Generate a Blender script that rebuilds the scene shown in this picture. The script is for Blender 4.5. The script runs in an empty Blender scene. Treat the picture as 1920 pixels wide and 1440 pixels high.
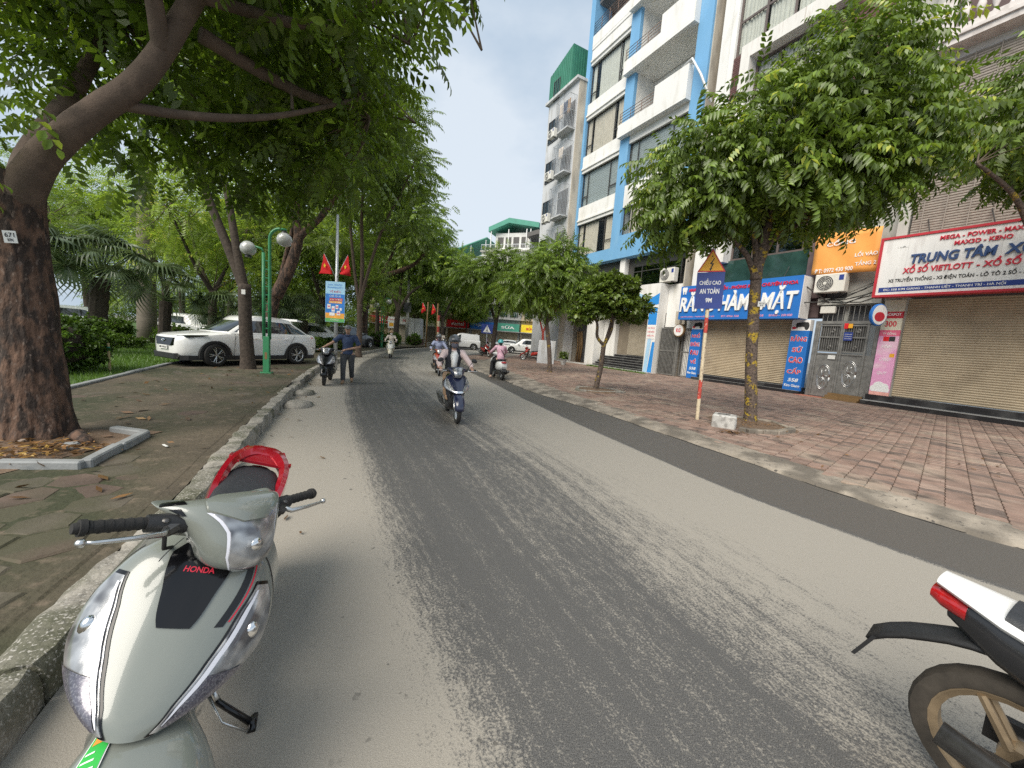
import bpy, math, random
import numpy as np
from math import sin, cos, pi, radians as R
from mathutils import Vector as V, Matrix as MX, Euler, noise as mnoise

rnd = random.Random(7)
SC = bpy.context.scene
COL = SC.collection

# ---------------------------------------------------------------- camera
cam_data = bpy.data.cameras.new('camera')
cam = bpy.data.objects.new('camera', cam_data)
COL.objects.link(cam)
SC.camera = cam
cam_data.sensor_width = 36.0
cam_data.sensor_fit = 'HORIZONTAL'
cam_data.lens = 721.0 / 1920 * 36.0
cam_data.clip_start = 0.02
cam_data.clip_end = 800
PITCH, ROLL, CAMZ = math.atan(85 / 721), R(4.1), 1.68
_fw = V((0, cos(PITCH), -sin(PITCH)))
_u0 = V((0, sin(PITCH), cos(PITCH)))
_r0 = V((1, 0, 0))
_rt = _r0 * cos(ROLL) + _u0 * sin(ROLL)
_up = _u0 * cos(ROLL) - _r0 * sin(ROLL)
cm = MX((( _rt.x, _up.x, -_fw.x, 0), (_rt.y, _up.y, -_fw.y, 0), (_rt.z, _up.z, -_fw.z, CAMZ), (0, 0, 0, 1)))
cam.matrix_world = cm

# ---------------------------------------------------------------- world and sun
SUN_EL, SUN_AZ = R(46), R(216)
world = bpy.data.worlds.new('World')
SC.world = world
world.use_nodes = True
nt = world.node_tree
nt.nodes.clear()
wo = nt.nodes.new('ShaderNodeOutputWorld')
bg = nt.nodes.new('ShaderNodeBackground')
sky = nt.nodes.new('ShaderNodeTexSky')
sky.sky_type = 'NISHITA'
sky.sun_disc = False
sky.sun_elevation = SUN_EL
sky.sun_rotation = SUN_AZ
sky.air_density = 1.0
sky.dust_density = 3.0
bg.inputs['Strength'].default_value = 0.1
tc = nt.nodes.new('ShaderNodeTexCoord')
mp = nt.nodes.new('ShaderNodeMapping')
mp.inputs['Scale'].default_value = (1, 1, 1.9)
nz = nt.nodes.new('ShaderNodeTexNoise')
nz.inputs['Scale'].default_value = 1.7
nz.inputs['Detail'].default_value = 7
nz.inputs['Roughness'].default_value = .52
rp = nt.nodes.new('ShaderNodeValToRGB')
rp.color_ramp.elements[0].position = .42
rp.color_ramp.elements[1].position = .6
rp.color_ramp.elements[0].color = (3.05, 3.85, 4.75, 1)
rp.color_ramp.elements[1].color = (4.9, 5.4, 5.9, 1)
mxs = nt.nodes.new('ShaderNodeMixRGB')
mxs.inputs['Fac'].default_value = .88
L = nt.links.new
L(tc.outputs['Generated'], mp.inputs['Vector'])
L(mp.outputs['Vector'], nz.inputs['Vector'])
L(nz.outputs['Fac'], rp.inputs['Fac'])
L(sky.outputs['Color'], mxs.inputs['Color1'])
L(rp.outputs['Color'], mxs.inputs['Color2'])
L(mxs.outputs['Color'], bg.inputs['Color'])
L(bg.outputs['Background'], wo.inputs['Surface'])

sun_d = bpy.data.lights.new('sun', 'SUN')
sun_d.energy = 2.7
sun_d.angle = R(48)
sun_d.color = (1, .93, .82)
sun = bpy.data.objects.new('sun', sun_d)
COL.objects.link(sun)
sun.location = (0, 0, 40)
_sd = V((sin(SUN_AZ) * cos(SUN_EL), cos(SUN_AZ) * cos(SUN_EL), sin(SUN_EL)))
sun.rotation_euler = _sd.to_track_quat('Z', 'Y').to_euler()

SC.view_settings.view_transform = 'Standard'
SC.view_settings.look = 'None'
SC.view_settings.gamma = 1
SC.view_settings.use_curve_mapping = False
SC.view_settings.exposure = 0.72
SC.cycles.max_bounces = 8
SC.cycles.diffuse_bounces = 5
SC.cycles.use_denoising = False
SC.cycles.transparent_max_bounces = 12

# ---------------------------------------------------------------- materials
MATS = {}

def nd(t, typ, **kw):
    n = t.nodes.new(typ)
    for k, v in kw.items():
        n.inputs[k].default_value = v
    return n

def mat(name, c, r=.6, met=0., vc=.14, vs=5., bump=0., bs=60., spec=.5, coat=0., c2=None, s2=2., lo=.5, hi=.62, c3=None, s3=30., lo3=.6, hi3=.68, stretch=None, emit=0, detail=6, bdist=.01):
    """principled material with noise variation in world space, optional second and third colour as irregular patches"""
    m = bpy.data.materials.new(name)
    m.use_nodes = True
    t = m.node_tree
    p = t.nodes['Principled BSDF']
    p.inputs['Roughness'].default_value = r
    p.inputs['Metallic'].default_value = met
    p.inputs['Specular IOR Level'].default_value = spec
    p.inputs['Coat Weight'].default_value = coat
    p.inputs['Coat Roughness'].default_value = .06
    g = t.nodes.new('ShaderNodeNewGeometry')
    src = g.outputs['Position']
    if stretch:
        mpn = t.nodes.new('ShaderNodeMapping')
        mpn.inputs['Scale'].default_value = stretch
        t.links.new(src, mpn.inputs['Vector'])
        src = mpn.outputs['Vector']
    def noise(sc, det=detail):
        n = nd(t, 'ShaderNodeTexNoise', Scale=sc, Detail=det)
        t.links.new(src, n.inputs['Vector'])
        return n.outputs['Fac']
    def ramp(fac, a, b):
        q = nd(t, 'ShaderNodeMapRange', **{'From Min': a, 'From Max': b})
        t.links.new(fac, q.inputs['Value'])
        return q.outputs['Result']
    def mix(fac, a, b):
        q = t.nodes.new('ShaderNodeMixRGB')
        t.links.new(fac, q.inputs['Fac'])
        for k, x in ((1, a), (2, b)):
            if isinstance(x, tuple):
                q.inputs[k].default_value = (*x, 1)
            else:
                t.links.new(x, q.inputs[k])
        return q.outputs['Color']
    if vc:
        col = mix(ramp(noise(vs), .3, .7), tuple(x * (1 - vc) for x in c), tuple(min(1, x * (1 + vc)) for x in c))
    else:
        q = t.nodes.new('ShaderNodeRGB'); q.outputs[0].default_value = (*c, 1); col = q.outputs[0]
    if c2:
        col = mix(ramp(noise(s2), lo, hi), col, c2)
    if c3:
        col = mix(ramp(noise(s3), lo3, hi3), col, c3)
    t.links.new(col, p.inputs['Base Color'])
    if bump:
        b = nd(t, 'ShaderNodeBump', Strength=bump, Distance=bdist)
        t.links.new(noise(bs), b.inputs['Height'])
        t.links.new(b.outputs['Normal'], p.inputs['Normal'])
    if emit:
        p.inputs['Emission Strength'].default_value = emit
        t.links.new(col, p.inputs['Emission Color'])
    MATS[name] = m
    return m

def leafmat(name, c, dark=.45, yel=(.16, .17, .02), trans=.3, rough=.4):
    m = bpy.data.materials.new(name)
    m.use_nodes = True
    t = m.node_tree
    p = t.nodes['Principled BSDF']
    p.inputs['Roughness'].default_value = rough
    p.inputs['Specular IOR Level'].default_value = .6
    at = t.nodes.new('ShaderNodeAttribute'); at.attribute_name = 'tint'
    g = t.nodes.new('ShaderNodeNewGeometry')
    n = nd(t, 'ShaderNodeTexNoise', Scale=.9, Detail=3)
    t.links.new(g.outputs['Position'], n.inputs['Vector'])
    a = t.nodes.new('ShaderNodeMath'); a.operation = 'ADD'
    t.links.new(at.outputs['Fac'], a.inputs[0]); t.links.new(n.outputs['Fac'], a.inputs[1])
    rp = t.nodes.new('ShaderNodeValToRGB')
    e = rp.color_ramp.elements
    e[0].position = .35; e[0].color = (*[x * dark for x in c], 1)
    e[1].position = .78; e[1].color = (*c, 1)
    e2 = e.new(.92); e2.color = (*[min(1, x * 1.5) for x in c], 1)
    e3 = e.new(1.0); e3.color = (*yel, 1)
    h = t.nodes.new('ShaderNodeMath'); h.operation = 'MULTIPLY'; h.inputs[1].default_value = .62
    t.links.new(a.outputs[0], h.inputs[0]); t.links.new(h.outputs[0], rp.inputs['Fac'])
    hs = nd(t, 'ShaderNodeMixRGB', Fac=1.); hs.blend_type = 'MULTIPLY'; hs.inputs[2].default_value = (1.45, 1.4, 1.3, 1); t.links.new(rp.outputs['Color'], hs.inputs[1])
    t.links.new(hs.outputs['Color'], p.inputs['Base Color'])
    h2 = nd(t, 'ShaderNodeMixRGB', Fac=1.); h2.blend_type = 'MULTIPLY'; h2.inputs[2].default_value = (2.3, 2.2, 1.4, 1); t.links.new(rp.outputs['Color'], h2.inputs[1])
    tr = t.nodes.new('ShaderNodeBsdfTranslucent')
    t.links.new(h2.outputs['Color'], tr.inputs['Color'])
    mx = t.nodes.new('ShaderNodeMixShader'); mx.inputs[0].default_value = trans
    t.links.new(p.outputs[0], mx.inputs[1]); t.links.new(tr.outputs[0], mx.inputs[2])
    t.links.new(mx.outputs[0], t.nodes['Material Output'].inputs['Surface'])
    MATS[name] = m
    return m

def glassmat(name, tint=(.55, .6, .6), mixf=.35):
    m = bpy.data.materials.new(name)
    m.use_nodes = True
    t = m.node_tree
    t.nodes.remove(t.nodes['Principled BSDF'])
    tr = t.nodes.new('ShaderNodeBsdfTransparent'); tr.inputs[0].default_value = (*tint, 1)
    gl = t.nodes.new('ShaderNodeBsdfGlossy'); gl.inputs['Color'].default_value = (.9, .95, 1, 1); gl.inputs['Roughness'].default_value = .03
    fr = t.nodes.new('ShaderNodeLayerWeight'); fr.inputs[0].default_value = mixf
    mx = t.nodes.new('ShaderNodeMixShader')
    hf = t.nodes.new('ShaderNodeMath'); hf.operation = 'MULTIPLY'; hf.inputs[1].default_value = .45; t.links.new(fr.outputs['Fresnel'], hf.inputs[0]); t.links.new(hf.outputs[0], mx.inputs[0]); t.links.new(tr.outputs[0], mx.inputs[1]); t.links.new(gl.outputs[0], mx.inputs[2])
    t.links.new(mx.outputs[0], t.nodes['Material Output'].inputs['Surface'])
    MATS[name] = m
    return m

# ---------------------------------------------------------------- mesh building
OFF = {}

class MB:
    """collects primitives; build() links them as one mesh object"""
    def __init__(s):
        s.v = []; s.f = []; s.m = []; s.cur = 0; s.sm = []; s.smooth = False
    def add(s, vs, fs, M=None):
        o = len(s.v)
        s.v += [tuple(M @ V(p)) for p in vs] if M else [tuple(p) for p in vs]
        s.f += [tuple(i + o for i in f) for f in fs]
        s.m += [s.cur] * len(fs); s.sm += [s.smooth] * len(fs)
        return s
    def bx(s, x0, x1, y0, y1, z0, z1, M=None):
        return s.add([(x0, y0, z0), (x1, y0, z0), (x1, y1, z0), (x0, y1, z0), (x0, y0, z1), (x1, y0, z1), (x1, y1, z1), (x0, y1, z1)],
                     [(0, 3, 2, 1), (4, 5, 6, 7), (0, 1, 5, 4), (1, 2, 6, 5), (2, 3, 7, 6), (3, 0, 4, 7)], M)
    def cb(s, x0, x1, y0, y1, z0, z1, c=.01, M=None):
        """box with chamfered edges"""
        c = min(c, abs(x1 - x0) * .45, abs(y1 - y0) * .45, abs(z1 - z0) * .45)
        vs = []
        for z, i in ((z0, c), (z0 + c, 0), (z1 - c, 0), (z1, c)):
            k = c - i
            ring = [(x0 + i + k * 0, y0 + c + i * 0), (x0 + c, y0), (x1 - c, y0), (x1, y0 + c), (x1, y1 - c), (x1 - c, y1), (x0 + c, y1), (x0, y1 - c)]
            if i:
                ring = [(x0 + c, y0 + c), (x0 + c, y0 + c), (x1 - c, y0 + c), (x1 - c, y0 + c), (x1 - c, y1 - c), (x1 - c, y1 - c), (x0 + c, y1 - c), (x0 + c, y1 - c)]
                ring = [(x * .999 + .001 * r0[0], y * .999 + .001 * r0[1]) for (x, y), r0 in zip(ring, [(x0, y0 + c), (x0 + c, y0), (x1 - c, y0), (x1, y0 + c), (x1, y1 - c), (x1 - c, y1), (x0 + c, y1), (x0, y1 - c)])]
            else:
                ring[0] = (x0, y0 + c)
            vs += [(x, y, z) for x, y in ring]
        return s._rings(vs, 8, 4, True, M)
    def _rings(s, vs, n, k, cap, M=None, closed=True):
        fs = []
        for j in range(k - 1):
            for i in range(n if closed else n - 1):
                a = j * n + i; b = j * n + (i + 1) % n
                fs.append((a, b, b + n, a + n))
        if cap:
            fs.append(tuple(range(n - 1, -1, -1))); fs.append(tuple(range((k - 1) * n, k * n)))
        return s.add(vs, fs, M)
    def loft(s, rings, cap=True, M=None, closed=True):
        n = len(rings[0])
        return s._rings([p for r in rings for p in r], n, len(rings), cap, M, closed)
    def grid(s, pts, M=None):
        """rows of equal length, open surface"""
        return s.loft(pts, cap=False, M=M, closed=False)
    def tube(s, pts, rad, n=8, M=None, cap=True, jit=0.):
        pts = [V(p) for p in pts]
        if not hasattr(rad, '__len__'): rad = [rad] * len(pts)
        vs = []; up = None
        for i, p in enumerate(pts):
            d = (pts[min(i + 1, len(pts) - 1)] - pts[max(i - 1, 0)])
            if d.length < 1e-9: d = V((0, 0, 1))
            d.normalize()
            if up is None:
                up = d.orthogonal().normalized()
            else:
                up = (up - d * up.dot(d))
                up = up.normalized() if up.length > 1e-6 else d.orthogonal().normalized()
            w = d.cross(up)
            for k in range(n):
                a = 2 * pi * k / n
                rr = rad[i] * (1 + (rnd.uniform(-jit, jit) if jit else 0))
                vs.append(p + up * (cos(a) * rr) + w * (sin(a) * rr))
        return s._rings([tuple(q) for q in vs], n, len(pts), cap, M)
    def lathe(s, prof, n=16, M=None, cap=True):
        vs = [(r * cos(2 * pi * k / n), r * sin(2 * pi * k / n), z) for r, z in prof for k in range(n)]
        return s._rings(vs, n, len(prof), cap, M)
    def prism(s, poly, a, b, M=None, axis='y'):
        """polygon extruded between a and b along an axis; poly given in the other two coordinates"""
        n = len(poly)
        f = {'y': lambda p, t: (p[0], t, p[1]), 'x': lambda p, t: (t, p[0], p[1]), 'z': lambda p, t: (p[0], p[1], t)}[axis]
        vs = [f(p, a) for p in poly] + [f(p, b) for p in poly]
        fs = [tuple(range(n - 1, -1, -1)), tuple(range(n, 2 * n))] + [(i, (i + 1) % n, (i + 1) % n + n, i + n) for i in range(n)]
        return s.add(vs, fs, M)
    def ball(s, c, r, n=12, k=8, M=None):
        if not hasattr(r, '__len__'): r = (r, r, r)
        vs = []
        for j in range(k + 1):
            t = pi * j / k
            t = min(max(t, .02), pi - .02)
            for i in range(n):
                a = 2 * pi * i / n
                vs.append((c[0] + r[0] * sin(t) * cos(a), c[1] + r[1] * sin(t) * sin(a), c[2] - r[2] * cos(t)))
        return s._rings(vs, n, k + 1, True, M)
    def build(s, name, mats, parent=None, smooth=None, loc=None, rot=None, sub=0, bevel=0, rel=True, solid=0):
        me = bpy.data.meshes.new(name)
        vs = s.v
        if parent is not None and rel and parent.name in OFF:
            o = OFF[parent.name]
            vs = [(x - o[0], y - o[1], z - o[2]) for x, y, z in vs]
        me.from_pydata(vs, [], s.f)
        if not isinstance(mats, (list, tuple)): mats = [mats]
        for m in mats: me.materials.append(MATS[m] if isinstance(m, str) else m)
        if len(mats) > 1: me.polygons.foreach_set('material_index', s.m)
        if smooth is None: me.polygons.foreach_set('use_smooth', s.sm)
        else: me.polygons.foreach_set('use_smooth', [bool(smooth)] * len(s.f))
        me.update()
        import bmesh
        bm = bmesh.new(); bm.from_mesh(me)
        bmesh.ops.recalc_face_normals(bm, faces=bm.faces)
        bm.to_mesh(me); bm.free()
        if smooth and smooth is not True: me.set_sharp_from_angle(angle=R(smooth))
        return link(name, me, parent, loc, rot, sub, bevel, solid)

def link(name, me, parent=None, loc=None, rot=None, sub=0, bevel=0, solid=0):
    o = bpy.data.objects.new(name, me)
    COL.objects.link(o)
    if parent is not None:
        o.parent = parent
        if parent.name in OFF and parent.type == 'MESH': pass
    if loc is not None: o.location = loc
    if rot is not None: o.rotation_euler = rot
    if bevel:
        b = o.modifiers.new('bevel', 'BEVEL'); b.width = bevel; b.segments = 2; b.limit_method = 'ANGLE'; b.angle_limit = R(40)
    if solid:
        q = o.modifiers.new('solid', 'SOLIDIFY'); q.thickness = solid
    if sub:
        q = o.modifiers.new('sub', 'SUBSURF'); q.levels = sub; q.render_levels = sub
    return o

def thing(name, label, cat, loc=(0, 0, 0), rot=(0, 0, 0), group=None, off=None):
    o = bpy.data.objects.new(name, None)
    COL.objects.link(o)
    o.empty_display_size = .2
    o.location = loc
    o.rotation_euler = rot if hasattr(rot, '__len__') else (0, 0, rot)
    tag(o, label, cat, group)
    if off is not None: OFF[o.name] = off
    return o

def tag(o, label, cat, group=None):
    o['label'] = label; o['category'] = cat
    if group: o['group'] = group
    return o

def struct(o, kind='structure', label=None):
    o['kind'] = kind
    if label: o['label'] = label
    return o

def sub_of(parent):
    """a mesh part can carry sub-parts: hand its parent's offset on"""
    p = parent.parent
    if p is not None and p.name in OFF: OFF[parent.name] = OFF[p.name]
    return parent

def copy_tree(o, parent=None):
    c = o.copy(); COL.objects.link(c)
    if parent is not None: c.parent = parent
    for ch in list(o.children): copy_tree(ch, c)
    return c

def text_mesh(s, ext=0., bold=0., shear=0.):
    cu = bpy.data.curves.new('t', 'FONT')
    cu.body = s
    cu.size = 1; cu.extrude = ext; cu.offset = bold; cu.shear = shear
    cu.resolution_u = 3
    cu.align_x = 'LEFT'
    ob = bpy.data.objects.new('t', cu)
    me = bpy.data.meshes.new_from_object(ob)
    bpy.data.objects.remove(ob)
    bpy.data.curves.remove(cu)
    return me

def text(s, parent, x0, x1, z0, z1, y, m, depth=.0, bold=0., shear=0., name='lettering', M=None, rel=True, capz=None):
    """lettering fitted into the box x0..x1 / z0..z1 of the plane y (facing -y); extruded by depth towards the viewer"""
    me = text_mesh(s, .5, bold, shear)
    n = len(me.vertices)
    co = np.empty(n * 3, 'f'); me.vertices.foreach_get('co', co); co = co.reshape(-1, 3)
    lo, hi = co.min(0), co.max(0)
    q = np.empty_like(co)
    q[:, 0] = x0 + (co[:, 0] - lo[0]) / (hi[0] - lo[0]) * (x1 - x0)
    if capz: lo1, hi1 = 0, .73
    else: lo1, hi1 = lo[1], hi[1]
    q[:, 2] = z0 + (co[:, 1] - lo1) / (hi1 - lo1) * (z1 - z0)
    d = max(depth, .004)
    q[:, 1] = y - (co[:, 2] + .5) * d
    if parent is not None and rel and parent.name in OFF: q -= np.array(OFF[parent.name], 'f')
    if M is not None:
        q = q @ np.array(M.to_3x3()).T + np.array(M.translation)
    me.vertices.foreach_set('co', q.reshape(-1))
    me.materials.clear(); me.materials.append(MATS[m]); me.update()
    me.name = name
    return link(name, me, parent)

def npmesh(name, v, f, mats, tint=None, smooth=False, mi=None):
    """v (n,3), f (m,k) arrays -> mesh"""
    me = bpy.data.meshes.new(name)
    k = f.shape[1]
    me.vertices.add(len(v)); me.vertices.foreach_set('co', np.ascontiguousarray(v, 'f').reshape(-1))
    me.loops.add(f.size); me.loops.foreach_set('vertex_index', np.ascontiguousarray(f, 'i').reshape(-1))
    me.polygons.add(len(f)); me.polygons.foreach_set('loop_start', np.arange(0, f.size, k, dtype='i'))
    if smooth: me.polygons.foreach_set('use_smooth', np.ones(len(f), bool))
    for m in (mats if isinstance(mats, (list, tuple)) else [mats]): me.materials.append(MATS[m])
    if mi is not None: me.polygons.foreach_set('material_index', np.ascontiguousarray(mi, 'i'))
    if tint is not None:
        a = me.attributes.new('tint', 'FLOAT', 'FACE'); a.data.foreach_set('value', np.ascontiguousarray(tint, 'f'))
    me.update(); me.validate()
    return me
# ---------------------------------------------------------------- palette
mat('soil', (.092, .074, .05), .9, vs=1.3, vc=.35, bump=.7, bs=25, c2=(.042, .046, .02), s2=.6, lo=.44, hi=.62, c3=(.15, .118, .082), s3=9, lo3=.55, hi3=.72, bdist=.02)
mat('bare_soil', (.15, .1, .065), .95, vs=6, vc=.3, bump=.8, bs=40, c3=(.26, .2, .14), s3=40)
mat('lawn', (.05, .1, .018), .95, vs=4, vc=.4)
mat('flagstone', (.11, .093, .07), .85, vs=3, vc=.3, bump=.6, bs=35, c2=(.075, .07, .04), s2=1.2, lo=.45, hi=.62)
mat('flagstone_red', (.105, .074, .056), .85, vs=3, vc=.3, bump=.5, bs=35, c2=(.075, .07, .04), s2=1.4, lo=.48, hi=.65)
mat('kerb_concrete', (.27, .25, .215), .9, vs=9, vc=.3, bump=.9, bs=28, c2=(.1, .1, .065), s2=2.2, lo=.5, hi=.66, c3=(.4, .38, .34), s3=70, lo3=.57, hi3=.64, bdist=.02)
mat('planter_stone', (.26, .27, .27), .8, vs=6, vc=.16, bump=.35, bs=40)
mat('apron_concrete', (.3, .26, .21), .9, vs=3, vc=.3, bump=.8, bs=40, c2=(.15, .13, .105), s2=2.2, lo=.46, hi=.6, c3=(.09, .08, .07), s3=18, lo3=.62, hi3=.68)
for i, c in enumerate([(.275, .185, .145), (.225, .155, .123), (.305, .22, .175), (.15, .112, .093)]):
    mat('paver%d' % i, c, .85, vs=5, vc=.22, bump=.4, bs=60, c2=(.36, .285, .22), s2=1.1, lo=.52, hi=.7, c3=(.1, .076, .062), s3=2.2, lo3=.57, hi3=.72)
mat('paver_far', (.27, .17, .13), .9, vs=9, vc=.3, bump=.4, bs=30, c2=(.34, .27, .2), s2=.8, lo=.5, hi=.7, c3=(.13, .095, .075), s3=7, lo3=.52, hi3=.62)
mat('paver_joint', (.17, .125, .095), .95, vs=6, vc=.3)
mat('bark', (.115, .067, .045), .9, vs=14, vc=.45, bump=1., bs=26, c2=(.035, .024, .019), s2=11, lo=.44, hi=.56, stretch=(1, 1, .42), bdist=.03, c3=(.17, .125, .1), s3=30, lo3=.6, hi3=.7)
mat('bark_grey', (.17, .13, .1), .9, vs=14, vc=.35, bump=.7, bs=30, c2=(.085, .065, .05), s2=6, stretch=(1, 1, .5), bdist=.015)
mat('bark_limb', (.115, .082, .061), .9, vs=10, vc=.25, bump=.6, bs=50, c2=(.095, .068, .05), s2=5)
mat('bark_lichen', (.135, .1, .08), .9, vs=30, vc=.4, bump=.8, bs=45, c2=(.42, .29, .03), s2=5, lo=.55, hi=.61, c3=(.06, .045, .035), s3=22, lo3=.5, hi3=.6, bdist=.012)
mat('bark_dark', (.06, .046, .036), .95, vs=14, vc=.4, bump=.9, bs=25)
mat('palm_bark', (.17, .145, .115), .9, vs=8, vc=.25, bump=.7, bs=24, stretch=(.3, .3, 4))
leafmat('leaf_canopy', (.1, .158, .02), .45, (.2, .29, .03), .46)
leafmat('leaf_street', (.105, .165, .025), .4, (.3, .34, .05), .3, .35)
leafmat('leaf_street_far', (.125, .2, .03), .45, (.27, .34, .05), .34)
leafmat('leaf_left', (.125, .19, .036), .42, (.24, .33, .05), .42)
leafmat('leaf_park', (.16, .24, .036), .5, (.4, .4, .08), .42)
leafmat('leaf_small', (.115, .175, .032), .4, (.2, .25, .04), .28, .32)
leafmat('leaf_hedge', (.07, .13, .02), .5, (.1, .16, .02), .3)
leafmat('leaf_palm', (.1, .145, .07), .5, (.18, .22, .1), .25, .36)
leafmat('grass_blade', (.09, .17, .025), .55, (.13, .2, .03), .3)
leafmat('leaf_dry', (.13, .07, .028), .35, (.3, .2, .05), .08)
mat('twig', (.12, .09, .065), .9)
# vehicles
mat('scooter_grey', (.2, .215, .19), .26, vc=.03, coat=1., spec=.5)
mat('gloss_black', (.005, .005, .006), .16, vc=0, coat=.35, spec=.3)
mat('plastic_black', (.02, .02, .021), .5, vc=.15, vs=40, bump=.15, bs=300)
mat('rubber', (.022, .021, .02), .8, vc=.2, vs=30, bump=.2, bs=200)
mat('rubber_dusty', (.05, .042, .033), .85, vc=.3, vs=20)
mat('seat_vinyl', (.03, .032, .036), .5, vc=.15, vs=60, bump=.3, bs=350)
mat('red_candy', (.36, .006, .018), .2, met=.35, vc=.1, coat=1.)
mat('aluminium', (.62, .62, .61), .32, met=1., vc=.08, vs=40)
mat('steel_dark', (.12, .115, .11), .45, met=.8, vc=.2, vs=30)
mat('chrome', (.8, .8, .8), .12, met=1., vc=.04)
mat('lamp_reflector', (.38, .385, .39), .22, met=.55, vc=.3, vs=22, c2=(.12, .12, .13), s2=14, lo=.54, hi=.66, c3=(.62, .61, .6), s3=24, lo3=.6, hi3=.72, bump=.25, bs=22, coat=1., detail=1)  # light and dark grey splotches in the colour imitate chrome facet reflections
mat('lamp_grid', (.12, .115, .145), .25, met=.5, vc=.3, vs=120, coat=1., c2=(.24, .235, .26), s2=200, lo=.5, hi=.6)
mat('lamp_strip', (.74, .74, .8), .2, vc=.05, coat=1.)
mat('gold_rim', (.33, .25, .16), .42, met=.6, vc=.18, vs=20)
mat('tail_red', (.4, .01, .012), .15, vc=.2, vs=60, coat=1.)
mat('orange_lens', (.75, .22, .02), .2, coat=1.)
mat('white_paint', (.78, .78, .76), .3, vc=.03, coat=.7)
mat('car_white', (.82, .82, .8), .22, vc=.02, coat=.8)
mat('car_grey', (.085, .09, .095), .3, vc=.05, coat=.8)
mat('navy', (.014, .018, .05), .22, vc=.1, coat=1.)
mat('bike_black', (.02, .02, .022), .35, vc=.1, coat=.5)
mat('bike_red', (.4, .03, .02), .3, coat=.6)
mat('bike_orange', (.33, .07, .02), .3, coat=.8)
mat('cream_paint', (.7, .66, .52), .4, vc=.05)
mat('car_glass', (.02, .025, .028), .04, vc=0, spec=.8, coat=1.)
mat('sticker_green', (.03, .42, .06), .5, vc=.05)
mat('sticker_orange', (.8, .3, .04), .5)
mat('stripe_red', (.65, .02, .05), .35, vc=0)
mat('stripe_black', (.012, .012, .013), .35, vc=0)
# people
mat('skin', (.42, .25, .17), .55, vc=.08, vs=20)
mat('skin_pale', (.55, .37, .28), .55, vc=.06, vs=20)
mat('hair', (.014, .012, .011), .5)
mat('cloth_blue', (.04, .062, .125), .9, vc=.2, vs=14, bump=.4, bs=60)
mat('cloth_grey', (.07, .072, .076), .9, vc=.2, vs=14, bump=.4, bs=60)
mat('cloth_black', (.018, .018, .02), .9, vc=.3, vs=14)
mat('cloth_vest', (.028, .032, .042), .85, vc=.2, vs=20)
mat('cloth_pink', (.62, .33, .42), .9, vc=.14, vs=12, c2=(.74, .55, .6), s2=30, lo=.5, hi=.6)
mat('cloth_pale', (.66, .52, .49), .9, vc=.08, vs=14, bump=.3, bs=60)
mat('cloth_lilac', (.3, .33, .46), .9, vc=.2, vs=14)
mat('cloth_cream', (.68, .6, .52), .9, vc=.08)
mat('cloth_tan', (.36, .24, .15), .9, vc=.12)
mat('mask_grey', (.12, .12, .15), .9, vc=.1)
mat('helmet_grey', (.1, .105, .11), .3, coat=.6)
mat('helmet_teal', (.06, .35, .36), .3, coat=.6)
mat('sandal', (.3, .2, .12), .8)
# buildings
mat('white_wall', (.76, .75, .72), .8, vc=.05, vs=.8, c2=(.58, .56, .5), s2=2.2, lo=.53, hi=.8, stretch=(1, 1, .25), bump=.1, bs=30)
mat('blue_wall', (.16, .37, .6), .75, vc=.06, vs=1.5, c2=(.2, .4, .6), s2=2.5, lo=.55, hi=.8, stretch=(1, 1, .25), bump=.1, bs=30)
mat('blue_mid', (.03, .26, .68), .5, vc=.04)
mat('blue_pale', (.4, .62, .82), .5, vc=.04)
mat('grey_wall', (.55, .56, .57), .85, vc=.08, vs=1.2, c2=(.44, .44, .43), s2=2, stretch=(1, 1, .3))
mat('beige_wall', (.5, .45, .37), .9, vc=.12, vs=1.2, c2=(.38, .34, .28), s2=2, stretch=(1, 1, .3))
mat('concrete', (.46, .45, .41), .9, vc=.15, vs=1.4, c2=(.3, .3, .27), s2=2.4, stretch=(1, 1, .3), bump=.3, bs=20)
mat('dirty_beam', (.72, .7, .66), .85, vc=.06, vs=2, c2=(.5, .45, .4), s2=4, lo=.56, hi=.75, stretch=(2, 2, .3))
mat('green_metal', (.045, .2, .13), .5, vc=.12, vs=2)
mat('green_roof', (.06, .28, .2), .5, vc=.12, vs=2)
mat('brown_brick', (.12, .06, .055), .85, vc=.3, vs=12)
mat('brown_wall', (.12, .082, .08), .8, vc=.15, vs=3)
mat('frame_dark', (.09, .085, .08), .4, met=.4, vc=.1)
mat('frame_brown', (.14, .11, .1), .45, met=.3, vc=.1)
mat('curtain', (.72, .63, .53), .95, vc=.08, vs=3)
mat('curtain_white', (.74, .71, .64), .95, vc=.06, vs=3)
mat('blind', (.62, .66, .66), .7, vc=.06)
mat('blind_dark', (.28, .32, .33), .6, vc=.08)
mat('dark_room', (.14, .14, .145), .9, vc=.3, vs=1)  # shade of unlit rooms put into the colour, greyed to imitate pane reflections
mat('rail_metal', (.2, .13, .1), .5, met=.5, vc=.1)
mat('shutter', (.47, .385, .265), .55, vc=.07, vs=2, c2=(.35, .28, .19), s2=1.3, lo=.5, hi=.75)
mat('shutter_grey', (.42, .37, .29), .55, vc=.07, vs=2)
mat('shutter_brown', (.24, .2, .15), .55, vc=.1, vs=2)
mat('black_granite', (.022, .022, .024), .2, vc=.4, vs=40, c2=(.06, .06, .06), s2=1.5)
mat('step_edge', (.3, .3, .29), .6, vc=.2)
mat('step_brown', (.21, .125, .05), .7, vc=.15, vs=4)
mat('terracotta', (.42, .16, .105), .8, vc=.15, vs=5)
mat('sign_blue', (.02, .16, .52), .45, vc=.06, vs=1.5)
mat('sign_navy', (.025, .05, .24), .45, vc=.06, vs=6)
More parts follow.
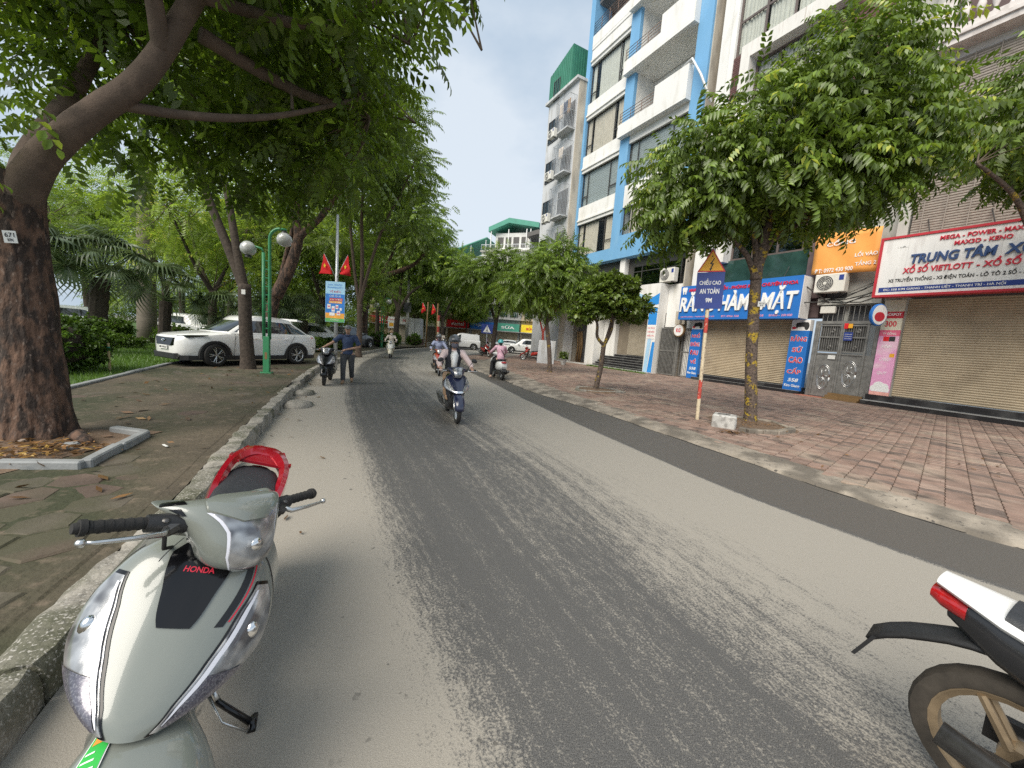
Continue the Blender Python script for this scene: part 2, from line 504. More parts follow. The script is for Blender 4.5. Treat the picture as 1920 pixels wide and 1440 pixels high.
mat('sign_white', (.8, .79, .77), .5, vc=.03, vs=2, c2=(.7, .68, .66), s2=3, stretch=(2, 2, .3))
mat('sign_red', (.5, .025, .04), .5, vc=.08)
mat('sign_orange', (.84, .36, .08), .6, vc=.06, vs=2)
mat('sign_yellow', (.85, .42, .03), .5, vc=.05)
mat('pink_panel', (.8, .38, .6), .5, vc=.05, vs=2, c2=(.82, .54, .66), s2=2)
mat('pink_red', (.74, .14, .24), .5, vc=.05)
mat('peach', (.82, .42, .36), .5)
mat('letter_white', (.82, .82, .8), .5, vc=.02)
mat('letter_navy', (.035, .075, .2), .5, vc=.05)
mat('letter_red', (.6, .02, .05), .5, vc=.05)
mat('letter_black', (.03, .03, .03), .6)
mat('letter_pink', (.85, .35, .45), .5)
mat('ac_white', (.68, .66, .6), .5, vc=.06, vs=5)
mat('ac_dark', (.07, .07, .07), .5)
mat('gate_metal', (.25, .245, .23), .5, met=.45, vc=.25, vs=5)
mat('gate_dark', (.07, .068, .065), .6, met=.3, vc=.2)
mat('bamboo', (.27, .235, .2), .85, vc=.3, vs=5, c2=(.36, .32, .28), s2=14, stretch=(1, 1, 9))
mat('stone_white', (.68, .63, .6), .8, vc=.08, vs=3, c2=(.55, .5, .47), s2=3)
mat('plinth_stone', (.5, .49, .46), .9, vc=.2, vs=10, bump=.6, bs=50, c2=(.3, .29, .27), s2=7)
mat('pole_red', (.5, .07, .05), .7, vc=.25, vs=14, c2=(.6, .52, .42), s2=20, lo=.62, hi=.66)
mat('pole_cream', (.66, .55, .38), .7, vc=.15, vs=14, c2=(.3, .2, .15), s2=22, lo=.6, hi=.66)
mat('lamp_green', (.035, .23, .095), .45, vc=.12, vs=6, coat=.2)
mat('globe', (.5, .51, .5), .12, vc=.15, vs=12, coat=1.)
mat('galvanised', (.5, .52, .53), .4, met=.6, vc=.1)
mat('flag_red', (.68, .015, .02), .8, vc=.1, vs=6)
mat('star_yellow', (.85, .65, .03), .7)
mat('banner_sky', (.36, .62, .82), .6, vc=.06)
mat('banner_blue', (.03, .2, .6), .6, vc=.1, vs=3)
mat('banner_green', (.12, .42, .12), .6)
mat('banner_orange', (.85, .4, .06), .6)
mat('bamboo_stake', (.5, .4, .22), .8)
mat('tape_green', (.02, .25, .18), .6)
mat('plate_white', (.75, .75, .72), .5, vc=.03)
mat('wire_black', (.015, .015, .015), .7)
mat('paper', (.7, .7, .67), .8, vc=.05)
mat('yellow_wall', (.5, .42, .3), .85, vc=.15, vs=1.5)
mat('far_grey', (.36, .36, .35), .85, vc=.2, vs=1.5)
glassmat('glass', (.88, .9, .9), .12)
glassmat('glass_dark', (.3, .36, .35), .5)
m = mat('green_glass', (.025, .06, .05), .08, vc=.3, vs=2, coat=1.)

def roadmat():
    m = bpy.data.materials.new('asphalt'); m.use_nodes = True
    t = m.node_tree; p = t.nodes['Principled BSDF']
    uv = t.nodes.new('ShaderNodeUVMap'); uv.uv_map = 'uv'
    sx = t.nodes.new('ShaderNodeSeparateXYZ'); t.links.new(uv.outputs[0], sx.inputs[0])
    g = t.nodes.new('ShaderNodeNewGeometry')
    def noise(src, sc, det=5, rough=.55):
        n = nd(t, 'ShaderNodeTexNoise', Scale=sc, Detail=det, Roughness=rough); t.links.new(src, n.inputs['Vector']); return n.outputs['Fac']
    def math_(op, a, b=0.):
        n = t.nodes.new('ShaderNodeMath'); n.operation = op
        for i, x in enumerate((a, b)):
            if isinstance(x, (int, float)): n.inputs[i].default_value = x
            else: t.links.new(x, n.inputs[i])
        return n.outputs[0]
    def mr(x, a, b, c=0., d=1.):
        n = nd(t, 'ShaderNodeMapRange', **{'From Min': a, 'From Max': b, 'To Min': c, 'To Max': d}); t.links.new(x, n.inputs['Value']); return n.outputs[0]
    # streaks: noise in (u, v) coordinates stretched along the road
    mp1 = t.nodes.new('ShaderNodeMapping'); mp1.inputs['Scale'].default_value = (16, .22, 1)
    t.links.new(uv.outputs[0], mp1.inputs[0])
    mp2 = t.nodes.new('ShaderNodeMapping'); mp2.inputs['Scale'].default_value = (64, 9, 1)
    t.links.new(uv.outputs[0], mp2.inputs[0])
    st = noise(mp1.outputs[0], 1., 4)
    st2 = noise(mp2.outputs[0], 1., 3)
    gr = noise(g.outputs['Position'], 75, 3, .7)
    gr2 = noise(g.outputs['Position'], 210, 2, .7)
    big = noise(g.outputs['Position'], .8, 4)
    # dust amount as a function of the position across the road
    rp = t.nodes.new('ShaderNodeValToRGB'); rp.color_ramp.interpolation = 'LINEAR'
    e = rp.color_ramp.elements
    e[0].position = 0; e[0].color = (.96,) * 3 + (1,)
    e[1].position = 1; e[1].color = (.2,) * 3 + (1,)
    for pos, val in ((.175, .95), (.215, .7), (.25, .5), (.262, .34), (.29, .3), (.40, .36), (.45, .44), (.5, .58), (.58, .72), (.66, .9), (.735, .93), (.748, .22), (.8, .12), (.95, .16)):
        q = e.new(pos); q.color = (val,) * 3 + (1,)
    u01 = math_('DIVIDE', sx.outputs[0], 4.)
    wob = math_('ADD', u01, math_('MULTIPLY', math_('SUBTRACT', st, .5), .02))
    t.links.new(wob, rp.inputs['Fac'])
    d = math_('ADD', rp.outputs['Color'], math_('MULTIPLY', math_('SUBTRACT', st, .5), .55))
    d = math_('ADD', d, math_('MULTIPLY', math_('SUBTRACT', big, .5), .35))
    th = math_('ADD', math_('ADD', math_('MULTIPLY', gr, 1.15), math_('MULTIPLY', st2, .55)), -.36)
    fac = mr(math_('SUBTRACT', d, th), -.1, .16)
    dark = t.nodes.new('ShaderNodeMixRGB'); t.links.new(mr(gr2, .35, .65), dark.inputs[0])
    dark.inputs[1].default_value = (.036, .035, .034, 1); dark.inputs[2].default_value = (.155, .15, .142, 1)
    dust = t.nodes.new('ShaderNodeMixRGB'); t.links.new(mr(gr2, .3, .7), dust.inputs[0])
    dust.inputs[1].default_value = (.25, .228, .194, 1); dust.inputs[2].default_value = (.39, .358, .305, 1)
    mxx = t.nodes.new('ShaderNodeMixRGB'); t.links.new(fac, mxx.inputs[0]); t.links.new(dark.outputs[0], mxx.inputs[1]); t.links.new(dust.outputs[0], mxx.inputs[2])
    # brown cast on the newest strip at the right edge, dark spots of oil on the left dusty strip
    br = t.nodes.new('ShaderNodeMixRGB'); t.links.new(mr(sx.outputs[0], 2.97, 3.02, 0, .5), br.inputs[0]); t.links.new(mxx.outputs[0], br.inputs[1]); br.inputs[2].default_value = (.115, .099, .08, 1)
    sp = mr(noise(g.outputs['Position'], 11, 2), .68, .72)
    spu = math_('MULTIPLY', sp, mr(sx.outputs[0], .55, .8, 0., .75))
    spu = math_('MULTIPLY', spu, mr(sx.outputs[0], 1.05, 1.25, 1., 0.))
    spm = t.nodes.new('ShaderNodeMixRGB'); t.links.new(spu, spm.inputs[0]); t.links.new(br.outputs[0], spm.inputs[1]); spm.inputs[2].default_value = (.07, .066, .06, 1)
    t.links.new(spm.outputs[0], p.inputs['Base Color'])
    t.links.new(mr(fac, 0, 1, .62, .92), p.inputs['Roughness'])
    bmp = nd(t, 'ShaderNodeBump', Strength=.45, Distance=.006)
    t.links.new(math_('ADD', gr, gr2), bmp.inputs['Height']); t.links.new(bmp.outputs[0], p.inputs['Normal'])
    MATS['asphalt'] = m
roadmat()
mat('asphalt_far', (.16, .155, .145), .85, vc=.15, vs=1, c2=(.24, .22, .19), s2=.4)
# ---------------------------------------------------------------- ground, road, pavements
def catmull(P, n=6):
    out = []
    for i in range(len(P) - 1):
        p0, p1, p2, p3 = (V(P[max(i - 1, 0)]), V(P[i]), V(P[i + 1]), V(P[min(i + 2, len(P) - 1)]))
        for k in range(n):
            t = k / n
            out.append(.5 * ((2 * p1) + (p2 - p0) * t + (2 * p0 - 5 * p1 + 4 * p2 - p3) * t * t + (3 * p1 - p0 - 3 * p2 + p3) * t ** 3))
    out.append(V(P[-1]))
    return out

C0 = [(.4, -3.2), (-.75, -.9), (-1.55, .75), (-2.05, 1.85), (-2.6, 3.2), (-3.13, 4.33), (-4.29, 6.97), (-5.3, 9.4), (-6.16, 11.6), (-7.1, 14.2), (-8.0, 17.6), (-8.8, 20.8), (-9.9, 27), (-10.5, 35), (-9.5, 46), (-5, 58), (4, 67)]
C1 = [(2.3, -3), (1.05, -.4), (.14, 1.33), (-.47, 2.38), (-1.22, 3.74), (-1.8, 4.84), (-2.78, 6.78), (-4.0, 9.3), (-4.95, 11.6), (-5.81, 14.06), (-7.0, 17.6), (-7.76, 20.5), (-9.3, 27.5), (-10.0, 35.4), (-9.1, 45.5), (-4.4, 57), (4.3, 66)]
C2 = [(4.6, -2.6), (3.1, 0), (1.95, 1.7), (1.45, 2.95), (.95, 4.3), (.39, 5.6), (-.5, 7.3), (-1.36, 9.05), (-2.6, 12), (-3.7, 14.5), (-4.9, 17.6), (-5.9, 20.8), (-7.5, 27.5), (-7.5, 33.5), (-6.3, 41), (-2.4, 50), (5, 57)]
C3 = [(7.6, -1.8), (5.7, .9), (4.11, 2.83), (3.5, 3.66), (2.9, 4.6), (2.45, 5.6), (1.59, 7.74), (.75, 10.0), (.02, 12.1), (-1.0, 15.2), (-2.2, 18.6), (-3.0, 21.2), (-4.3, 26), (-4.2, 31), (-3.4, 38.5), (-1.0, 44.5), (5.4, 49)]
C4 = [(9.6, -1.6), (7.2, .9), (5.6, 3.0), (4.86, 3.9), (4.29, 4.89), (3.83, 6.0), (3.15, 7.52), (2.02, 10.05), (.71, 12.45), (-.4, 15.6), (-1.6, 18.4), (-2.4, 20.9), (-3.6, 25.6), (-3.4, 29.5), (-2.6, 37.5), (-.4, 43.5), (5.6, 47)]
NS = 6
CC = [catmull([(*p, 0) for p in c], NS) for c in (C0, C1, C2, C3, C4)]
def road_mesh():
    rows = len(CC[0]); vs = []; uv = []; vlen = 0
    for j in range(rows):
        if j: vlen += (CC[2][j] - CC[2][j - 1]).length
        for b in range(4):
            for k in range(3 if b < 3 else 4):
                f = k / 3
                vs.append(CC[b][j].lerp(CC[b + 1][j], f)); uv.append((b + f, vlen))
    nc = len(vs) // rows
    fs = [(j * nc + i, j * nc + i + 1, (j + 1) * nc + i + 1, (j + 1) * nc + i) for j in range(rows - 1) for i in range(nc - 1)]
    me = bpy.data.meshes.new('road'); me.from_pydata([tuple(v) for v in vs], [], fs)
    l = me.uv_layers.new(name='uv')
    for lo in me.loops: l.data[lo.index].uv = uv[lo.vertex_index]
    me.materials.append(MATS['asphalt']); me.update()
    return me
struct(link('road', road_mesh()))

g = MB(); g.bx(-160, 160, -30, 200, -.6, -.03)
struct(g.build('ground', 'asphalt_far'))

def noisy_sheet(name, poly_rows, z, amp, m, n=10, fs=3.):
    """sheet between two polylines (lists of equal length), n strips across"""
    b = MB(); rows = []
    for p, q in poly_rows:
        r = []
        for k in range(n + 1):
            v = V(p).lerp(V(q), k / n)
            r.append((v.x, v.y, z + amp * mnoise.noise(V((v.x * fs, v.y * fs, .3)))))
        rows.append(r)
    b.grid(rows)
    return struct(b.build(name, m, smooth=True))

KN = [C0[i] for i in range(0, 15)]
kc = catmull([(*p, 0) for p in KN], 8)
# normal to the left of the kerb line
def lnorm(c, i):
    d = (c[min(i + 1, len(c) - 1)] - c[max(i - 1, 0)]).normalized()
    return V((-d.y, d.x, 0))
EDG = [(-4.6, -3), (-5.6, 1), (-6.8, 3.6), (-7.65, 5.63), (-8.32, 7.03), (-9.2, 8.9), (-10.27, 11.11), (-11.2, 13.4), (-12.6, 17), (-13.6, 20.5), (-15, 27), (-15.8, 35), (-14.8, 47)]
edc = catmull([(*p, 0) for p in EDG], 8)
m_ = min(len(kc), len(edc))
import bisect
def resample(c, n):
    L_ = [0]
    for a, b in zip(c, c[1:]): L_.append(L_[-1] + (b - a).length)
    out = []
    for i in range(n):
        s = L_[-1] * i / (n - 1); j = min(max(bisect.bisect_right(L_, s) - 1, 0), len(c) - 2)
        out.append(c[j].lerp(c[j + 1], (s - L_[j]) / max(1e-9, L_[j + 1] - L_[j])))
    return out
ka = [p + lnorm(kc, i) * .2 for i, p in enumerate(kc)]
left_walk = noisy_sheet('pavement', list(zip(resample(ka, 120), resample(edc, 120))), .15, .012, 'soil', 40, 2.2)
LW = left_walk

# kerb: one stone after the other along the left edge of the road
kerb = MB()
kerb_root = struct(thing('kerb', 'x', 'x', (0, 0, 0))); del kerb_root['category']; kerb_root['label'] = 'old rough concrete kerb stones along the left road edge'
def kerb_stone(a, b, nrm, h, w, seed, lean=0.):
    k = MB(); d = b - a; Ln = d.length; d.normalize()
    n = max(4, int(Ln / .09)); rows = []
    prof = [(0, -.05), (.0, h * .55), (.012, h - .03), (.035, h), (w * .5, h + .006), (w - .03, h), (w, h - .03), (w, -.05)]
    for i in range(n + 1):
        t = i / n; p = a + d * (Ln * t)
        e = .012 if i in (0, n) else 0
        r = []
        for o, z in prof:
            q = p + nrm * o
            f = mnoise.noise(q * 5.5 + V((seed, 0, z * 9))) * .02 + mnoise.noise(q * 17 + V((seed, 3, z * 30))) * .011
            q = q + nrm * (f + e * (1 if o < w / 2 else -1)) + V((0, 0, max(z + f * .9 - e - lean * t, -.05)))
            r.append(tuple(q))
        rows.append(r)
    k.loft(rows)
    return k
acc = 0; i = 0; seg = []
kl = resample(kc, 700)
pos = 0; idx = 0
while idx < 640:
    Ln = rnd.uniform(.75, 1.05); j = idx
    while j < 699 and (kl[j] - kl[idx]).length < Ln: j += 1
    a, b = kl[idx], kl[j]
    if b.y < 34:
        nr = lnorm(kl, idx)
        sh = rnd.uniform(-.015, .015)
        h = .17 + rnd.uniform(-.02, .015)
        if 8.6 < a.y < 9.6: h = .12
        kerb_stone(a + nr * sh + (b - a).normalized() * .008, b + nr * sh - (b - a).normalized() * .008, nr, h, .225, idx, 0).build('kerb_stone', 'kerb_concrete', kerb_root, smooth=35)
    idx = j

# gutter gap between the pavement sheet and the road is filled by an earth strip
gs = MB(); gs.grid([[tuple(p + lnorm(kl, i) * .16 + V((0, 0, .1))), tuple(p + lnorm(kl, i) * .32 + V((0, 0, .157)))] for i, p in list(enumerate(kl))[::6]])
struct(gs.build('verge', 'soil', smooth=True))

# broken lumps of concrete lying against the kerb
def lump(c, r, seed, name='broken_concrete', label='', m='kerb_concrete'):
    b = MB(); b.ball((0, 0, 0), r, 16, 10)
    b.v = [tuple(V(p) * (1 + .22 * mnoise.noise(V(p) * 5 + V((seed, 0, 0))) + .1 * mnoise.noise(V(p) * 14 + V((seed, 5, 0))))) for p in b.v]
    b.v = [(x, y, max(z, -.02) if z < 0 else min(z, r[2] * .8)) for x, y, z in b.v]
    return tag(b.build(name, m, loc=c, smooth=40), label, 'rubble')
lump((-4.32, 7.7, .0), (.27, .33, .13), 3, label='nearer flat lump of broken concrete beside left kerb')
lump((-4.98, 9.1, .0), (.24, .3, .12), 8, label='farther lump of broken concrete beside left kerb, behind another one')

# flagstones of the left pavement: jittered cells, the nearer ones stand clear of the soil
fl = []
rr = random.Random(3)
pitch = .37
def fl_pt(i, j):
    r_ = random.Random(i * 7919 + j * 104729)
    x = (i + .5 * (j % 2)) * pitch; y = j * pitch * .82
    return V((x + r_.uniform(-.1, .1), y + r_.uniform(-.09, .09), 0))
def corner(a, b, c): return (a + b + c) / 3
def left_of(c, p):
    k = min(range(0, len(c)), key=lambda q: (c[q] - p).length_squared)
    return (p - c[k]).dot(lnorm(c, k))
kcs = resample(kc, 160); edcs = resample(edc, 160)
rot30 = MX.Rotation(R(25), 3, 'Z')
for i in range(-54, 20):
    for j in range(-20, 62):
        n = [fl_pt(i, j)]
        o = j % 2
        nb = [(i + 1, j), (i + o, j + 1), (i - 1 + o, j + 1), (i - 1, j), (i - 1 + o, j - 1), (i + o, j - 1)]
        Pn = [fl_pt(*q) for q in nb]
        poly = [corner(n[0], Pn[k], Pn[(k + 1) % 6]) for k in range(6)]
        c = rot30 @ n[0]
        if c.y < .3 or c.y > 13 or c.x > -1 or c.x < -11: continue
        p = [rot30 @ q for q in poly]
        if left_of(kcs, c) < .48 or left_of(edcs, c) > -.3: continue
        if (c - V((-5.2, 4.2, 0))).length < 1.05: continue
        fl.append((c, p))
fl.sort(key=lambda q: q[0].length)
for k, (c, p) in enumerate(fl[:300]):
    cover = mnoise.noise(c * .55) * .5 + .5
    z = .146 + rr.uniform(-.004, .012) + (.006 if c.y < 3.2 else 0) - (.02 * (cover > .5 and c.y > 3.4)) - (.03 * (rr.random() < .45 and c.y > 4))
    if z < .143 and c.y > 4: continue
    b = MB(); tz = V((rr.uniform(-.014, .014), rr.uniform(-.014, .014), 0))
    r1 = []; r2 = []; r0 = []
    for q in p:
        e = (c - q)
        for s_, out, dz in ((.05, r1, -.012), (.12, r2, 0.)):
            w = q + e * (s_ + rr.uniform(-.02, .02))
            out.append((w.x - c.x, w.y - c.y, z + dz + (w - c).dot(tz)))
        r0.append((r1[-1][0], r1[-1][1], z - .06))
    b.loft([r0, r1, r2])
    b.build('flagstone', 'flagstone_red' if rr.random() < .45 else 'flagstone', LW, loc=(c.x, c.y, 0), smooth=False)

# stone edging between walk and lawn
edge_root = struct(thing('lawn_edging', 'x', 'x', (0, 0, 0))); del edge_root['category']; edge_root['label'] = 'grey stone edging between the flagstone walk and the lawn'
el = resample(edc, 60)
for i in range(8, 50):
    a, b2 = el[i], el[i + 1]; d = (b2 - a); ang = math.atan2(d.y, d.x)
    b = MB(); b.cb(.006, d.length - .006, -.06, .06, .05, .2 + rr.uniform(-.008, .008), .015)
    b.build('edging_stone', 'planter_stone', edge_root, loc=(a.x, a.y, 0), rot=(0, 0, ang + rr.uniform(-.015, .015)), smooth=False)

# lawn beyond the edging
lawn_r = [V(p) for p in ((-30, -4, 0), (-34, 10, 0), (-48, 30, 0), (-60, 60, 0), (-50, 90, 0))]
noisy_sheet('lawn', list(zip(resample(edc, 40), resample(lawn_r, 40))), .13, .03, 'lawn', 30, .7)
ng = 42000
u = np.random.RandomState(4)
gx, gy = u.uniform(-20, -6.5, ng * 3), u.uniform(4.5, 19, ng * 3)
ex = np.array([p.x for p in edcs]); ey = np.array([p.y for p in edcs])
lim = np.interp(gy, ey, ex)
ok = gx < lim - .05
gx, gy = gx[ok][:ng], gy[ok][:ng]; ng = len(gx)
an = u.uniform(0, 2 * pi, ng); hh = u.uniform(.05, .13, ng); ww = u.uniform(.006, .014, ng)
v = np.zeros((ng, 3, 3), 'f')
v[:, 0] = np.stack([gx + cos(0) * ww * np.cos(an), gy + ww * np.sin(an), np.full(ng, .12)], 1)
v[:, 1] = np.stack([gx - ww * np.cos(an), gy - ww * np.sin(an), np.full(ng, .12)], 1)
v[:, 2] = np.stack([gx + u.normal(0, .04, ng), gy + u.normal(0, .04, ng), .13 + hh], 1)
o = link('lawn_grass', npmesh('lawn_grass', v.reshape(-1, 3), np.arange(ng * 3).reshape(-1, 3), 'grass_blade', u.uniform(.2, .75, ng)))
struct(o, 'stuff', 'short green lawn grass beyond the edging'); o['category'] = 'grass'

# right pavement: joint bed, zigzag pavers, broken concrete apron
FT = V((-.47519, .87988, 0)); FN = V((-.87988, -.47519, 0)); FO = V((13.3, 17.6, 0)); FA = math.atan2(-FT.y, -FT.x)
def fac(X, Y, z=0.): return FO - FT * X - FN * Y + V((0, 0, z))
c4 = resample(CC[4][6:-8], 120)
apw = lambda y: .5 + max(0, y - 8) * .09
ap = [p - lnorm(c4, i) * min(apw(p.y), 2.4) for i, p in enumerate(c4)]
fl_line = [fac(X, .6) for X in (26, 20, 14, 9, 4, 0, -5, -10, -15, -20, -24.5)]
fl_line = resample(fl_line, 120)
PZ = .085
bed = noisy_sheet('pavement', list(zip([p + V((0, 0, 0)) for p in ap], fl_line)), PZ - .014, .004, 'paver_joint', 24, 1.)
bed.name = 'right_pavement'
b = MB(); rows = []
for i, (p, q) in enumerate(zip(c4, ap)):
    r = []
    w = V((mnoise.noise(p * 2.1) * .09 + mnoise.noise(p * 7) * .03, mnoise.noise(p * 2.1 + V((9, 9, 0))) * .05, 0))
    for k, (t, z) in enumerate(((-.04, -.01), (.0, .028), (.1, .04), (.35, .055), (.65, .072), (.9, PZ + .004), (1.12, PZ - .006))):
        v_ = p.lerp(q, t) + (w if k < 3 else V())
        f = mnoise.noise(v_ * 4) * .012 + mnoise.noise(v_ * 13) * .006
        r.append((v_.x, v_.y, z + (f if k else 0)))
    rows.append(r)
b.grid(rows)
struct(b.build('apron', 'apron_concrete', smooth=True), label='broken pale concrete strip along the right road edge')
# dark crack between asphalt and apron is left open by the uneven rim

cd, rd = V((.75, .67, 0)).normalized(), V((.67, -.75, 0)).normalized()
A2, B2_ = .118, .08; wv = .024
edge = [(-1, 0), (-.5, -1), (0, 0), (.5, 1)]
poly = []
pb = [(-A2, -B2_), (-A2 * .5, -B2_ - wv), (0, -B2_), (A2 * .5, -B2_ + wv)]
pr = [(A2, -B2_), (A2 + wv * .5, 0)]
pt = [(A2, B2_), (A2 * .5, B2_ + wv), (0, B2_), (-A2 * .5, B2_ - wv)]
pl = [(-A2, B2_), (-A2 + wv * .5, 0)]
poly = pb + pr + pt + pl
# top edge repeats the bottom edge one pitch further on
poly = [(-A2, -B2_), (-A2 * .5, -B2_ - wv), (0, -B2_), (A2 * .5, -B2_ + wv), (A2, -B2_), (A2 + wv * .4, 0), (A2, B2_), (A2 * .5, B2_ + wv), (0, B2_), (-A2 * .5, B2_ - wv), (-A2, B2_), (-A2 + wv * .4, 0)]
rg = []
for s_, z in ((.965, -.03), (.965, -.006), (.93, 0)):
    rg.append([(x * s_, y * s_, z) for x, y in poly])
def paver_mesh(m):
    k = MB(); k.loft(rg); o = k.build('paver', m, smooth=False); me = o.data; bpy.data.objects.remove(o); return me
PM = [paver_mesh('paver%d' % i) for i in range(4)]
def proj(p):
    d = V(p) - V((0, 0, CAMZ)); k = d.dot(_fw)
    return (960 + 721 * d.dot(_rt) / k, 720 - 721 * d.dot(_up) / k) if k > .1 else (-9e9, 0)
tiles = []
aps = resample(ap, 200)
for i in range(-80, 80):
    for j in range(-14, 145):
        c = V((4.4, 5.1, 0)) + rd * (i * 2 * A2) + cd * (j * 2 * B2_)
        k = min(range(len(aps)), key=lambda q: (aps[q] - c).length_squared)
        side = -(c - aps[k]).dot(lnorm(aps, k))
        q = (c - FO)
        if side < -.02 + .25 * mnoise.noise(c * 1.5) or q.dot(FN) < -.25 or c.y > 27 or c.y < 3.2: continue
        if c.y < 10.2 and (c - V((5.6, 8.7, 0))).length < .62: continue
        if (c - V((3.2, 14.2, 0))).length < .7: continue
        tiles.append(c)
def big(c):
    x, y = proj((c.x, c.y, PZ)); return (0 if -40 < x < 1960 else 1, c.length)
tiles.sort(key=big)
tr_ = random.Random(11)
ang = math.atan2(rd.y, rd.x)
rest = {0: [], 1: [], 2: [], 3: []}
for k, c in enumerate(tiles):
    mi = tr_.choices((0, 1, 2, 3), (5, 3, 2, 1.2 + 2 * (mnoise.noise(c * .6) > .15)))[0]
    z = PZ + .006 * mnoise.noise(c * .9) + tr_.uniform(-.003, .003)
    if k < 300:
        link('paver', PM[mi], bed, (c.x, c.y, z), (tr_.uniform(-.012, .012), tr_.uniform(-.012, .012), ang))
    else: rest[mi].append((c.x, c.y, z))
base = np.array([p for r_ in rg for p in r_], 'f')
ca, sa = cos(ang), sin(ang)
base = np.stack([base[:, 0] * ca - base[:, 1] * sa, base[:, 0] * sa + base[:, 1] * ca, base[:, 2]], 1)
nP = 12
qf = [(j * nP + i, j * nP + (i + 1) % nP, (j + 1) * nP + (i + 1) % nP, (j + 1) * nP + i) for j in range(2) for i in range(nP)]
tp = 2 * nP
cap_ = [(tp + 0, tp + 1, tp + 2, tp + 11), (tp + 2, tp + 3, tp + 4, tp + 5), (tp + 5, tp + 6, tp + 7, tp + 8), (tp + 8, tp + 9, tp + 10, tp + 11), (tp + 2, tp + 5, tp + 8, tp + 11)]
ff = np.array(qf + cap_)
vs_, fs_, mi_ = [], [], []; nn = 0
for mi in rest:
    P_ = np.array(rest[mi], 'f')
    if not len(P_): continue
    vv = (base[None] + P_[:, None]).reshape(-1, 3)
    fq = (ff[None] + (np.arange(len(P_)) * len(base))[:, None, None] + nn).reshape(-1, 4)
    vs_.append(vv); fs_.append(fq); mi_.append(np.full(len(fq), mi)); nn += len(vv)
o = link('far_pavers', npmesh('far_pavers', np.concatenate(vs_), np.concatenate(fs_), ['paver%d' % i for i in range(4)], mi=np.concatenate(mi_)), bed)
o['kind'] = 'stuff'
# paving farther off reads as colour only
fp = MB(); fp.grid([[(-4.6, 26.6, PZ - .008), (8, 26.6, PZ - .008)], [(-2.2, 38, PZ - .008), (4, 40, PZ - .008)]])
struct(fp.build('far_pavement', 'paver_far'))
# thin pale line of mortar across the pavers
wl = MB(); a, b2 = V((8.6, 11.3, 0)), V((10.9, 5.6, 0)); d = (b2 - a).normalized(); nr = V((-d.y, d.x, 0))
wl.grid([[tuple(a.lerp(b2, t) + nr * s_ + V((0, 0, PZ + .0095))) for s_ in (-.03, .03)] for t in (0, .25, .5, .75, 1)])
struct(wl.build('line_marking', 'apron_concrete'), label='thin pale line painted across the right pavement')

ck = MB(); rows = []
for i, p in enumerate(c4[:95]):
    for s_ in (0, .5):
        q = p.lerp(c4[i + 1], s_) + lnorm(c4, i) * (.05 + .05 * mnoise.noise(p * 3.3 + V((s_, 0, 0))) + .02 * mnoise.noise(p * 11 + V((s_, 4, 0))))
        w = .012 + .03 * abs(mnoise.noise(p * 2.2 + V((s_, 9, 0))))
        rows.append([tuple(q + V((0, 0, .005))), tuple(q - lnorm(c4, i) * w + V((0, 0, .005)))])
ck.grid(rows)
struct(ck.build('edge_crack', 'wire_black'), label='dark broken crack along the right asphalt edge')
# ground of the park under everything on the left
# sky is the world; nothing to build here

# leaf litter: flat curled leaves on pavements, road edge and in the tree pits
def litter(name, label, pts, m, size=(.05, .11), seed=1):
    u = np.random.RandomState(seed); n = len(pts)
    P_ = np.array(pts, 'f'); an = u.uniform(0, 2 * pi, n); s_ = u.uniform(size[0], size[1], n)
    d = np.stack([np.cos(an), np.sin(an), u.normal(0, .15, n)], 1) * s_[:, None]
    e = np.stack([-np.sin(an), np.cos(an), u.normal(0, .25, n)], 1) * (s_ * u.uniform(.2, .4, n))[:, None]
    v = np.stack([P_ - d, P_ + e + [0, 0, .008], P_ + d + [0, 0, .006], P_ - e], 1).reshape(-1, 3)
    v[:, 2] += .012
    o = link(name, npmesh(name, v, np.arange(n * 4).reshape(-1, 4), m, u.uniform(.0, 1., n)))
    struct(o, 'stuff', label)
u = random.Random(5)
pts = []
while len(pts) < 90:
    p = V((u.uniform(-9, -2), u.uniform(1.5, 13), 0))
    if left_of(kcs, p) > .3 and left_of(edcs, p) < 0: pts.append((p.x, p.y, .158))
litter('fallen_leaves', 'yellowed fallen leaves scattered over the mossy left walk', pts, 'leaf_dry', seed=2)
pts = [(-4.9 + u.gauss(0, .36), 3.86 + u.gauss(0, .22), .195) for _ in range(420)]
litter('leaf_litter', 'dry brown leaf litter round the big tree foot', pts, 'leaf_dry', (.02, .065), 3)
pts = []
while len(pts) < 240:
    i = u.randrange(len(c4) - 30); p = c4[i] - lnorm(c4, i) * u.uniform(.1, 5)
    pts.append((p.x, p.y, PZ + .004))
litter('scattered_leaves', 'small dry leaves scattered over the right pavement', pts, 'leaf_dry', (.025, .06), 4)
pts = [(4.55 + u.gauss(0, .13), 7.72 + u.gauss(0, .09), PZ + .01) for _ in range(70)]
litter('leaf_pile', 'small heap of yellow leaves in front of the white stone block', pts, 'leaf_dry', (.03, .07), 6)
pts = []
while len(pts) < 90:
    i = u.randrange(30, 400); p = kl[i] - lnorm(kl, i) * abs(u.gauss(0, .35)) - lnorm(kl, i) * .05
    pts.append((p.x, p.y, .004))
litter('gutter_leaves', 'brown twigs and leaves in the left gutter', pts, 'leaf_dry', (.02, .07), 7)
# ---------------------------------------------------------------- the house fronts on the right, in facade coordinates X (to the right), y (into the house), z
def bld(name, label, cat, X, Y=0., group=None):
    p = fac(X, Y)
    return thing(name, label, cat, p, (0, 0, FA), group, off=(X, Y, 0))
def box(root, name, m, x0, x1, y0, y1, z0, z1, bev=0):
    return MB().bx(x0, x1, y0, y1, z0, z1).build(name, m, root, smooth=False, bevel=bev)

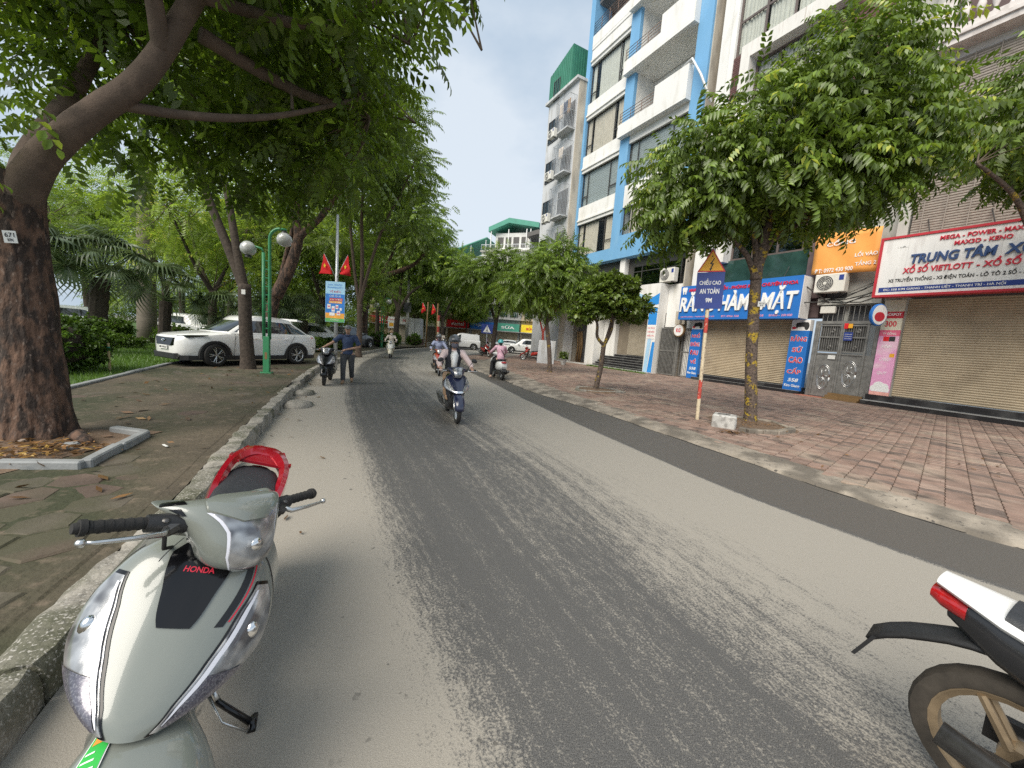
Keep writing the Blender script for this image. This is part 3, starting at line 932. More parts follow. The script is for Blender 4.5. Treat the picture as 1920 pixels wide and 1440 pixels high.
def subp(parent):
    OFF[parent.name] = OFF[parent.parent.name]; return parent

def window(root, x0, x1, z0, z1, y, xs, zs=(), fm='frame_dark', cur=None, fw=.05, name='window', gl='glass', seed=0, blinds=None, cm='curtain'):
    """frame with mullions at xs and transoms at zs; panes and curtains are sub-parts"""
    b = MB(); e = .001
    xx = [x0] + list(xs) + [x1]; zz = [z0] + list(zs) + [z1]
    for x in xx:
        w = fw; a = min(max(x - w / 2, x0), x1 - w)
        b.bx(a, a + w, y, y + .07, z0, z1)
    for z in zz:
        a = min(max(z - fw / 2, z0), z1 - fw)
        b.bx(x0 + e, x1 - e, y + .003, y + .066, a, a + fw)
    w = subp(b.build(name, fm, root, smooth=False))
    for i in range(len(xx) - 1):
        for j in range(len(zz) - 1):
            MB().bx(xx[i] + fw * .4, xx[i + 1] - fw * .4, y + .03, y + .038, zz[j] + fw * .4, zz[j + 1] - fw * .4).build('pane', gl, w)
    r_ = random.Random(seed)
    for c in (cur or []):
        a, b2 = c
        k = MB(); rows = [[], []]; n = int((b2 - a) / .035) + 2; ph = r_.uniform(0, 6)
        for i in range(n):
            x = a + (b2 - a) * i / (n - 1)
            yy = y + .14 + .04 * sin(x * 34 + ph + 1.3 * sin(x * 7 + ph)) + .02 * sin(x * 77)
            rows[0].append((x, yy, z0 + .04)); rows[1].append((x, yy + .01, z1 - .02))
        k.grid(rows).build('curtain', cm, w, smooth=True)
    if blinds:
        k = MB(); a, b2 = blinds
        n = int((z1 - z0) / .13)
        for i in range(n):
            z = z0 + (z1 - z0) * (i + .1) / n
            k.add([(a, y + .16, z), (b2, y + .16, z), (b2, y + .13, z + .105), (a, y + .13, z + .105)], [(0, 1, 2, 3)])
        k.build('blind', cm, w)
    return w

def shutter(root, x0, x1, z0, z1, y, m='shutter', pitch=.085, name='roller_shutter'):
    """each ribbed slat stands proud of the next"""
    b = MB(); rows = []; n = int((z1 - z0) / pitch)
    for i in range(n):
        z = z0 + (z1 - z0) * i / n; h = (z1 - z0) / n
        for t, d in ((0, .018), (.12, 0.), (.5, -.012), (.86, 0.), (.94, .018)):
            rows.append([(x0, y + d, z + h * t), (x1, y + d, z + h * t)])
    b.grid(rows)
    return b.build(name, m, root, smooth=40)

def ac_unit(X, y, z, label, w=.85, h=.62, d=.34, rz=0, group='outdoor air conditioner units on the house fronts', fan=True):
    t = thing('air_conditioner', label, 'air conditioner', fac(X, y, z), (0, 0, FA + rz), group)
    MB().cb(-w / 2, w / 2, -d, 0, 0, h, .03).build('casing', 'ac_white', t, smooth=False)
    rot = MX.Translation((-w * .14, -d - .004, h * .5)) @ MX.Rotation(pi / 2, 4, 'X')
    g = MB()
    MB().lathe([(h * .4, -.02), (h * .4, .004)], 24, rot).build('fan_recess', 'ac_dark', t, smooth=30)
    for r_ in (.39, .31, .23, .15, .07):
        g.lathe([(h * r_, .006), (h * r_ + .008, .016), (h * r_ + .016, .006)], 24, rot, cap=False)
    for k in range(8):
        a = pi * 2 * k / 8
        g.tube([rot @ V((.05 * h * cos(a), .05 * h * sin(a), .014)), rot @ V((h * .4 * cos(a), h * .4 * sin(a), .014))], .004, 4)
    g.lathe([(.001, .02), (h * .07, .018), (h * .07, .005)], 12, rot)
    g.build('fan_grille', 'ac_white', t, smooth=30)
    MB().bx(w * .3, w * .45, -d - .006, -d - .001, h * .62, h * .9).build('rating_label', 'sign_navy', t)
    b = MB()
    for x in (-w * .35, w * .35): b.bx(x - .02, x + .02, -d, .05, -.05, -.002)
    b.build('bracket', 'steel_dark', t)
    return t

PB = PZ - .02
# ============ blue and white seven storey house
B2 = bld('apartment_house', 'seven storey white house with sky blue pilasters and curtained window bands', 'building', -13, 1)
for x0, x1, dp in ((-18.95, -18.42, 1.6), (-14.0, -13.12, .2), (-8.2, -7.25, .2)):
    box(B2, 'pilaster', 'blue_wall', x0, x1, -.06, dp, 8.9, 31)
box(B2, 'bay_wall', 'white_wall', -13.99, -13.13, .201, 3.2, 8.9, 31)
box(B2, 'bay_wall', 'white_wall', -8.19, -7.26, .201, 3.2, 8.9, 31)
box(B2, 'blue_band', 'blue_wall', -18.95, -7.25, -.062, 1.7, 8.02, 8.899)
box(B2, 'blue_band', 'blue_wall', -13.119, -8.201, -.055, 1.5, 8.9, 9.64)
box(B2, 'side_wall', 'beige_wall', -7.249, -7.18, .1, 12, PB, 31)
box(B2, 'side_wall', 'beige_wall', -18.9, -18.8, 1.61, 12, PB, 31)
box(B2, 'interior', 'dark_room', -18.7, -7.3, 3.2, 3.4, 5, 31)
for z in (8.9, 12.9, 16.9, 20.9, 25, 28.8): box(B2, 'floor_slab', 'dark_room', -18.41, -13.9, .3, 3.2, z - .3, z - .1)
wz = [(8.9, 11.5), (12.9, 15.6), (16.9, 19.72), (20.92, 23.85)]
cur = [[(-18.3, -17.75), (-17.6, -16.0), (-15.05, -14.1)], None, [(-18.3, -17.8), (-17.6, -15.15), (-14.95, -14.2)], [(-18.3, -17.8), (-17.4, -15.15), (-15.0, -14.1)]]
for k, (a, b_) in enumerate(wz):
    xs = (-17.7, -15.1)
    window(B2, -18.38, -14.04, a, b_, .16, xs, (a + .55 * 1,) if 0 else (), 'frame_dark', cur[k], seed=k, blinds=(-18.3, -14.1) if k == 1 else None, cm='blind' if k == 1 else ('curtain_white' if k == 3 else 'curtain'))
    for x0, x1 in ((-18.36, -17.72), (-15.08, -14.06)): MB().bx(x0, x1, .155, .225, a + .78, a + .84).build('transom', 'frame_dark', B2)
    top = wz[k + 1][0] if k < 3 else 25.0
    box(B2, 'spandrel', 'white_wall', -18.419, -14.001, 0, .28, b_, top)
    box(B2, 'ledge', 'white_wall', -18.419, -14.001, -.1, -.001, b_ + .24, b_ + .36)
# column of the left bay, topmost: open balcony with rails
box(B2, 'balcony_floor', 'white_wall', -18.41, -14.01, -.05, 2.2, 25.001, 25.2)
box(B2, 'parapet', 'white_wall', -18.41, -14.01, -.06, .06, 25.201, 26.0)
box(B2, 'balcony_wall', 'white_wall', -18.41, -14.01, 1.9, 2.0, 25.201, 29.4)
window(B2, -16.6, -14.9, 25.9, 28.2, 1.83, (-15.75,), (27.5,), 'frame_dark')
def rails(root, x0, x1, z0, n, y, posts):
    b = MB()
    for k in range(n): b.tube([(x0, y, z0 + .2 * k), (x1, y, z0 + .2 * k)], .022, 6)
    for x in posts: b.tube([(x, y, z0 - .25), (x, y, z0 + .2 * (n - 1))], .022, 6)
    return b.build('railing', 'rail_metal', root, smooth=True)
rails(B2, -18.4, -14.02, 26.15, 5, -.02, (-17.5, -16.6, -15.7, -14.8))
box(B2, 'spandrel', 'white_wall', -18.41, -14.01, 0, .28, 29.0, 31)
# right bay: two window rows, then balconies
window(B2, -13.1, -8.22, 9.66, 11.6, .16, (-12.3, -10.2), (), 'frame_dark', [(-12.6, -11.2), (-10.8, -9.4)], seed=7)
window(B2, -13.1, -8.22, 13.1, 15.95, .16, (-12.3, -9.4), (), 'frame_dark', None, blinds=(-13, -8.3), cm='blind')
box(B2, 'spandrel', 'white_wall', -13.119, -8.201, 0, .28, 11.6, 13.1)
box(B2, 'spandrel', 'white_wall', -13.119, -8.201, 0, .28, 15.95, 16.5)
for k, z in enumerate((16.45, 20.62, 24.75)):
    box(B2, 'balcony_floor', 'white_wall', -13.9, -8.16, -.5, 2.2, z, z + .16)
    box(B2, 'parapet', 'white_wall', -13.9, -8.16, -.502, -.38, z + .161, z + .86)
    box(B2, 'parapet', 'white_wall', -10.7, -8.16, -.5, -.382, z + .861, z + 1.9)
    box(B2, 'parapet', 'white_wall', -8.28, -8.158, -.38, -.07, z + .161, z + 1.9)
    box(B2, 'balcony_wall', 'white_wall', -13.11, -8.21, 1.8, 1.9, z + .17, z + 4.12)
    w = window(B2, -12.0, -10.6, z + .3, z + 2.9, 1.72, (-11.3,), (z + 2.2,), 'frame_dark')
    window(B2, -9.6, -8.6, z + 1.2, z + 2.9, 1.72, (-9.1,), (), 'frame_dark')
    rails(B2, -13.85, -10.72, z + 1.02, 4, -.44, (-13.8, -12.8, -11.8))
    for x in (-12.3, -9.2):
        MB().lathe([(.001, -.1), (.11, -.09), (.12, -.002)], 14, MX.Translation((x, .2, z))).build('ceiling_lamp', 'ac_white', B2, smooth=40, rel=True)
box(B2, 'roof_slab', 'white_wall', -18.95, -7.25, -.06, 12, 31.001, 31.3)
ac_unit(-10.1, 1.0, 18.0, 'white air conditioner on the lower balcony of the blue house', group=None)
k = MB(); k.tube([tuple(fac(-8.7, -.42, 18.4)), tuple(fac(-8.0, -.5, 18.5)), tuple(fac(-7.3, -.45, 17.3)), tuple(fac(-6.6, -.2, 15.6))], .06, 8)
k.tube([tuple(fac(-8.7, -.3, 18.44)), tuple(fac(-7.9, -.36, 18.3)), tuple(fac(-7.35, -.3, 17.2)), tuple(fac(-6.7, -.2, 15.7))], .05, 8)
tag(k.build('drain_pipe', 'white_paint', smooth=True), 'pale bent pipes hanging from the lower blue house balcony', 'pipe')
# first floor windows above the canopies
box(B2, 'lower_wall', 'far_grey', -18.9, -7.25, 1.71, 1.9, PB, 8.01)
window(B2, -12.0, -7.9, 5.75, 7.4, .6, (-11.2, -9.3), (7.0,), 'frame_dark', None, blinds=(-11.15, -8.0), cm='blind_dark', gl='glass_dark')
window(B2, -17.5, -13.3, 5.9, 7.4, .6, (-16.1, -14.7), (), 'frame_dark', None, blinds=(-17.4, -13.4), cm='blind_dark', gl='glass_dark')
box(B2, 'upper_strip', 'frame_dark', -18.8, -7.3, .605, .9, 7.41, 8.01)
box(B2, 'upper_strip', 'frame_dark', -13.29, -12.01, .6, .9, 5.6, 7.4)
box(B2, 'column', 'white_wall', -13.0, -12.5, .2, .59, 5.86, 8.0)
# entrance front: white portal with blue waves and pillars
box(B2, 'portal_beam', 'white_wall', -13.3, -8.45, -.42, .4, 4.02, 5.82)
box(B2, 'portal_pillar', 'white_wall', -9.22, -8.45, -.42, .3, PB, 4.019)
box(B2, 'portal_beam', 'white_wall', -19.4, -13.301, -.3, .4, 4.02, 5.55)
box(B2, 'portal_pillar', 'white_wall', -19.4, -18.5, -.3, .6, PB, 4.019)
box(B2, 'portal_pillar', 'white_wall', -15.5, -14.5, -.3, .6, PB, 4.019)
def wave(pts_lo, pts_hi, m, nm='blue_wave', y=-.424):
    b = MB(); b.grid([[(x, y, z) for x, z in pts_lo], [(x, y, z) for x, z in pts_hi]]); return b.build(nm, m, B2)
n_ = [i / 12 for i in range(13)]
wave([(-13.25 + 4.4 * t, 4.72 + .55 * sin(pi * t) - .2 * t) for t in n_], [(-13.25 + 4.5 * t, 4.95 + .6 * sin(pi * t) - .25 * t) for t in n_], 'blue_pale')
wave([(-13.25 + 4.79 * t, 4.2 + .3 * t * t) for t in n_], [(-13.25 + 4.79 * t, 4.45 + .75 * t ** 3) for t in n_], 'blue_mid', y=-.427)
wave([(-9.18 + .69 * t, 3.2) for t in (0, .5, 1)], [(-9.18 + .69 * t, 4.3) for t in (0, .5, 1)], 'blue_mid', y=-.425)
wave([(-9.18 + .3 * t, PB + .05) for t in (0, .5, 1)], [(-9.0 + .3 * t, 3.0) for t in (0, .5, 1)], 'blue_pale', y=-.4255)
wave([(-8.85 + .38 * t, PB + .05) for t in (0, .5, 1)], [(-8.65 + .2 * t, 2.1) for t in (0, .5, 1)], 'blue_mid', y=-.4256)
text('NHA KHOA - TRỒNG RĂNG', B2, -12.4, -9.0, 4.33, 4.47, -.43, 'letter_white')
MB().bx(-9.15, -8.5, -.44, -.422, 2.3, 3.15).build('notice_board', 'sign_white', B2)
for i, s_ in enumerate(('MÁU TRẮNG', 'KHÁM RĂNG', 'MIỄN PHÍ')):
    text(s_, B2, -9.1, -8.55, 2.95 - i * .25, 3.08 - i * .25, -.442, 'letter_red')
shutter(B2, -12.1, -9.22, 1.1, 4.0, .9, 'shutter_grey')
box(B2, 'side_panel', 'shutter_brown', -14.49, -12.1, .95, 1.05, PB, 4.0)
box(B2, 'portal_side', 'white_wall', -14.49, -13.2, .6, .94, PB, 4.0)
for i in range(6):
    box(B2, 'step', 'black_granite', -14.4 + .02 * i, -9.24, -.3 + .2 * i, .88, PB + .001 + .168 * i, PB + .168 * (i + 1) - .02)
    box(B2, 'step_nosing', 'step_edge', -14.4 + .02 * i, -9.24, -.31 + .2 * i, -.26 + .2 * i, PB + .168 * (i + 1) - .019, PB + .168 * (i + 1))
shutter(B2, -17.0, -15.51, PB, 4.0, 1.0, 'shutter_brown')
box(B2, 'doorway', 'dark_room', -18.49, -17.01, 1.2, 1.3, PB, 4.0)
k = MB()
for x in (-17.9, -17.6, -17.35): k.tube([(x, .7, PB), (x + .1, .72, 1.5), (x - .05, .7, 2.7)], .07, 8)
k.build('post', 'step_brown', B2, smooth=True)
k = MB(); k.cb(-19.6, -8.4, -1.2, -.45, PB - .03, PB + .07, .02)
struct(k.build('doorstep', 'plinth_stone', smooth=False), label='low stone doorstep before the blue house').matrix_world = MX.Translation(FO) @ MX.Rotation(FA, 4, 'Z')
ac_unit(-8.3, .2, 5.9, 'air conditioner standing on the white portal left of the blue dental sign', 1.1, .85, .4)

# ============ narrow grey house with green metal top storey
B1 = bld('apartment_house', 'narrow grey house with green sheet metal top storey and laundry cages', 'building', -21, 0)
Y1 = -.8
box(B1, 'wall', 'grey_wall', -23.2, -18.75, Y1, 9, PB, 23.0)
box(B1, 'side_wall', 'beige_wall', -18.749, -18.68, Y1 + .02, 9, PB, 23.0)
k = MB(); k.prism([(-23.25, 23.001), (-19.9, 23.001), (-19.9, 26.1), (-23.25, 25.2)], Y1 - .06, 9)
k.build('top_storey', 'green_metal', B1)
k = MB()
for i in range(22):
    y = Y1 + .1 + i * .25
    k.bx(-19.899, -19.87, y, y + .05, 23.02, 26.05)
for i in range(12):
    x = -23.1 + i * .28
    k.bx(x, x + .05, Y1 - .09, Y1 - .061, 23.02, 25.2 + (x + 23.25) * .26)
k.build('sheet_rib', 'green_metal', B1)
window(B1, -22.5, -21.5, 22.75, 24.4, Y1 - .1, (-22,), (), 'frame_dark', gl='glass_dark')
MB().bx(-23.4, -18.6, Y1 - .3, 0, 22.78, 22.99).build('eave', 'grey_wall', B1)
for i, (a, b_) in enumerate(((19.3, 21.2), (15.9, 17.7), (12.4, 14.3), (9.0, 10.9))):
    window(B1, -22.9, -21.3, a, b_, Y1 - .07, (-22.35, -21.8), (), 'frame_dark', gl='glass_dark')
    ca = MB(); y0, y1 = Y1 - .75, Y1 - .02
    x0, x1 = -20.75, -18.85; z0, z1 = a - .15, b_ + .45
    for n2 in range(11):
        x = x0 + (x1 - x0) * n2 / 10
        ca.bx(x - .012, x + .012, y0, y0 + .024, z0, z1)
    for zz in (z0, (z0 + z1) / 2, z1 - .03):
        ca.bx(x0, x1, y0 - .002, y0 + .026, zz, zz + .03)
        for xx in (x0, x1): ca.bx(xx - .013, xx + .013, y0, y1, zz, zz + .03)
    for n2 in range(1, 5):
        yy = y0 + (y1 - y0) * n2 / 5
        for xx in (x0, x1): ca.bx(xx - .011, xx + .011, yy, yy + .02, z0, z1)
    ca.build('window_cage', 'galvanised', B1)
    MB().bx(x0, x1, y0, y1, z0 - .1, z0 - .002).build('cage_floor', 'grey_wall', B1)
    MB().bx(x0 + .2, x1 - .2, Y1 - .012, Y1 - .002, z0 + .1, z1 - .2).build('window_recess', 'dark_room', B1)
    lb = MB(); r_ = random.Random(i)
    ac_unit(-20.75, Y1 - .76, z0 - .35, 'grey house air conditioner %s laundry cage' % ('below the highest', 'below the second highest', 'below the third highest', 'below the lowest')[i], .95, .7, .35)
def cloth(X, y, z, w, h, m, label, seed, group='laundry in the window cages of the grey house'):
    b = MB(); rows = []
    for j in range(6):
        rows.append([(w * (i / 7 - .5) * (1 - .1 * j / 5), .05 * sin(i * 1.7 + seed + j * .3), -h * j / 5) for i in range(8)])
    b.grid(rows)
    o = b.build('laundry', m, loc=fac(X, y, z), rot=(0, 0, FA), smooth=True, solid=.01)
    return tag(o, label, 'laundry', group)
cloth(-20.3, Y1 - .55, 21.4, .55, 1.2, 'cloth_cream', 'cream laundry at the left of the highest cage on the grey house', 1)
cloth(-19.7, Y1 - .5, 21.4, .5, .9, 'cloth_blue', 'blue laundry in the middle of the highest cage on the grey house', 2)
cloth(-19.2, Y1 - .5, 21.4, .4, 1.1, 'cloth_tan', 'tan laundry at the right of the highest cage on the grey house', 3)
cloth(-19.9, Y1 - .45, 17.9, .7, .9, 'cloth_cream', 'cream laundry in the second highest cage on the grey house', 4)

# ============ the white framed house with the dentist's shop on its ground floor
B3 = bld('town_house', 'house with a pale beam frame, curtained glass front and brown brick strips', 'building', -3, 1)
box(B3, 'corner_pillar', 'white_wall', -6.75, -6.05, .25, 1.2, PB, 31)
box(B3, 'corner_pillar', 'white_wall', -6.049, -5.75, .1, 1.2, PB, 31)
box(B3, 'brick_strip', 'brown_brick', -5.749, -5.06, .15, 1.1, 12.5, 17.45)
bk = MB()
for j in range(45):
    for i in range(4):
        x = -5.745 + .172 * i + (.086 if j % 2 else 0)
        if x + .16 < -5.06: bk.bx(x, x + .16, .135, .1499, 12.55 + j * .108, 12.64 + j * .108)
o = bk.build('brick_course', 'brown_brick', B3); o['kind'] = 'stuff'
box(B3, 'frame_post', 'dirty_beam', -5.059, -4.58, -.28, .9, 6.6, 16.799)
box(B3, 'frame_beam', 'dirty_beam', -5.06, -.15, -.28, .9, 16.8, 17.48)
window(B3, -5.745, -.1, 17.5, 24.5, .25, (-4.3, -2.9, -1.5), (19.2, 21.6), 'frame_brown', [(-5.7, -4.4), (-4.2, -3.0), (-2.8, -1.6), (-1.4, -.2)], fw=.11, seed=9, cm='curtain_white')
window(B3, -4.575, -1.0, 12.2, 16.795, .35, (-3.4, -2.2), (13.4, 15.9), 'frame_brown', [(-4.5, -3.5), (-3.3, -2.3), (-2.1, -1.1)], fw=.11, seed=3, cm='curtain_white')
box(B3, 'brick_panel', 'brown_brick', -.999, .95, .2, 1.1, 7, 16.79)
box(B3, 'brick_panel', 'brown_brick', -.149, .95, .2, 1.1, 16.8, 31)
bk = MB()
for j in range(80):
    for i in range(11):
        x = -.99 + .175 * i + (.087 if j % 2 else 0)
        if x + .165 < .95: bk.bx(x, x + .165, .186, .1999, 8 + j * .108, 8.09 + j * .108)
o = bk.build('brick_course', 'brown_brick', B3); o['kind'] = 'stuff'
box(B3, 'upper_wall', 'white_wall', -5.749, -.15, .4, 1.1, 24.6, 31)
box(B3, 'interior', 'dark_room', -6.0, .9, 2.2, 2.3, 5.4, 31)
window(B3, -4.575, -1.0, 6.7, 12.0, .35, (-3.4, -2.2), (8.4, 10.2), 'frame_brown', None, fw=.11, gl='glass_dark')
box(B3, 'glass_band', 'green_glass', -5.74, -.62, .2, .4, 5.2, 6.69)
box(B3, 'brown_column', 'brown_wall', -.619, 0.05, .05, 1.0, 4.45, 7.99)
box(B3, 'inner_wall', 'white_wall', -5.75, -5.66, 0, 1.2, PB, 5.19)
box(B3, 'ground_floor_beam', 'brown_wall', -5.66, -.0, .3, .9, 3.6, 5.19)
box(B3, 'side_wall', 'concrete', .951, 1.1, .4, 12, PB, 31)
box(B3, 'side_wall', 'concrete', -6.76, -6.7, 1.21, 12, PB, 31)
shutter(B3, -5.4, -.82, .42, 3.7, .25)
for i in range(2):
    box(B3, 'threshold', 'black_granite', -5.65, -.03, -.25 + .25 * i, .3, PB + .17 * i + .001, PB + .17 * (i + 1) - .012)
    box(B3, 'threshold_edge', 'step_edge', -5.65, -.03, -.255 + .25 * i, -.22 + .25 * i, PB + .17 * (i + 1) - .0115, PB + .17 * (i + 1))

# dentist's sign
S1 = bld('shop_sign', 'wide blue shop sign with large white raised letters RĂNG HÀM MẶT', 'sign', -3.4, -.8)
S1o = MB().bx(-6.58, -.25, -.8, -.02, 3.48, 5.37).build('sign_box', 'sign_blue', S1)
MB().bx(-.249, -.235, -.79, -.02, 3.5, 5.35).build('sign_side', 'sign_white', S1)
text('RĂNG', S1, -6.5, -4.32, 3.95, 4.75, -.8, 'letter_white', .07, .025, .12, capz=1)
text('HÀM', S1, -4.08, -2.48, 3.94, 4.74, -.8, 'letter_white', .07, .025, .12, capz=1)
text('MẶT', S1, -1.95, -.36, 3.93, 4.72, -.8, 'letter_white', .07, .025, .12, capz=1)
text('NHA KHOA', S1, -6.02, -4.9, 5.02, 5.2, -.8, 'letter_red', .03, .03, .1)
text('TIẾN - PHÒNG KHÁM CHUYÊN KHOA', S1, -4.2, -.44, 5.0, 5.25, -.8, 'letter_red', .03, .03, .1)
for s_, a, b_ in (('558 KIM GIANG - THANH LIỆT - HÀ NỘI', -6.4, -4.3), ('ĐT: 0966 558', -3.9, -2.95), ('0985 558', -2.3, -1.75), ('8H00 - 20H00', -1.5, -.5)):
    text(s_, S1, a, b_, 3.58, 3.68, -.801, 'letter_pink', .01)
th = MB(); tp_ = [(-.16, .1), (-.13, .19), (-.05, .2), (0, .17), (.05, .2), (.13, .19), (.16, .1), (.12, -.05), (.09, -.2), (.05, -.2), (.03, -.05), (-.03, -.05), (-.05, -.2), (-.09, -.2), (-.12, -.05)]
th.prism([(x - 6.3, z + 5.1) for x, z in tp_], -.84, -.801).build('tooth_emblem', 'letter_white', S1)
k = MB()
for x in (-1.2, -2.6, -4.6):
    k.tube([(x, -.6, 5.37), (x - .2, .1, 6.0)], .015, 5)
k.tube([(-.25, -.5, 4.9), (.5, -.02, 4.2)], .03, 6)
k.tube([(-.25, -.5, 4.2), (.4, -.02, 4.25)], .025, 6)
k.build('stay', 'steel_dark', S1)
# blue panels either side of the shutter
def side_panel(x0, x1, lab, words, z0, zt):
    s_ = bld('upright_sign', lab, 'sign', (x0 + x1) / 2, -.1, 'tall blue panels beside the shutter of the dentist')
    MB().bx(x0, x1, -.1, .2, z0, 2.98).build('panel', 'sign_blue', s_)
    MB().bx(x0, x1, -.1, .2, 2.981, 3.47).build('photo_strip', 'sign_white', s_)
    k = MB()
    c = (x0 + x1) / 2 + .05
    for dx, dz, rx, rz in ((-.1, .28, .16, .12), (.08, .3, .2, .13), (.2, .22, .1, .2), (-.2, .2, .05, .1)):
        n = 12
        k.prism([(min(max(c + dx + rx * cos(2 * pi * i / n), x0 + .01), x1 - .01), 2.99 + dz * .9 + rz * sin(2 * pi * i / n) * .9) for i in range(n)], -.104 - .001 * (dx > 0) - .0005 * (dz > .28), -.1005)
    k.build('photo_print', 'letter_black', s_)
    k = MB(); k.prism([(x0 + .12 + .09 * cos(2 * pi * i / 14), 3.1 + .06 * sin(2 * pi * i / 14)) for i in range(14)], -.106, -.1).build('emblem', 'letter_red', s_)
    w = x1 - x0
    for i, t in enumerate(words):
        z = zt - i * .5
        n = len(t); hw = min(.42 * w, .085 * n * w * 1.3 + .03)
        cx = (x0 + x1) / 2
        text(t, s_, cx - hw - .015, cx + hw + .015, z - .02, z + .28, -.1, 'letter_white', .006, .05)
        text(t, s_, cx - hw, cx + hw, z - .01, z + .27, -.1, 'letter_red', .014, .02)
    text('558', s_, (x0 + x1) / 2 - .2, (x0 + x1) / 2 + .24, .62, .78, -.1, 'letter_white', .01, .02, .2)
    text('Kim Giang', s_, x0 + .06, x1 - .05, .34, .5, -.1, 'letter_white', .01, .02)
    return s_
side_panel(-.8, -.04, 'tall blue panel reading RĂNG SỨ CAO CẤP, right of the dentist shutter', ['RĂNG', 'SỨ', 'CAO', 'CẤP'], .17, 2.5)
side_panel(-6.1, -5.42, 'tall blue panel left of the dentist shutter, half hidden by the striped post', ['NHỔ', 'KHÔNG', 'ĐAU', 'VỀ'], .12, 2.5)

# ============ side passage with metal gate and round sign, left of the dentist
GA = bld('metal_gate', 'grey ribbed metal gate of the passage left of the dentist, partly open', 'gate', -7.2, 0)
def ribbed(root, x0, x1, z0, z1, y, m, name='leaf_panel', pitch=.1, bm='gate_dark'):
    b = MB()
    n = max(2, int((x1 - x0) / pitch))
    for i in range(n):
        x = x0 + (x1 - x0) * (i + .5) / n
        b.bx(x - .02, x + .02, y - .02, y, z0 + .06, z1 - .06)
    for z in (z0, (z0 + z1) / 2, z1 - .06): b.bx(x0 + .001, x1 - .001, y - .03, y + .01, z, z + .06)
    for x in (x0, x1 - .06): b.bx(x, x + .06, y - .035, y + .015, z0, z1)
    o = b.build(name, m, root)
    MB().bx(x0 + .02, x1 - .02, y + .016, y + .022, z0, z1).build('leaf_backing', bm, root)
    return o
ribbed(GA, -8.35, -7.1, PB + .05, 3.05, -.05, 'gate_metal')
ribbed(GA, -6.95, -6.2, PB + .05, 3.05, .25, 'gate_metal')
box(GA, 'gate_post', 'gate_metal', -7.09, -6.96, -.06, .06, PB, 3.1)
box(B2, 'passage_wall', 'white_wall', -8.44, -7.26, .35, 1.6, 3.12, 5.8)
MB().bx(-7.7, -7.0, .335, .349, 3.3, 4.1).build('wall_board', 'beige_wall', B2)
RS = bld('round_sign', 'round white hanging sign with a dark rim beside the blue dental sign', 'sign', -6.75, -.35)
k = MB(); rot = MX.Translation((-6.75, -.35, 2.88)) @ MX.Rotation(pi / 2, 4, 'X')
k.lathe([(.34, -.08), (.38, -.07), (.38, .07), (.34, .08)], 28, rot).build('rim', 'step_brown', RS, smooth=30)
MB().lathe([(.001, .084), (.33, .083), (.33, .07)], 28, rot).build('face', 'sign_white', RS)
text('KG', RS, -6.9, -6.6, 2.76, 3.0, -.436, 'letter_red', .006, .03)
MB().tube([(-6.75, -.35, 3.25), (-6.7, -.3, 3.46)], .015, 5).build('hanger', 'steel_dark', RS)
MB().tube([(-6.55, -.3, 2.88), (-6.2, .1, 2.9)], .02, 5).build('arm', 'steel_dark', RS)

# ============ gate between the dentist and the lottery shop, orange banner above
GB = bld('house_gate', 'grey double leaf iron house gate with scrollwork and embossed lower panels', 'gate', 1.1, .1)
box(GB, 'gate_frame', 'gate_metal', .1, .22, .05, .2, PB, 3.42)
box(GB, 'gate_frame', 'gate_metal', 2.2, 2.32, .05, .2, PB, 3.42)
box(GB, 'gate_frame', 'gate_metal', .221, 2.199, .06, .19, 3.3, 3.42)
k = MB()
for i in range(11): k.tube([(.3 + i * .18, .12, 3.42), (.3 + i * .18, .12, 4.1)], .013, 5)
k.bx(.2, 2.2, .1, .14, 4.05, 4.1)
k.build('transom_grille', 'gate_metal', GB)
for x0, x1, zb, nm in ((.23, 1.12, PB + .06, 0), (1.13, 2.0, .34, 1)):
    k = MB()
    for x in (x0, x1 - .07): k.bx(x, x + .07, .05, .12, zb, 3.28)
    for z in (zb, 1.98, 2.08, 2.7, 3.2): k.bx(x0 + .071, x1 - .071, .055, .115, z, z + .06)
    n = 9
    for i in range(n):
        x = x0 + .12 + (x1 - x0 - .24) * i / (n - 1)
        k.tube([(x, .085, 2.1), (x, .085, 3.2)], .011, 5)
    for cx, cz in ((x0 + .62 * (x1 - x0), 3.0), (x0 + .55 * (x1 - x0), 2.3)):
        for s2 in (1, -1):
            k.tube([(cx + s2 * .07 * cos(a) * (1 - a / 9), .07, cz + .09 * sin(a) * (1 - a / 9) * s2) for a in [j * .5 for j in range(13)]], .011, 5)
    lf = subp(k.build('gate_leaf', 'gate_metal', GB))
    MB().bx(x0 + .075, x1 - .075, .09, .1, zb + .06, 1.98).build('leaf_sheet', 'gate_metal', lf)
    k = MB(); cx, cz, a, b_ = (x0 + x1) / 2, zb + .85, .27, .55
    for sc_ in (1, .88):
        ring = [(cx + a * sc_ * cos(t) * (1 if abs(cos(t)) < .7 else .9), cz + b_ * sc_ * sin(t)) for t in [2 * pi * j / 20 for j in range(20)]]
        k.tube([(x, .085, z) for x, z in ring] + [(ring[0][0], .085, ring[0][1])], .018, 5)
    for j in range(6):
        t = 2 * pi * j / 6
        k.tube([(cx, .085, cz), (cx + .1 * cos(t + .4), .08, cz + .22 * sin(t + .4)), (cx + .16 * cos(t), .085, cz + .38 * sin(t))], .014, 5)
    k.build('embossed_rosette', 'aluminium', lf, smooth=True)
    MB().bx(x0 + .08, x1 - .08, .125, .13, 2.1, 3.28).build('mesh_backing', 'gate_dark', lf)
k = MB()
for i in range(4): k.tube([(2.02 + i * .05, .12, 2.0), (2.02 + i * .05, .12, 3.3)], .01, 5)
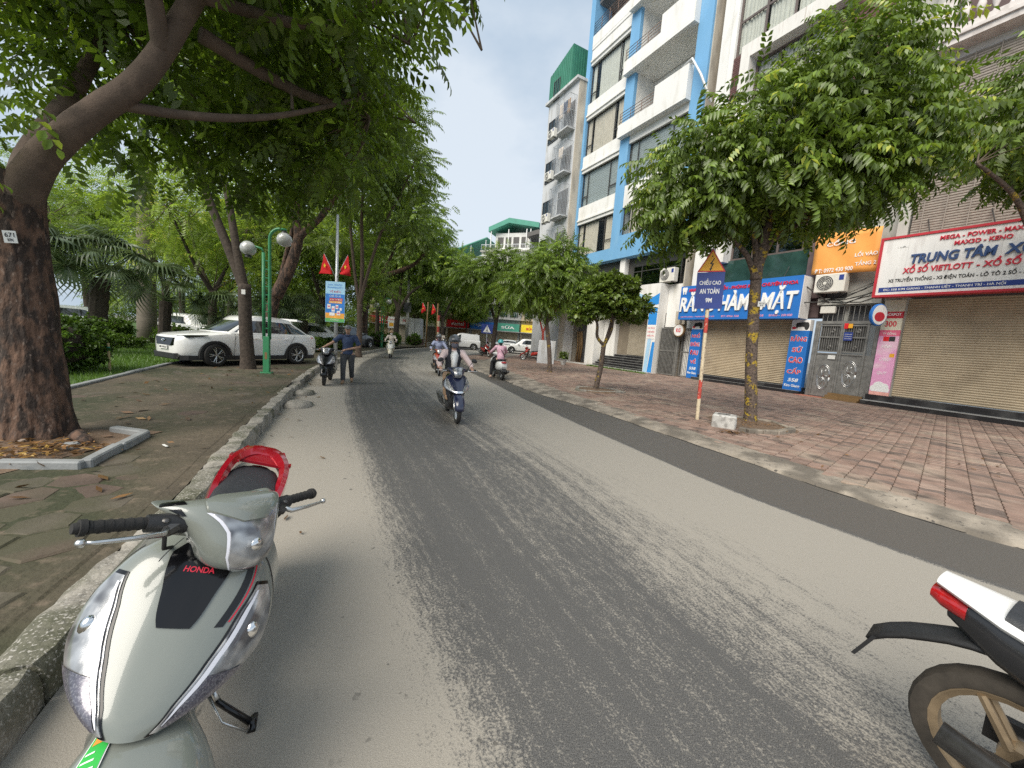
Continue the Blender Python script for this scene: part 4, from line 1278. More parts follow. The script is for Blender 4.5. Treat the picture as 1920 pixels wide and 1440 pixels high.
k.bx(2.0, 2.2, .1, .14, 1.96, 2.0); k.bx(2.0, 2.2, .1, .12, .34, 1.959)
k.build('side_light', 'gate_metal', GB)
MB().bx(1.2, 1.5, .02, .048, 2.6, 2.95).build('address_plate', 'sign_navy', GB)
for j in range(3): text('TỔ DÂN PHỐ', GB, 1.23, 1.47, 2.66 + j * .09, 2.71 + j * .09, .018, 'letter_white')
MB().bx(1.16, 1.3, .03, .048, 3.1, 3.32).build('flag_plate', 'flag_red', GB); MB().bx(1.305, 1.45, .03, .048, 3.12, 3.3).build('plate', 'sign_yellow', GB)
MB().bx(.75, 1.02, .035, .048, 1.78, 1.95).build('paper_notice', 'paper', GB)
box(GB, 'lintel', 'concrete', .06, 2.24, -.02, .5, 4.12, 4.4)
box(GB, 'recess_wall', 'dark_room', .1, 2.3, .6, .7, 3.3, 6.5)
box(GB, 'upper_wall', 'concrete', .96, 2.3, .3, .58, 4.41, 7.2)
MB().cb(.2, .75, -.02, .15, 3.75, 4.05, .02).build('meter_box', 'ac_white', GB)
for i in range(3):
    box(GB, 'step', 'step_brown', 1.0, 2.18, -.5 + .22 * i, .04, PB + .09 * i, PB + .09 * (i + 1) - .003)
box(GB, 'porch_tiles', 'terracotta', -.1, .99, -.55, .04, PB + .001, PB + .03)
ac_unit(.55, -.02, 4.6, 'large air conditioner under the orange banner above the iron gate', 1.1, .78, .4, group=None)
k = MB(); r_ = random.Random(5)
for i in range(9):
    a = V((.05 + r_.uniform(0, .3), -.02, 4.35 + r_.uniform(-.1, .15))); c = V((2.2, -.05, 4.5 + r_.uniform(-.3, .7)))
    k.tube([a, a.lerp(c, .4) + V((0, 0, -r_.uniform(.05, .3))), a.lerp(c, .7) + V((0, 0, -r_.uniform(0, .2))), c], .012, 5)
k.v = [tuple(fac(x, y, z)) for x, y, z in k.v]
tag(k.build('power_cables', 'wire_black', smooth=True), 'tangle of black cables over the lintel of the iron gate', 'cable')
OB = bld('banner', 'orange advertising banner over the iron gate, partly behind leaves', 'banner', .9, -.3)
k = MB(); rows = []
for j in range(9):
    z = 5.38 + (7.1 - 5.38) * j / 8
    rows.append([(-.25 + 2.25 * i / 12, -.3 + .02 * sin(i * 1.1 + j * .7), z + (.05 - .1 * i / 12)) for i in range(13)])
k.grid(rows).build('banner_cloth', 'sign_orange', OB, smooth=True, solid=.004)
text('CỔNG', OB, .2, 1.2, 6.55, 6.8, -.325, 'letter_white', .006, .02)
text('LỐI VÀO', OB, 1.25, 1.98, 5.98, 6.2, -.325, 'letter_white', .006, .02)
text('TẦNG 2', OB, 1.3, 1.98, 5.62, 5.84, -.325, 'letter_white', .006, .02)
text('ĐT: 0972 430 900', OB, -.1, 1.25, 5.46, 5.64, -.325, 'letter_white', .006, .015)

# ============ lottery shop house
B4 = bld('town_house', 'house with stone balustrade balcony and bamboo blinds over the lottery shop', 'building', 5.5, .5)
box(B4, 'party_wall', 'concrete', 1.101, 2.45, .5, 12, 7.21, 31)
box(B4, 'corner_column', 'concrete', 2.3, 2.62, .05, .49, 4.2, 31)
box(B4, 'wall', 'brown_wall', 2.45, 12, 1.6, 1.8, 4.2, 12.8)
box(B4, 'balcony_floor', 'stone_white', 2.55, 12, -.6, 1.6, 12.75, 13.1)
box(B4, 'cornice', 'stone_white', 2.5, 12, -.68, -.6, 12.95, 13.06)
box(B4, 'balcony_post', 'stone_white', 2.58, 3.05, -.62, -.3, 13.1, 14.3)
k = MB()
cx, cz = 2.81, 13.68
k.tube([(cx + (.02 + .016 * a) * cos(a), -.63, cz + (.02 + .016 * a) * sin(a)) for a in [j * .4 for j in range(28)]], .02, 5)
k.build('scroll_relief', 'stone_white', B4, smooth=True)
box(B4, 'hand_rail', 'stone_white', 3.051, 12, -.6, -.32, 14.15, 14.34)
box(B4, 'base_rail', 'stone_white', 3.051, 12, -.6, -.32, 13.1, 13.28)
bal = [(.06, 0), (.085, .04), (.05, .1), (.04, .16), (.1, .34), (.115, .45), (.08, .6), (.045, .72), (.06, .78), (.085, .84), (.07, .868)]
bm_ = None
for i in range(26):
    x = 3.25 + i * .34
    if bm_ is None:
        bm_ = MB().lathe(bal, 12).build('baluster', 'stone_white', B4, smooth=True, rel=False); bm_.location = (x - 5.5, -.46 - .5, 13.281)
    else:
        o = bm_.copy(); COL.objects.link(o); o.location = (x - 5.5, -.96, 13.281)
box(B4, 'balcony_wall', 'brown_wall', 2.62, 12, 1.4, 1.5, 13.1, 18)
for i, (x0, x1) in enumerate(((2.7, 5.6), (5.65, 8.6), (8.65, 11.5))):
    z0 = 6.6 if i == 0 else 6.6
    k = MB(); n = 64; rows = []
    for j in range(n):
        z = z0 + (12.5 - z0) * j / n; h = (12.5 - z0) / n
        for t, d in ((.05, .012), (.3, -.012), (.7, -.012), (.95, .012)):
            rows.append([(x0, .0 + d + .05 * sin(z), z + h * t), (x1, .0 + d + .05 * sin(z), z + h * t)])
    k.grid(rows)
    for q in range(5):
        x = x0 + (x1 - x0) * (q + .5) / 5
        k.bx(x - .012, x + .012, -.075, -.06, z0, 12.5)
    k.build('bamboo_blind', 'bamboo', B4)
box(B4, 'balcony_beam', 'stone_white', 2.62, 12, .02, .3, 12.5, 12.749)
k = MB(); k.tube([fac(2.5, -.5, 13.6), fac(1.8, .3, 13.5), fac(1.2, .4, 14.0)], .02, 5); k.tube([fac(2.5, -.5, 13.4), fac(1.7, .3, 13.35), fac(1.2, .4, 13.5)], .02, 5)
tag(k.build('power_cables', 'wire_black', smooth=True), 'black cables fixed between concrete wall and balustrade balcony', 'cable')
MB().bx(1.5, 1.9, .35, .49, 11.5, 12.8).build('wall_box', 'frame_dark', B4)
shutter(B4, 2.98, 9.6, .5, 4.25, .2)
box(B4, 'shutter_side', 'concrete', 2.4, 2.975, .02, .6, PB, 4.3)
box(B4, 'threshold', 'black_granite', 2.3, 10, -.12, .3, PB + .2, .49)
box(B4, 'threshold', 'black_granite', 2.3, 10, -.5, .3, PB + .001, PB + .18)
box(B4, 'threshold_edge', 'step_edge', 2.3, 10, -.52, -.1, PB + .181, PB + .199)
S4 = bld('shop_sign', 'large white lottery shop sign with navy and red letters in a red frame', 'sign', 5, -.8)
MB().bx(2.28, 9.4, -.78, 0, 4.32, 6.36).build('sign_box', 'sign_white', S4)
k = MB()
k.bx(2.2, 9.5, -.82, -.4, 6.36, 6.44); k.bx(2.2, 9.5, -.82, -.4, 4.24, 4.32); k.bx(2.2, 2.28, -.819, -.4, 4.321, 6.359)
k.build('sign_frame', 'sign_red', S4)
MB().bx(2.36, 9.35, -.786, -.781, 4.42, 4.59).build('address_bar', 'sign_navy', S4)
for x in (3.0, 4.1, 5.2, 6.3): MB().bx(x, x + .004, -.7815, -.7802, 4.6, 6.35).build('sheet_seam', 'far_grey', S4)
Ys = -.78
text('MEGA - POWER - MAX', S4, 3.78, 5.56, 6.1, 6.24, Ys, 'letter_red', .03, .02)
text('3D', S4, 5.65, 5.9, 6.1, 6.24, Ys, 'letter_red', .03, .02)
text('MAX3D - KENO', S4, 4.14, 5.38, 5.87, 6.01, Ys, 'letter_red', .03, .02)
text('TRUNG TÂM', S4, 3.12, 5.12, 5.41, 5.72, Ys, 'letter_navy', .05, .03, .12, capz=1)
text('XỔ SỐ KIM GIANG', S4, 5.28, 8.6, 5.41, 5.72, Ys, 'letter_navy', .05, .03, .12, capz=1)
text('XỔ SỐ VIETLOTT', S4, 2.96, 4.66, 5.07, 5.26, Ys, 'letter_red', .03, .02, .08, capz=1)
text('- XỔ SỐ MIỀN BẮC', S4, 4.74, 6.9, 5.07, 5.26, Ys, 'letter_red', .03, .02, .08, capz=1)
text('XS TRUYỀN THỐNG - XS ĐIỆN TOÁN', S4, 2.6, 4.73, 4.77, 4.89, Ys, 'letter_black', .012, .015, capz=1)
text('- LÔ TÔ 2 SỐ - 3 SỐ', S4, 4.78, 6.0, 4.77, 4.89, Ys, 'letter_black', .012, .015, capz=1)
text('ĐC: 558 KIM GIANG - THANH LIỆT - THANH TRÌ - HÀ NỘI', S4, 2.5, 5.43, 4.465, 4.54, Ys - .006, 'letter_white', .006, .01, capz=1)
text('- LÔ...', S4, 2.7, 3.0, 6.0, 6.06, Ys, 'letter_black', .006)
k = MB()
for x in (3.4, 4.9): k.tube([(x, -.5, 6.44), (x - .25, .0, 7.1)], .018, 5)
k.build('stay', 'steel_dark', S4)
# pink jackpot panel
PP = bld('upright_sign', 'tall pink panel with JACKPOT 300 TỶ ĐỒNG left of the lottery shutter', 'sign', 2.67, -.06)
a, b_ = 2.37, 2.97
for z0, z1, m in ((3.76, 4.2, 'cream_paint'), (3.5, 3.76, 'sign_red'), (3.05, 3.5, 'cream_paint'), (2.82, 3.05, 'pink_red'), (.62, 2.82, 'pink_panel'), (.2, .62, 'peach')):
    MB().bx(a, b_, -.06, .018, z0 + .0005, z1).build('panel_field', m, PP)
text('JACKPOT', PP, a + .05, b_ - .05, 3.57, 3.7, -.06, 'letter_white', .006, .02)
text('300', PP, a + .12, b_ - .14, 3.18, 3.4, -.06, 'letter_red', .006, .02)
text('TỶ ĐỒNG', PP, a + .1, b_ - .1, 2.87, 3.0, -.06, 'letter_white', .006, .01)
MB().bx(a + .15, a + .32, -.068, -.061, 2.62, 2.8).build('flag_plate', 'flag_red', PP); MB().bx(a + .325, a + .5, -.068, -.061, 2.62, 2.8).build('plate', 'letter_black', PP)
for s_, z in (('KÍNH', 2.35), ('CHÀO', 1.85), ('QUÝ', 1.3)): text(s_, PP, a + .14, b_ - .16, z, z + .16, -.06, 'letter_white', .006, .005, .15)
MB().bx(a + .42, a + .56, -.066, -.061, 2.0, 2.14).build('sticker', 'sign_yellow', PP)
k = MB(); n = 14
for dx, dz, r_ in ((.12, .75, .12), (.26, .86, .17), (.42, .82, .15), (.5, .72, .1), (.3, .7, .2), (.15, .66, .1), (.45, .66, .12)):
    k.prism([(min(max(a + dx + r_ * cos(2 * pi * i / n), a + .004), b_ - .004), max(dz + r_ * sin(2 * pi * i / n), .63)) for i in range(n)], -.063 - dx * .004, -.0605)
k.build('cloud_print', 'letter_white', PP)
k = MB(); k.prism([(a + .26, .86), (a + .2, .98), (a + .26, 1.03), (a + .31, .98), (a + .36, 1.03), (a + .42, .98)], -.0675, -.0645); 
BL = bld('blade_sign', 'oval red and white blade sign sticking out left of the pink panel', 'sign', 2.45, -.7)
rot = MX.Translation((2.46, -.72, 3.58)) @ MX.Rotation(pi / 2 - .5, 4, 'Z') @ MX.Rotation(pi / 2, 4, 'X') @ MX.Diagonal((.8, 1.1, 1, 1))
MB().lathe([(.35, -.07), (.38, -.05), (.38, .05), (.35, .07)], 24, rot).build('rim', 'sign_blue', BL, smooth=40)
k = MB(); k.lathe([(.001, .075), (.34, .073), (.34, .06)], 24, rot).build('face', 'sign_white', BL)
rot2 = MX.Translation((2.46, -.72, 3.58)) @ MX.Rotation(pi / 2 - .5, 4, 'Z') @ MX.Rotation(0, 4, 'X')
k = MB(); k.lathe([(.001, .079), (.3, .078), (.3, .07)], 24, rot @ MX.Translation((0, -.07, 0)) @ MX.Diagonal((.8, .55, 1, 1))).build('red_disc', 'sign_red', BL)
MB().tube([(2.46, -.5, 3.58), (2.5, 0, 3.58)], .025, 6).build('arm', 'steel_dark', BL)
# ---------------------------------------------------------------- trees, palms, hedges
def leaflet(base, d, n, L_, w, fold=.25, curl=.3, detail=False):
    """folded leaflet: two halves along the midrib; returns quads (verts, faces)"""
    d = V(d).normalized(); n = V(n).normalized(); s = d.cross(n).normalized(); n = s.cross(d)
    b = V(base)
    if detail:
        p1 = b + d * L_ * .35 - n * curl * L_ * .05; p2 = b + d * L_ * .7 - n * curl * L_ * .22; t = b + d * L_ * .98 - n * curl * L_ * .5
        up = n * w * fold
        vs = [b, p1, p2, t, p1 + s * w * .5 + up, p2 + s * w * .42 + up, p1 - s * w * .5 + up, p2 - s * w * .42 + up]
        fs = [(0, 4, 1, 0), (1, 4, 5, 2), (2, 5, 3, 2), (0, 1, 6, 0), (1, 2, 7, 6), (2, 3, 7, 2)]
        fs = [(0, 4, 5, 1), (1, 5, 3, 2), (0, 1, 7, 6), (1, 2, 3, 7)]
        return vs, fs
    m = b + d * L_ * .5 - n * curl * L_ * .12; t = b + d * L_ - n * curl * L_ * .4
    up = n * w * fold
    return [b, m + s * w * .5 + up, t, m - s * w * .5 + up], [(0, 1, 2, 3)]

def pinnate(L_=.5, pairs=6, ll=.15, lw=.05, droop=.5, seed=0, detail=False, ang=62, leafdroop=.5, fold=.25):
    """compound leaf along +x, upper side +z"""
    r = random.Random(seed); vs = []; fs = []; tn = []
    pts = []
    for i in range(pairs + 1):
        t = (i + .7) / (pairs + .7)
        pts.append(V((L_ * t * cos(droop * t * .8), 0, -L_ * droop * t * t * .55)))
    for i, p in enumerate(pts):
        q = pts[min(i + 1, pairs)] - pts[max(i - 1, 0)]; q.normalize()
        k = 1 - .35 * abs(i / pairs - .45)
        if i == pairs:
            a = leaflet(p, q + V((0, 0, -.3)), V((0, 0, 1)), ll * k, lw * k, fold, .5, detail); o = len(vs); vs += a[0]; fs += [tuple(x + o for x in f) for f in a[1]]; tn += [r.uniform(.25, .75)] * len(a[1])
            break
        for s in (1, -1):
            an = R(ang + r.uniform(-9, 9))
            d = q * cos(an) + V((0, s * sin(an), 0)) + V((0, 0, -leafdroop + r.uniform(-.12, .12)))
            a = leaflet(p, d, V((0, -s * .25, 1)), ll * k * r.uniform(.88, 1.1), lw * k, fold, .6, detail)
            o = len(vs); vs += a[0]; fs += [tuple(x + o for x in f) for f in a[1]]; tn += [r.uniform(.2, .8)] * len(a[1])
    return np.array([tuple(v) for v in vs], 'f'), np.array(fs), np.array(tn, 'f')

def cluster(n=9, ll=.12, lw=.06, spread=1.2, seed=0):
    """tuft of simple leaves round a twig end"""
    r = random.Random(seed); vs = []; fs = []; tn = []
    for i in range(n):
        a = 2 * pi * i / n * 1.618 * 2 + r.uniform(-.3, .3); e = r.uniform(.1, spread)
        d = V((cos(e), sin(e) * cos(a), sin(e) * sin(a)))
        q = leaflet(V((-.08 * r.random() + .02, 0, 0)) , d, V((0, 0, 1)) + V((r.uniform(-.5, .5), r.uniform(-.5, .5), 0)), ll * r.uniform(.75, 1.2), lw, .2, .5)
        o = len(vs); vs += q[0]; fs += [tuple(x + o for x in f) for f in q[1]]; tn += [r.uniform(.15, .85)]
    return np.array([tuple(v) for v in vs], 'f'), np.array(fs), np.array(tn, 'f')

def frames(d, u, roll=.4):
    """rotation matrices with x axis along d and z roughly up"""
    d = d / np.linalg.norm(d, axis=1, keepdims=True)
    up = np.tile([0, 0, 1.], (len(d), 1)) + u.normal(0, roll, (len(d), 3))
    y = np.cross(up, d); y /= np.linalg.norm(y, axis=1, keepdims=True) + 1e-9
    z = np.cross(d, y)
    return np.stack([d, y, z], 2)

def sample_blobs(blobs, n, u, shell=.55, zcut=None):
    """points in the outer shell of ellipsoids, with outward directions"""
    w = np.array([b[1][0] * b[1][1] + b[1][1] * b[1][2] + b[1][0] * b[1][2] for b in blobs]); w = w / w.sum()
    idx = u.choice(len(blobs), n, p=w)
    c = np.array([b[0] for b in blobs])[idx]; r = np.array([b[1] for b in blobs])[idx]
    d = u.normal(0, 1, (n, 3)); d /= np.linalg.norm(d, axis=1, keepdims=True)
    rad = (shell + (1 - shell) * u.uniform(0, 1, n) ** .6)
    rad *= 1 + .12 * u.normal(0, 1, n)
    P_ = c + d * r * rad[:, None]
    out = d / r; out /= np.linalg.norm(out, axis=1, keepdims=True)
    return P_, out

def crown(tree, blobs, n, spray, m, seed, parts=0, scale=(.8, 1.25), shell=.45, droop=.35, part_key=None, name='crown', spray2=None, keep=None, twigs=0, tw_from=None, near_spray=None, part_name='leaf_spray'):
    u = np.random.RandomState(seed)
    P_, out = sample_blobs(blobs, n, u, shell)
    if keep is not None:
        k = np.array([keep(p) for p in P_]); P_, out = P_[k], out[k]
    d = out * .7 + u.normal(0, .45, P_.shape); d[:, 2] = d[:, 2] * .55 - droop * .4
    Rm = frames(d, u); s = u.uniform(scale[0], scale[1], len(P_)); base_t = u.normal(.0, .2, len(P_)) + .05
    o = np.array(tree.location)
    if parts:
        key = part_key(P_) if part_key else np.linalg.norm(P_ - [0, 0, CAMZ], axis=1) - 1.2 * np.abs(out[:, 2])
        od = np.argsort(key); sel, rest = od[:parts], od[parts:]
    else: sel, rest = [], np.arange(len(P_))
    vs, fs, tn = spray
    vv = (np.einsum('nij,vj->nvi', Rm[rest], vs) * s[rest][:, None, None] + P_[rest][:, None]) - o
    f = fs[None] + (np.arange(len(rest)) * len(vs))[:, None, None]
    tt = tn[None] + base_t[rest][:, None]
    c = link(name, npmesh(name, vv.reshape(-1, 3), f.reshape(-1, fs.shape[1]), m, tt.reshape(-1)), tree)
    if parts: c['kind'] = 'stuff'
    if parts:
        sp = near_spray or spray
        mes = []
        for k in range(5):
            mes.append(npmesh(part_name, sp[0], sp[1], m, sp[2] + (k - 2) * .1))
        for i in sel:
            q = link(part_name, mes[u.randint(5)], tree)
            q.matrix_local = MX.Translation(V(P_[i] - o)) @ MX(Rm[i].tolist()).to_4x4() @ MX.Scale(s[i], 4)
    if twigs:
        b = MB(); src = tw_from
        for i in u.choice(len(P_), min(twigs, len(P_)), replace=False):
            p = V(P_[i]); a = min(src, key=lambda q: (V(q) - p).length)
            a = V(a)
            if (a - p).length > 1.7 * tree.get('tw', 1): continue
            mid = a.lerp(p, .5) + V((u.normal(0, .1), u.normal(0, .1), u.normal(.05, .1))) * (p - a).length * .5
            b.tube([a - V(o), mid - V(o), p - V(o)], [.02 * tree.get('tw', 1), .012 * tree.get('tw', 1), .005], 4, cap=False)
        b.build('twigs', tree.get('twm', 'twig'), tree, smooth=True)
    return c

def smooth_path(pts, n=5):
    return catmull([V(p) for p in pts], n)
def trunk(tree, paths, m, rough=.0, n=12, name='trunk', sub=0, seed=1):
    """one mesh for trunk and limbs; each path = (points, radii)"""
    o = V(tree.location); b = MB()
    for pts, rad in paths:
        P_ = smooth_path(pts, 6); rr_ = []
        for i in range(len(P_)):
            t = i / 6; k = min(int(t), len(rad) - 2); rr_.append(rad[k] + (rad[k + 1] - rad[k]) * (t - k))
        start = len(b.v)
        b.tube([p - o for p in P_], rr_, n)
        if rough:
            for q in range(start, len(b.v)):
                v = V(b.v[q]); j = (q - start) // n
                if j >= len(P_): continue
                c = P_[j] - o; e = v - c
                f = mnoise.noise(V((v.x * 7, v.y * 7, v.z * 1.6)) + V((seed, 0, 0))) * 1.0 + mnoise.noise(V((v.x * 18, v.y * 18, v.z * 5))) * .5
                b.v[q] = tuple(c + e * (1 + rough * f))
    return b.build(name, m, tree, smooth=True)

# ---- the big tree in the left foreground
BT = thing('broadleaf_tree', 'huge rough barked tree in the left foreground with its limb reaching over the street', 'tree', (-5.42, 4.32, .15), 0)
base = V((-5.42, 4.32, 0))
tp = [(-5.45, 4.36, -.05), (-5.47, 4.36, .3), (-5.53, 4.38, 1.0), (-5.6, 4.4, 1.9), (-5.64, 4.4, 2.7), (-5.57, 4.4, 3.1)]
big = trunk(BT, [(tp, [.4, .315, .27, .25, .25, .205])], 'bark', .1, 84, seed=2)
sbm = big.modifiers.new('sub', 'SUBSURF'); sbm.levels = sbm.render_levels = 1
for vv in big.data.vertices:
    c = vv.co; a = math.atan2(c.y, c.x)
    q = V((cos(a) * 2.6, sin(a) * 2.6, c.z * .75))
    f = abs(mnoise.noise(q * 2.3)) * .05 + abs(mnoise.noise(q * 5.1)) * .022
    k_ = 1 - f / .3 * (1 if c.z < 2.6 else .4)
    vv.co = (c.x * k_ + (1 - k_) * -.1, c.y * k_, c.z)
trunk(BT, [([(-5.6, 4.4, 2.75), (-5.26, 4.38, 3.24), (-4.8, 4.42, 3.7), (-4.36, 4.5, 4.1), (-4.1, 4.6, 4.55), (-3.8, 4.7, 5.2), (-3.4, 4.9, 6.2)], [.185, .148, .128, .118, .11, .1, .07]),
           ([(-4.56, 4.46, 3.9), (-4.14, 4.8, 4.0), (-3.68, 5.2, 4.2), (-3.3, 5.7, 4.55), (-2.6, 6.4, 5.2)], [.06, .05, .042, .034, .024]),
           ([(-5.6, 4.4, 2.7), (-6.0, 4.9, 3.5), (-6.2, 5.6, 4.6), (-6.2, 6.2, 6.0)], [.15, .12, .1, .06]),
           ([(-4.1, 4.6, 4.5), (-3.9, 4.2, 5.2), (-3.6, 3.4, 6.1)], [.09, .07, .04]),
           ([(-3.8, 4.7, 5.2), (-3.0, 5.6, 5.6), (-2.5, 6.2, 6.3), (-2.1, 6.4, 6.9)], [.07, .055, .04, .02]),
           ([(-4.0, 5.0, 5.0), (-3.4, 6.0, 5.0), (-3.1, 7.4, 5.6), (-3.0, 8.4, 6.4)], [.09, .07, .05, .03])], 'bark_limb', .04, 16, 'limb', seed=5)
def plaque(tree_lab, loc, rz, w, h, txt, lab, tilt=0):
    t = thing('tree_tag', lab, 'tag', loc, (0, tilt, rz), 'white number tags nailed to the tree trunks')
    MB().bx(-w / 2, w / 2, -.012, 0, -h / 2, h / 2).build('plate', 'plate_white', t)
    if txt: text(txt, t, -w * .36, w * .36, -h * .02, h * .34, -.0125, 'letter_black', .002)
    if txt: text('BTN', t, -w * .2, w * .2, -h * .36, -h * .14, -.0125, 'letter_black', .002)
    return t
plaque('', (-5.42, 4.19, 2.37), R(32), .095, .125, '671', 'white metal tag numbered 671 on the big left tree', R(-6))
sp_big = pinnate(.6, 5, .2, .09, .3, 1, False, 60, .16, .15)
sp_big_d = pinnate(.6, 5, .2, .09, .3, 1, True, 60, .16, .15)
blobs = [((-3.7, 6.6, 6.4), (1.7, 2.0, 1.3)), ((-5.4, 6.4, 6.2), (2.2, 2.4, 1.7)), ((-1.9, 6.4, 7.4), (.9, 1.0, .6)), ((-4.0, 8.4, 6.9), (1.2, 1.5, 1.2)), ((-5.0, 8.8, 6.3), (1.9, 2, 1.5)), ((-7.0, 7.2, 5.6), (1.6, 2.4, 1.6)), ((-4.2, 4.6, 6.9), (2.2, 2, 1.2)), ((-6.4, 4.6, 6.3), (1.8, 1.8, 1.3)), ((-3.4, 2.9, 6.9), (2, 1.6, 1)), ((-2.7, 5.2, 6.1), (1.5, 1.6, .9)), ((-1.2, 6.6, 8.0), (.8, 1.0, .6)), ((-3.6, 7.6, 4.95), (1.2, 1.2, .7)), ((-5.2, 8.2, 4.8), (1.2, 1.2, .75))]
BT['tw'] = 1.2
crown(BT, blobs, 3000, sp_big, 'leaf_canopy', 3, 260, (.75, 1.2), .3, .1, part_key=lambda P: np.abs(np.linalg.norm(P - [0, 0, CAMZ], axis=1)), twigs=160, tw_from=[(-3.3, 5.7, 4.6), (-2.6, 6.4, 5.2), (-1.9, 6.4, 6.0), (-2.9, 7.4, 5.4), (-2.4, 8.6, 6.0), (-6.2, 6.2, 6.0), (-3.4, 4.9, 6.2), (-3.6, 3.4, 6.1), (-.9, 7.0, 6.4)], near_spray=sp_big_d)
# a leafy shoot low on the trunk, brighter young leaves
crown(BT, [((-5.55, 4.0, 3.35), (.28, .2, .22)), ((-5.15, 4.05, 3.62), (.22, .18, .14)), ((-5.62, 3.9, 2.85), (.14, .16, .12))], 34, pinnate(.3, 3, .13, .075, .5, 5, True, 55, .4), 'leaf_street_far', 9, 0, (.7, 1.1), .2, .5, name='young_shoot')['kind'] = 'stuff'
# buttress stones and planter edge round the trunk foot
PE = thing('tree_pit_edge', 'grey stone edging round the foot of the big left tree', 'edging', (-4.5, 4.0, .15))
def edging_run(root, pts, m, w=.1, h=.08, Lm=.5, z=.15, nm='edging_stone'):
    o = V(root.location)
    for a, c in zip(pts, pts[1:]):
        a, c = V((*a, 0)), V((*c, 0)); n = max(1, round((c - a).length / Lm)); d = (c - a) / n; an = math.atan2(d.y, d.x)
        for i in range(n):
            p = a + d * i
            MB().cb(.004, d.length - .004, -w / 2, w / 2, -.05, h + rnd.uniform(-.006, .006), .014).build(nm, m, root, loc=tuple(p + V((0, 0, z)) - o), rot=(0, 0, an + rnd.uniform(-.02, .02)), smooth=False)
edging_run(PE, [(-5.5, 3.2), (-4.72, 3.42), (-4.05, 3.56), (-4.5, 4.64)], 'planter_stone')
edging_run(PE, [(-4.5, 4.64), (-5.0, 4.72)], 'planter_stone')
k = MB(); k.grid([[(-5.9 + .1 * i, 3.0 + .16 * j + .02 * i, .158 + .03 * math.exp(-((i - 5) ** 2 + (j - 7) ** 2) / 14) + .008 * mnoise.noise(V((i * .7, j * .7, 0)))) for i in range(15)] for j in range(11)])
k.v = [(x, y, z if (V((x, y, 0)) - V((-4.9, 4.0, 0))).length < 1.2 else .12) for x, y, z in k.v]
struct(k.build('tree_pit', 'bare_soil', smooth=True))
k = MB(); k.tube([(-5.05, 4.35, .12), (-4.88, 4.24, .24), (-4.72, 4.18, .2), (-4.66, 4.12, .1)], [.09, .07, .055, .03], 8)
k.v = [tuple(V(p) - V(BT.location)) for p in k.v]
k.build('surface_root', 'bark', BT, smooth=True)
tag(lump((-4.74, 4.05, .16), (.09, .07, .07), 12, 'stone', m='planter_stone'), 'small grey stone at the root of the big left tree', 'stone')
k = MB(); k.cb(-.06, .06, -.012, .012, 0, .006, .002)
tag(k.build('paper_scrap', 'paper', loc=(-3.95, 4.3, .168), rot=(0, 0, 2.6)), 'pale strip of litter lying on the left walk', 'litter')

# ---- generic street and park trees
SPL = pinnate(.75, 7, .24, .075, .4, 11, False, 60, .35)
SPF = pinnate(.9, 6, .3, .11, .45, 13, False, 58, .4)
def gtree(name, label, base, fork, limbs, blobs, n, spray, lm, bm, r0, seed, group=None, scale=(.8, 1.25), twigs=60, shell=.45, rough=.05, parts=0, tw=1., near=None, droop=.4):
    t = thing(name, label, 'tree', base, 0, group)
    b_, f_ = V(base), V(fork)
    mid = b_.lerp(f_, .5) + V((rnd.uniform(-.06, .06), 0, 0))
    paths = [([b_ - V((0, 0, .1)), b_ + V((0, 0, .25)), mid, f_], [r0 * 1.35, r0 * 1.02, r0 * .92, r0 * .85])]
    ends = [fork]
    for L_ in limbs:
        pts = [f_ - V((0, 0, r0 * .8))] + [V(p) for p in L_[0]]
        k = len(pts); paths.append((pts, [L_[1] + (L_[2] - L_[1]) * i / (k - 1) for i in range(k)])); ends += [tuple(p) for p in pts[2:]] + [tuple(pts[-1])]
    trunk(t, paths, bm, rough, 12 if r0 > .1 else 8, seed=seed)
    t['tw'] = tw
    crown(t, blobs, n, spray, lm, seed, parts, scale, shell, droop, twigs=twigs, tw_from=ends, near_spray=near)
    return t
GL = 'trees along the left walk and in the park'
# second tree on the left, in front of the white car
t2 = gtree('street_tree', 'slim dark trunk forking in two, in front of the white car on the walk', (-8.32, 12.0, .15), (-8.4, 12, 2.75),
      [([(-8.8, 12, 3.6), (-9.3, 12, 4.8), (-9.65, 12, 5.9), (-9.75, 12, 7.0), (-9.9, 12, 8.4)], .15, .06), ([(-8.6, 11.95, 3.8), (-8.8, 12, 4.9), (-9.1, 12, 6.7), (-8.8, 12.1, 7.2), (-8.3, 12.2, 7.7)], .125, .05)],
      [((-9.6, 12.2, 9.0), (1.8, 1.6, 1.3)), ((-8.0, 12.3, 9.2), (1.5, 1.4, 1.1)), ((-9.5, 12.4, 7.6), (.8, .7, .45))], 600, SPL, 'leaf_left', 'bark_dark', .2, 21, GL)
plaque('', (-8.29, 11.79, 2.5), R(20), .1, .14, '', 'small blank white tag on the trunk before the white car')
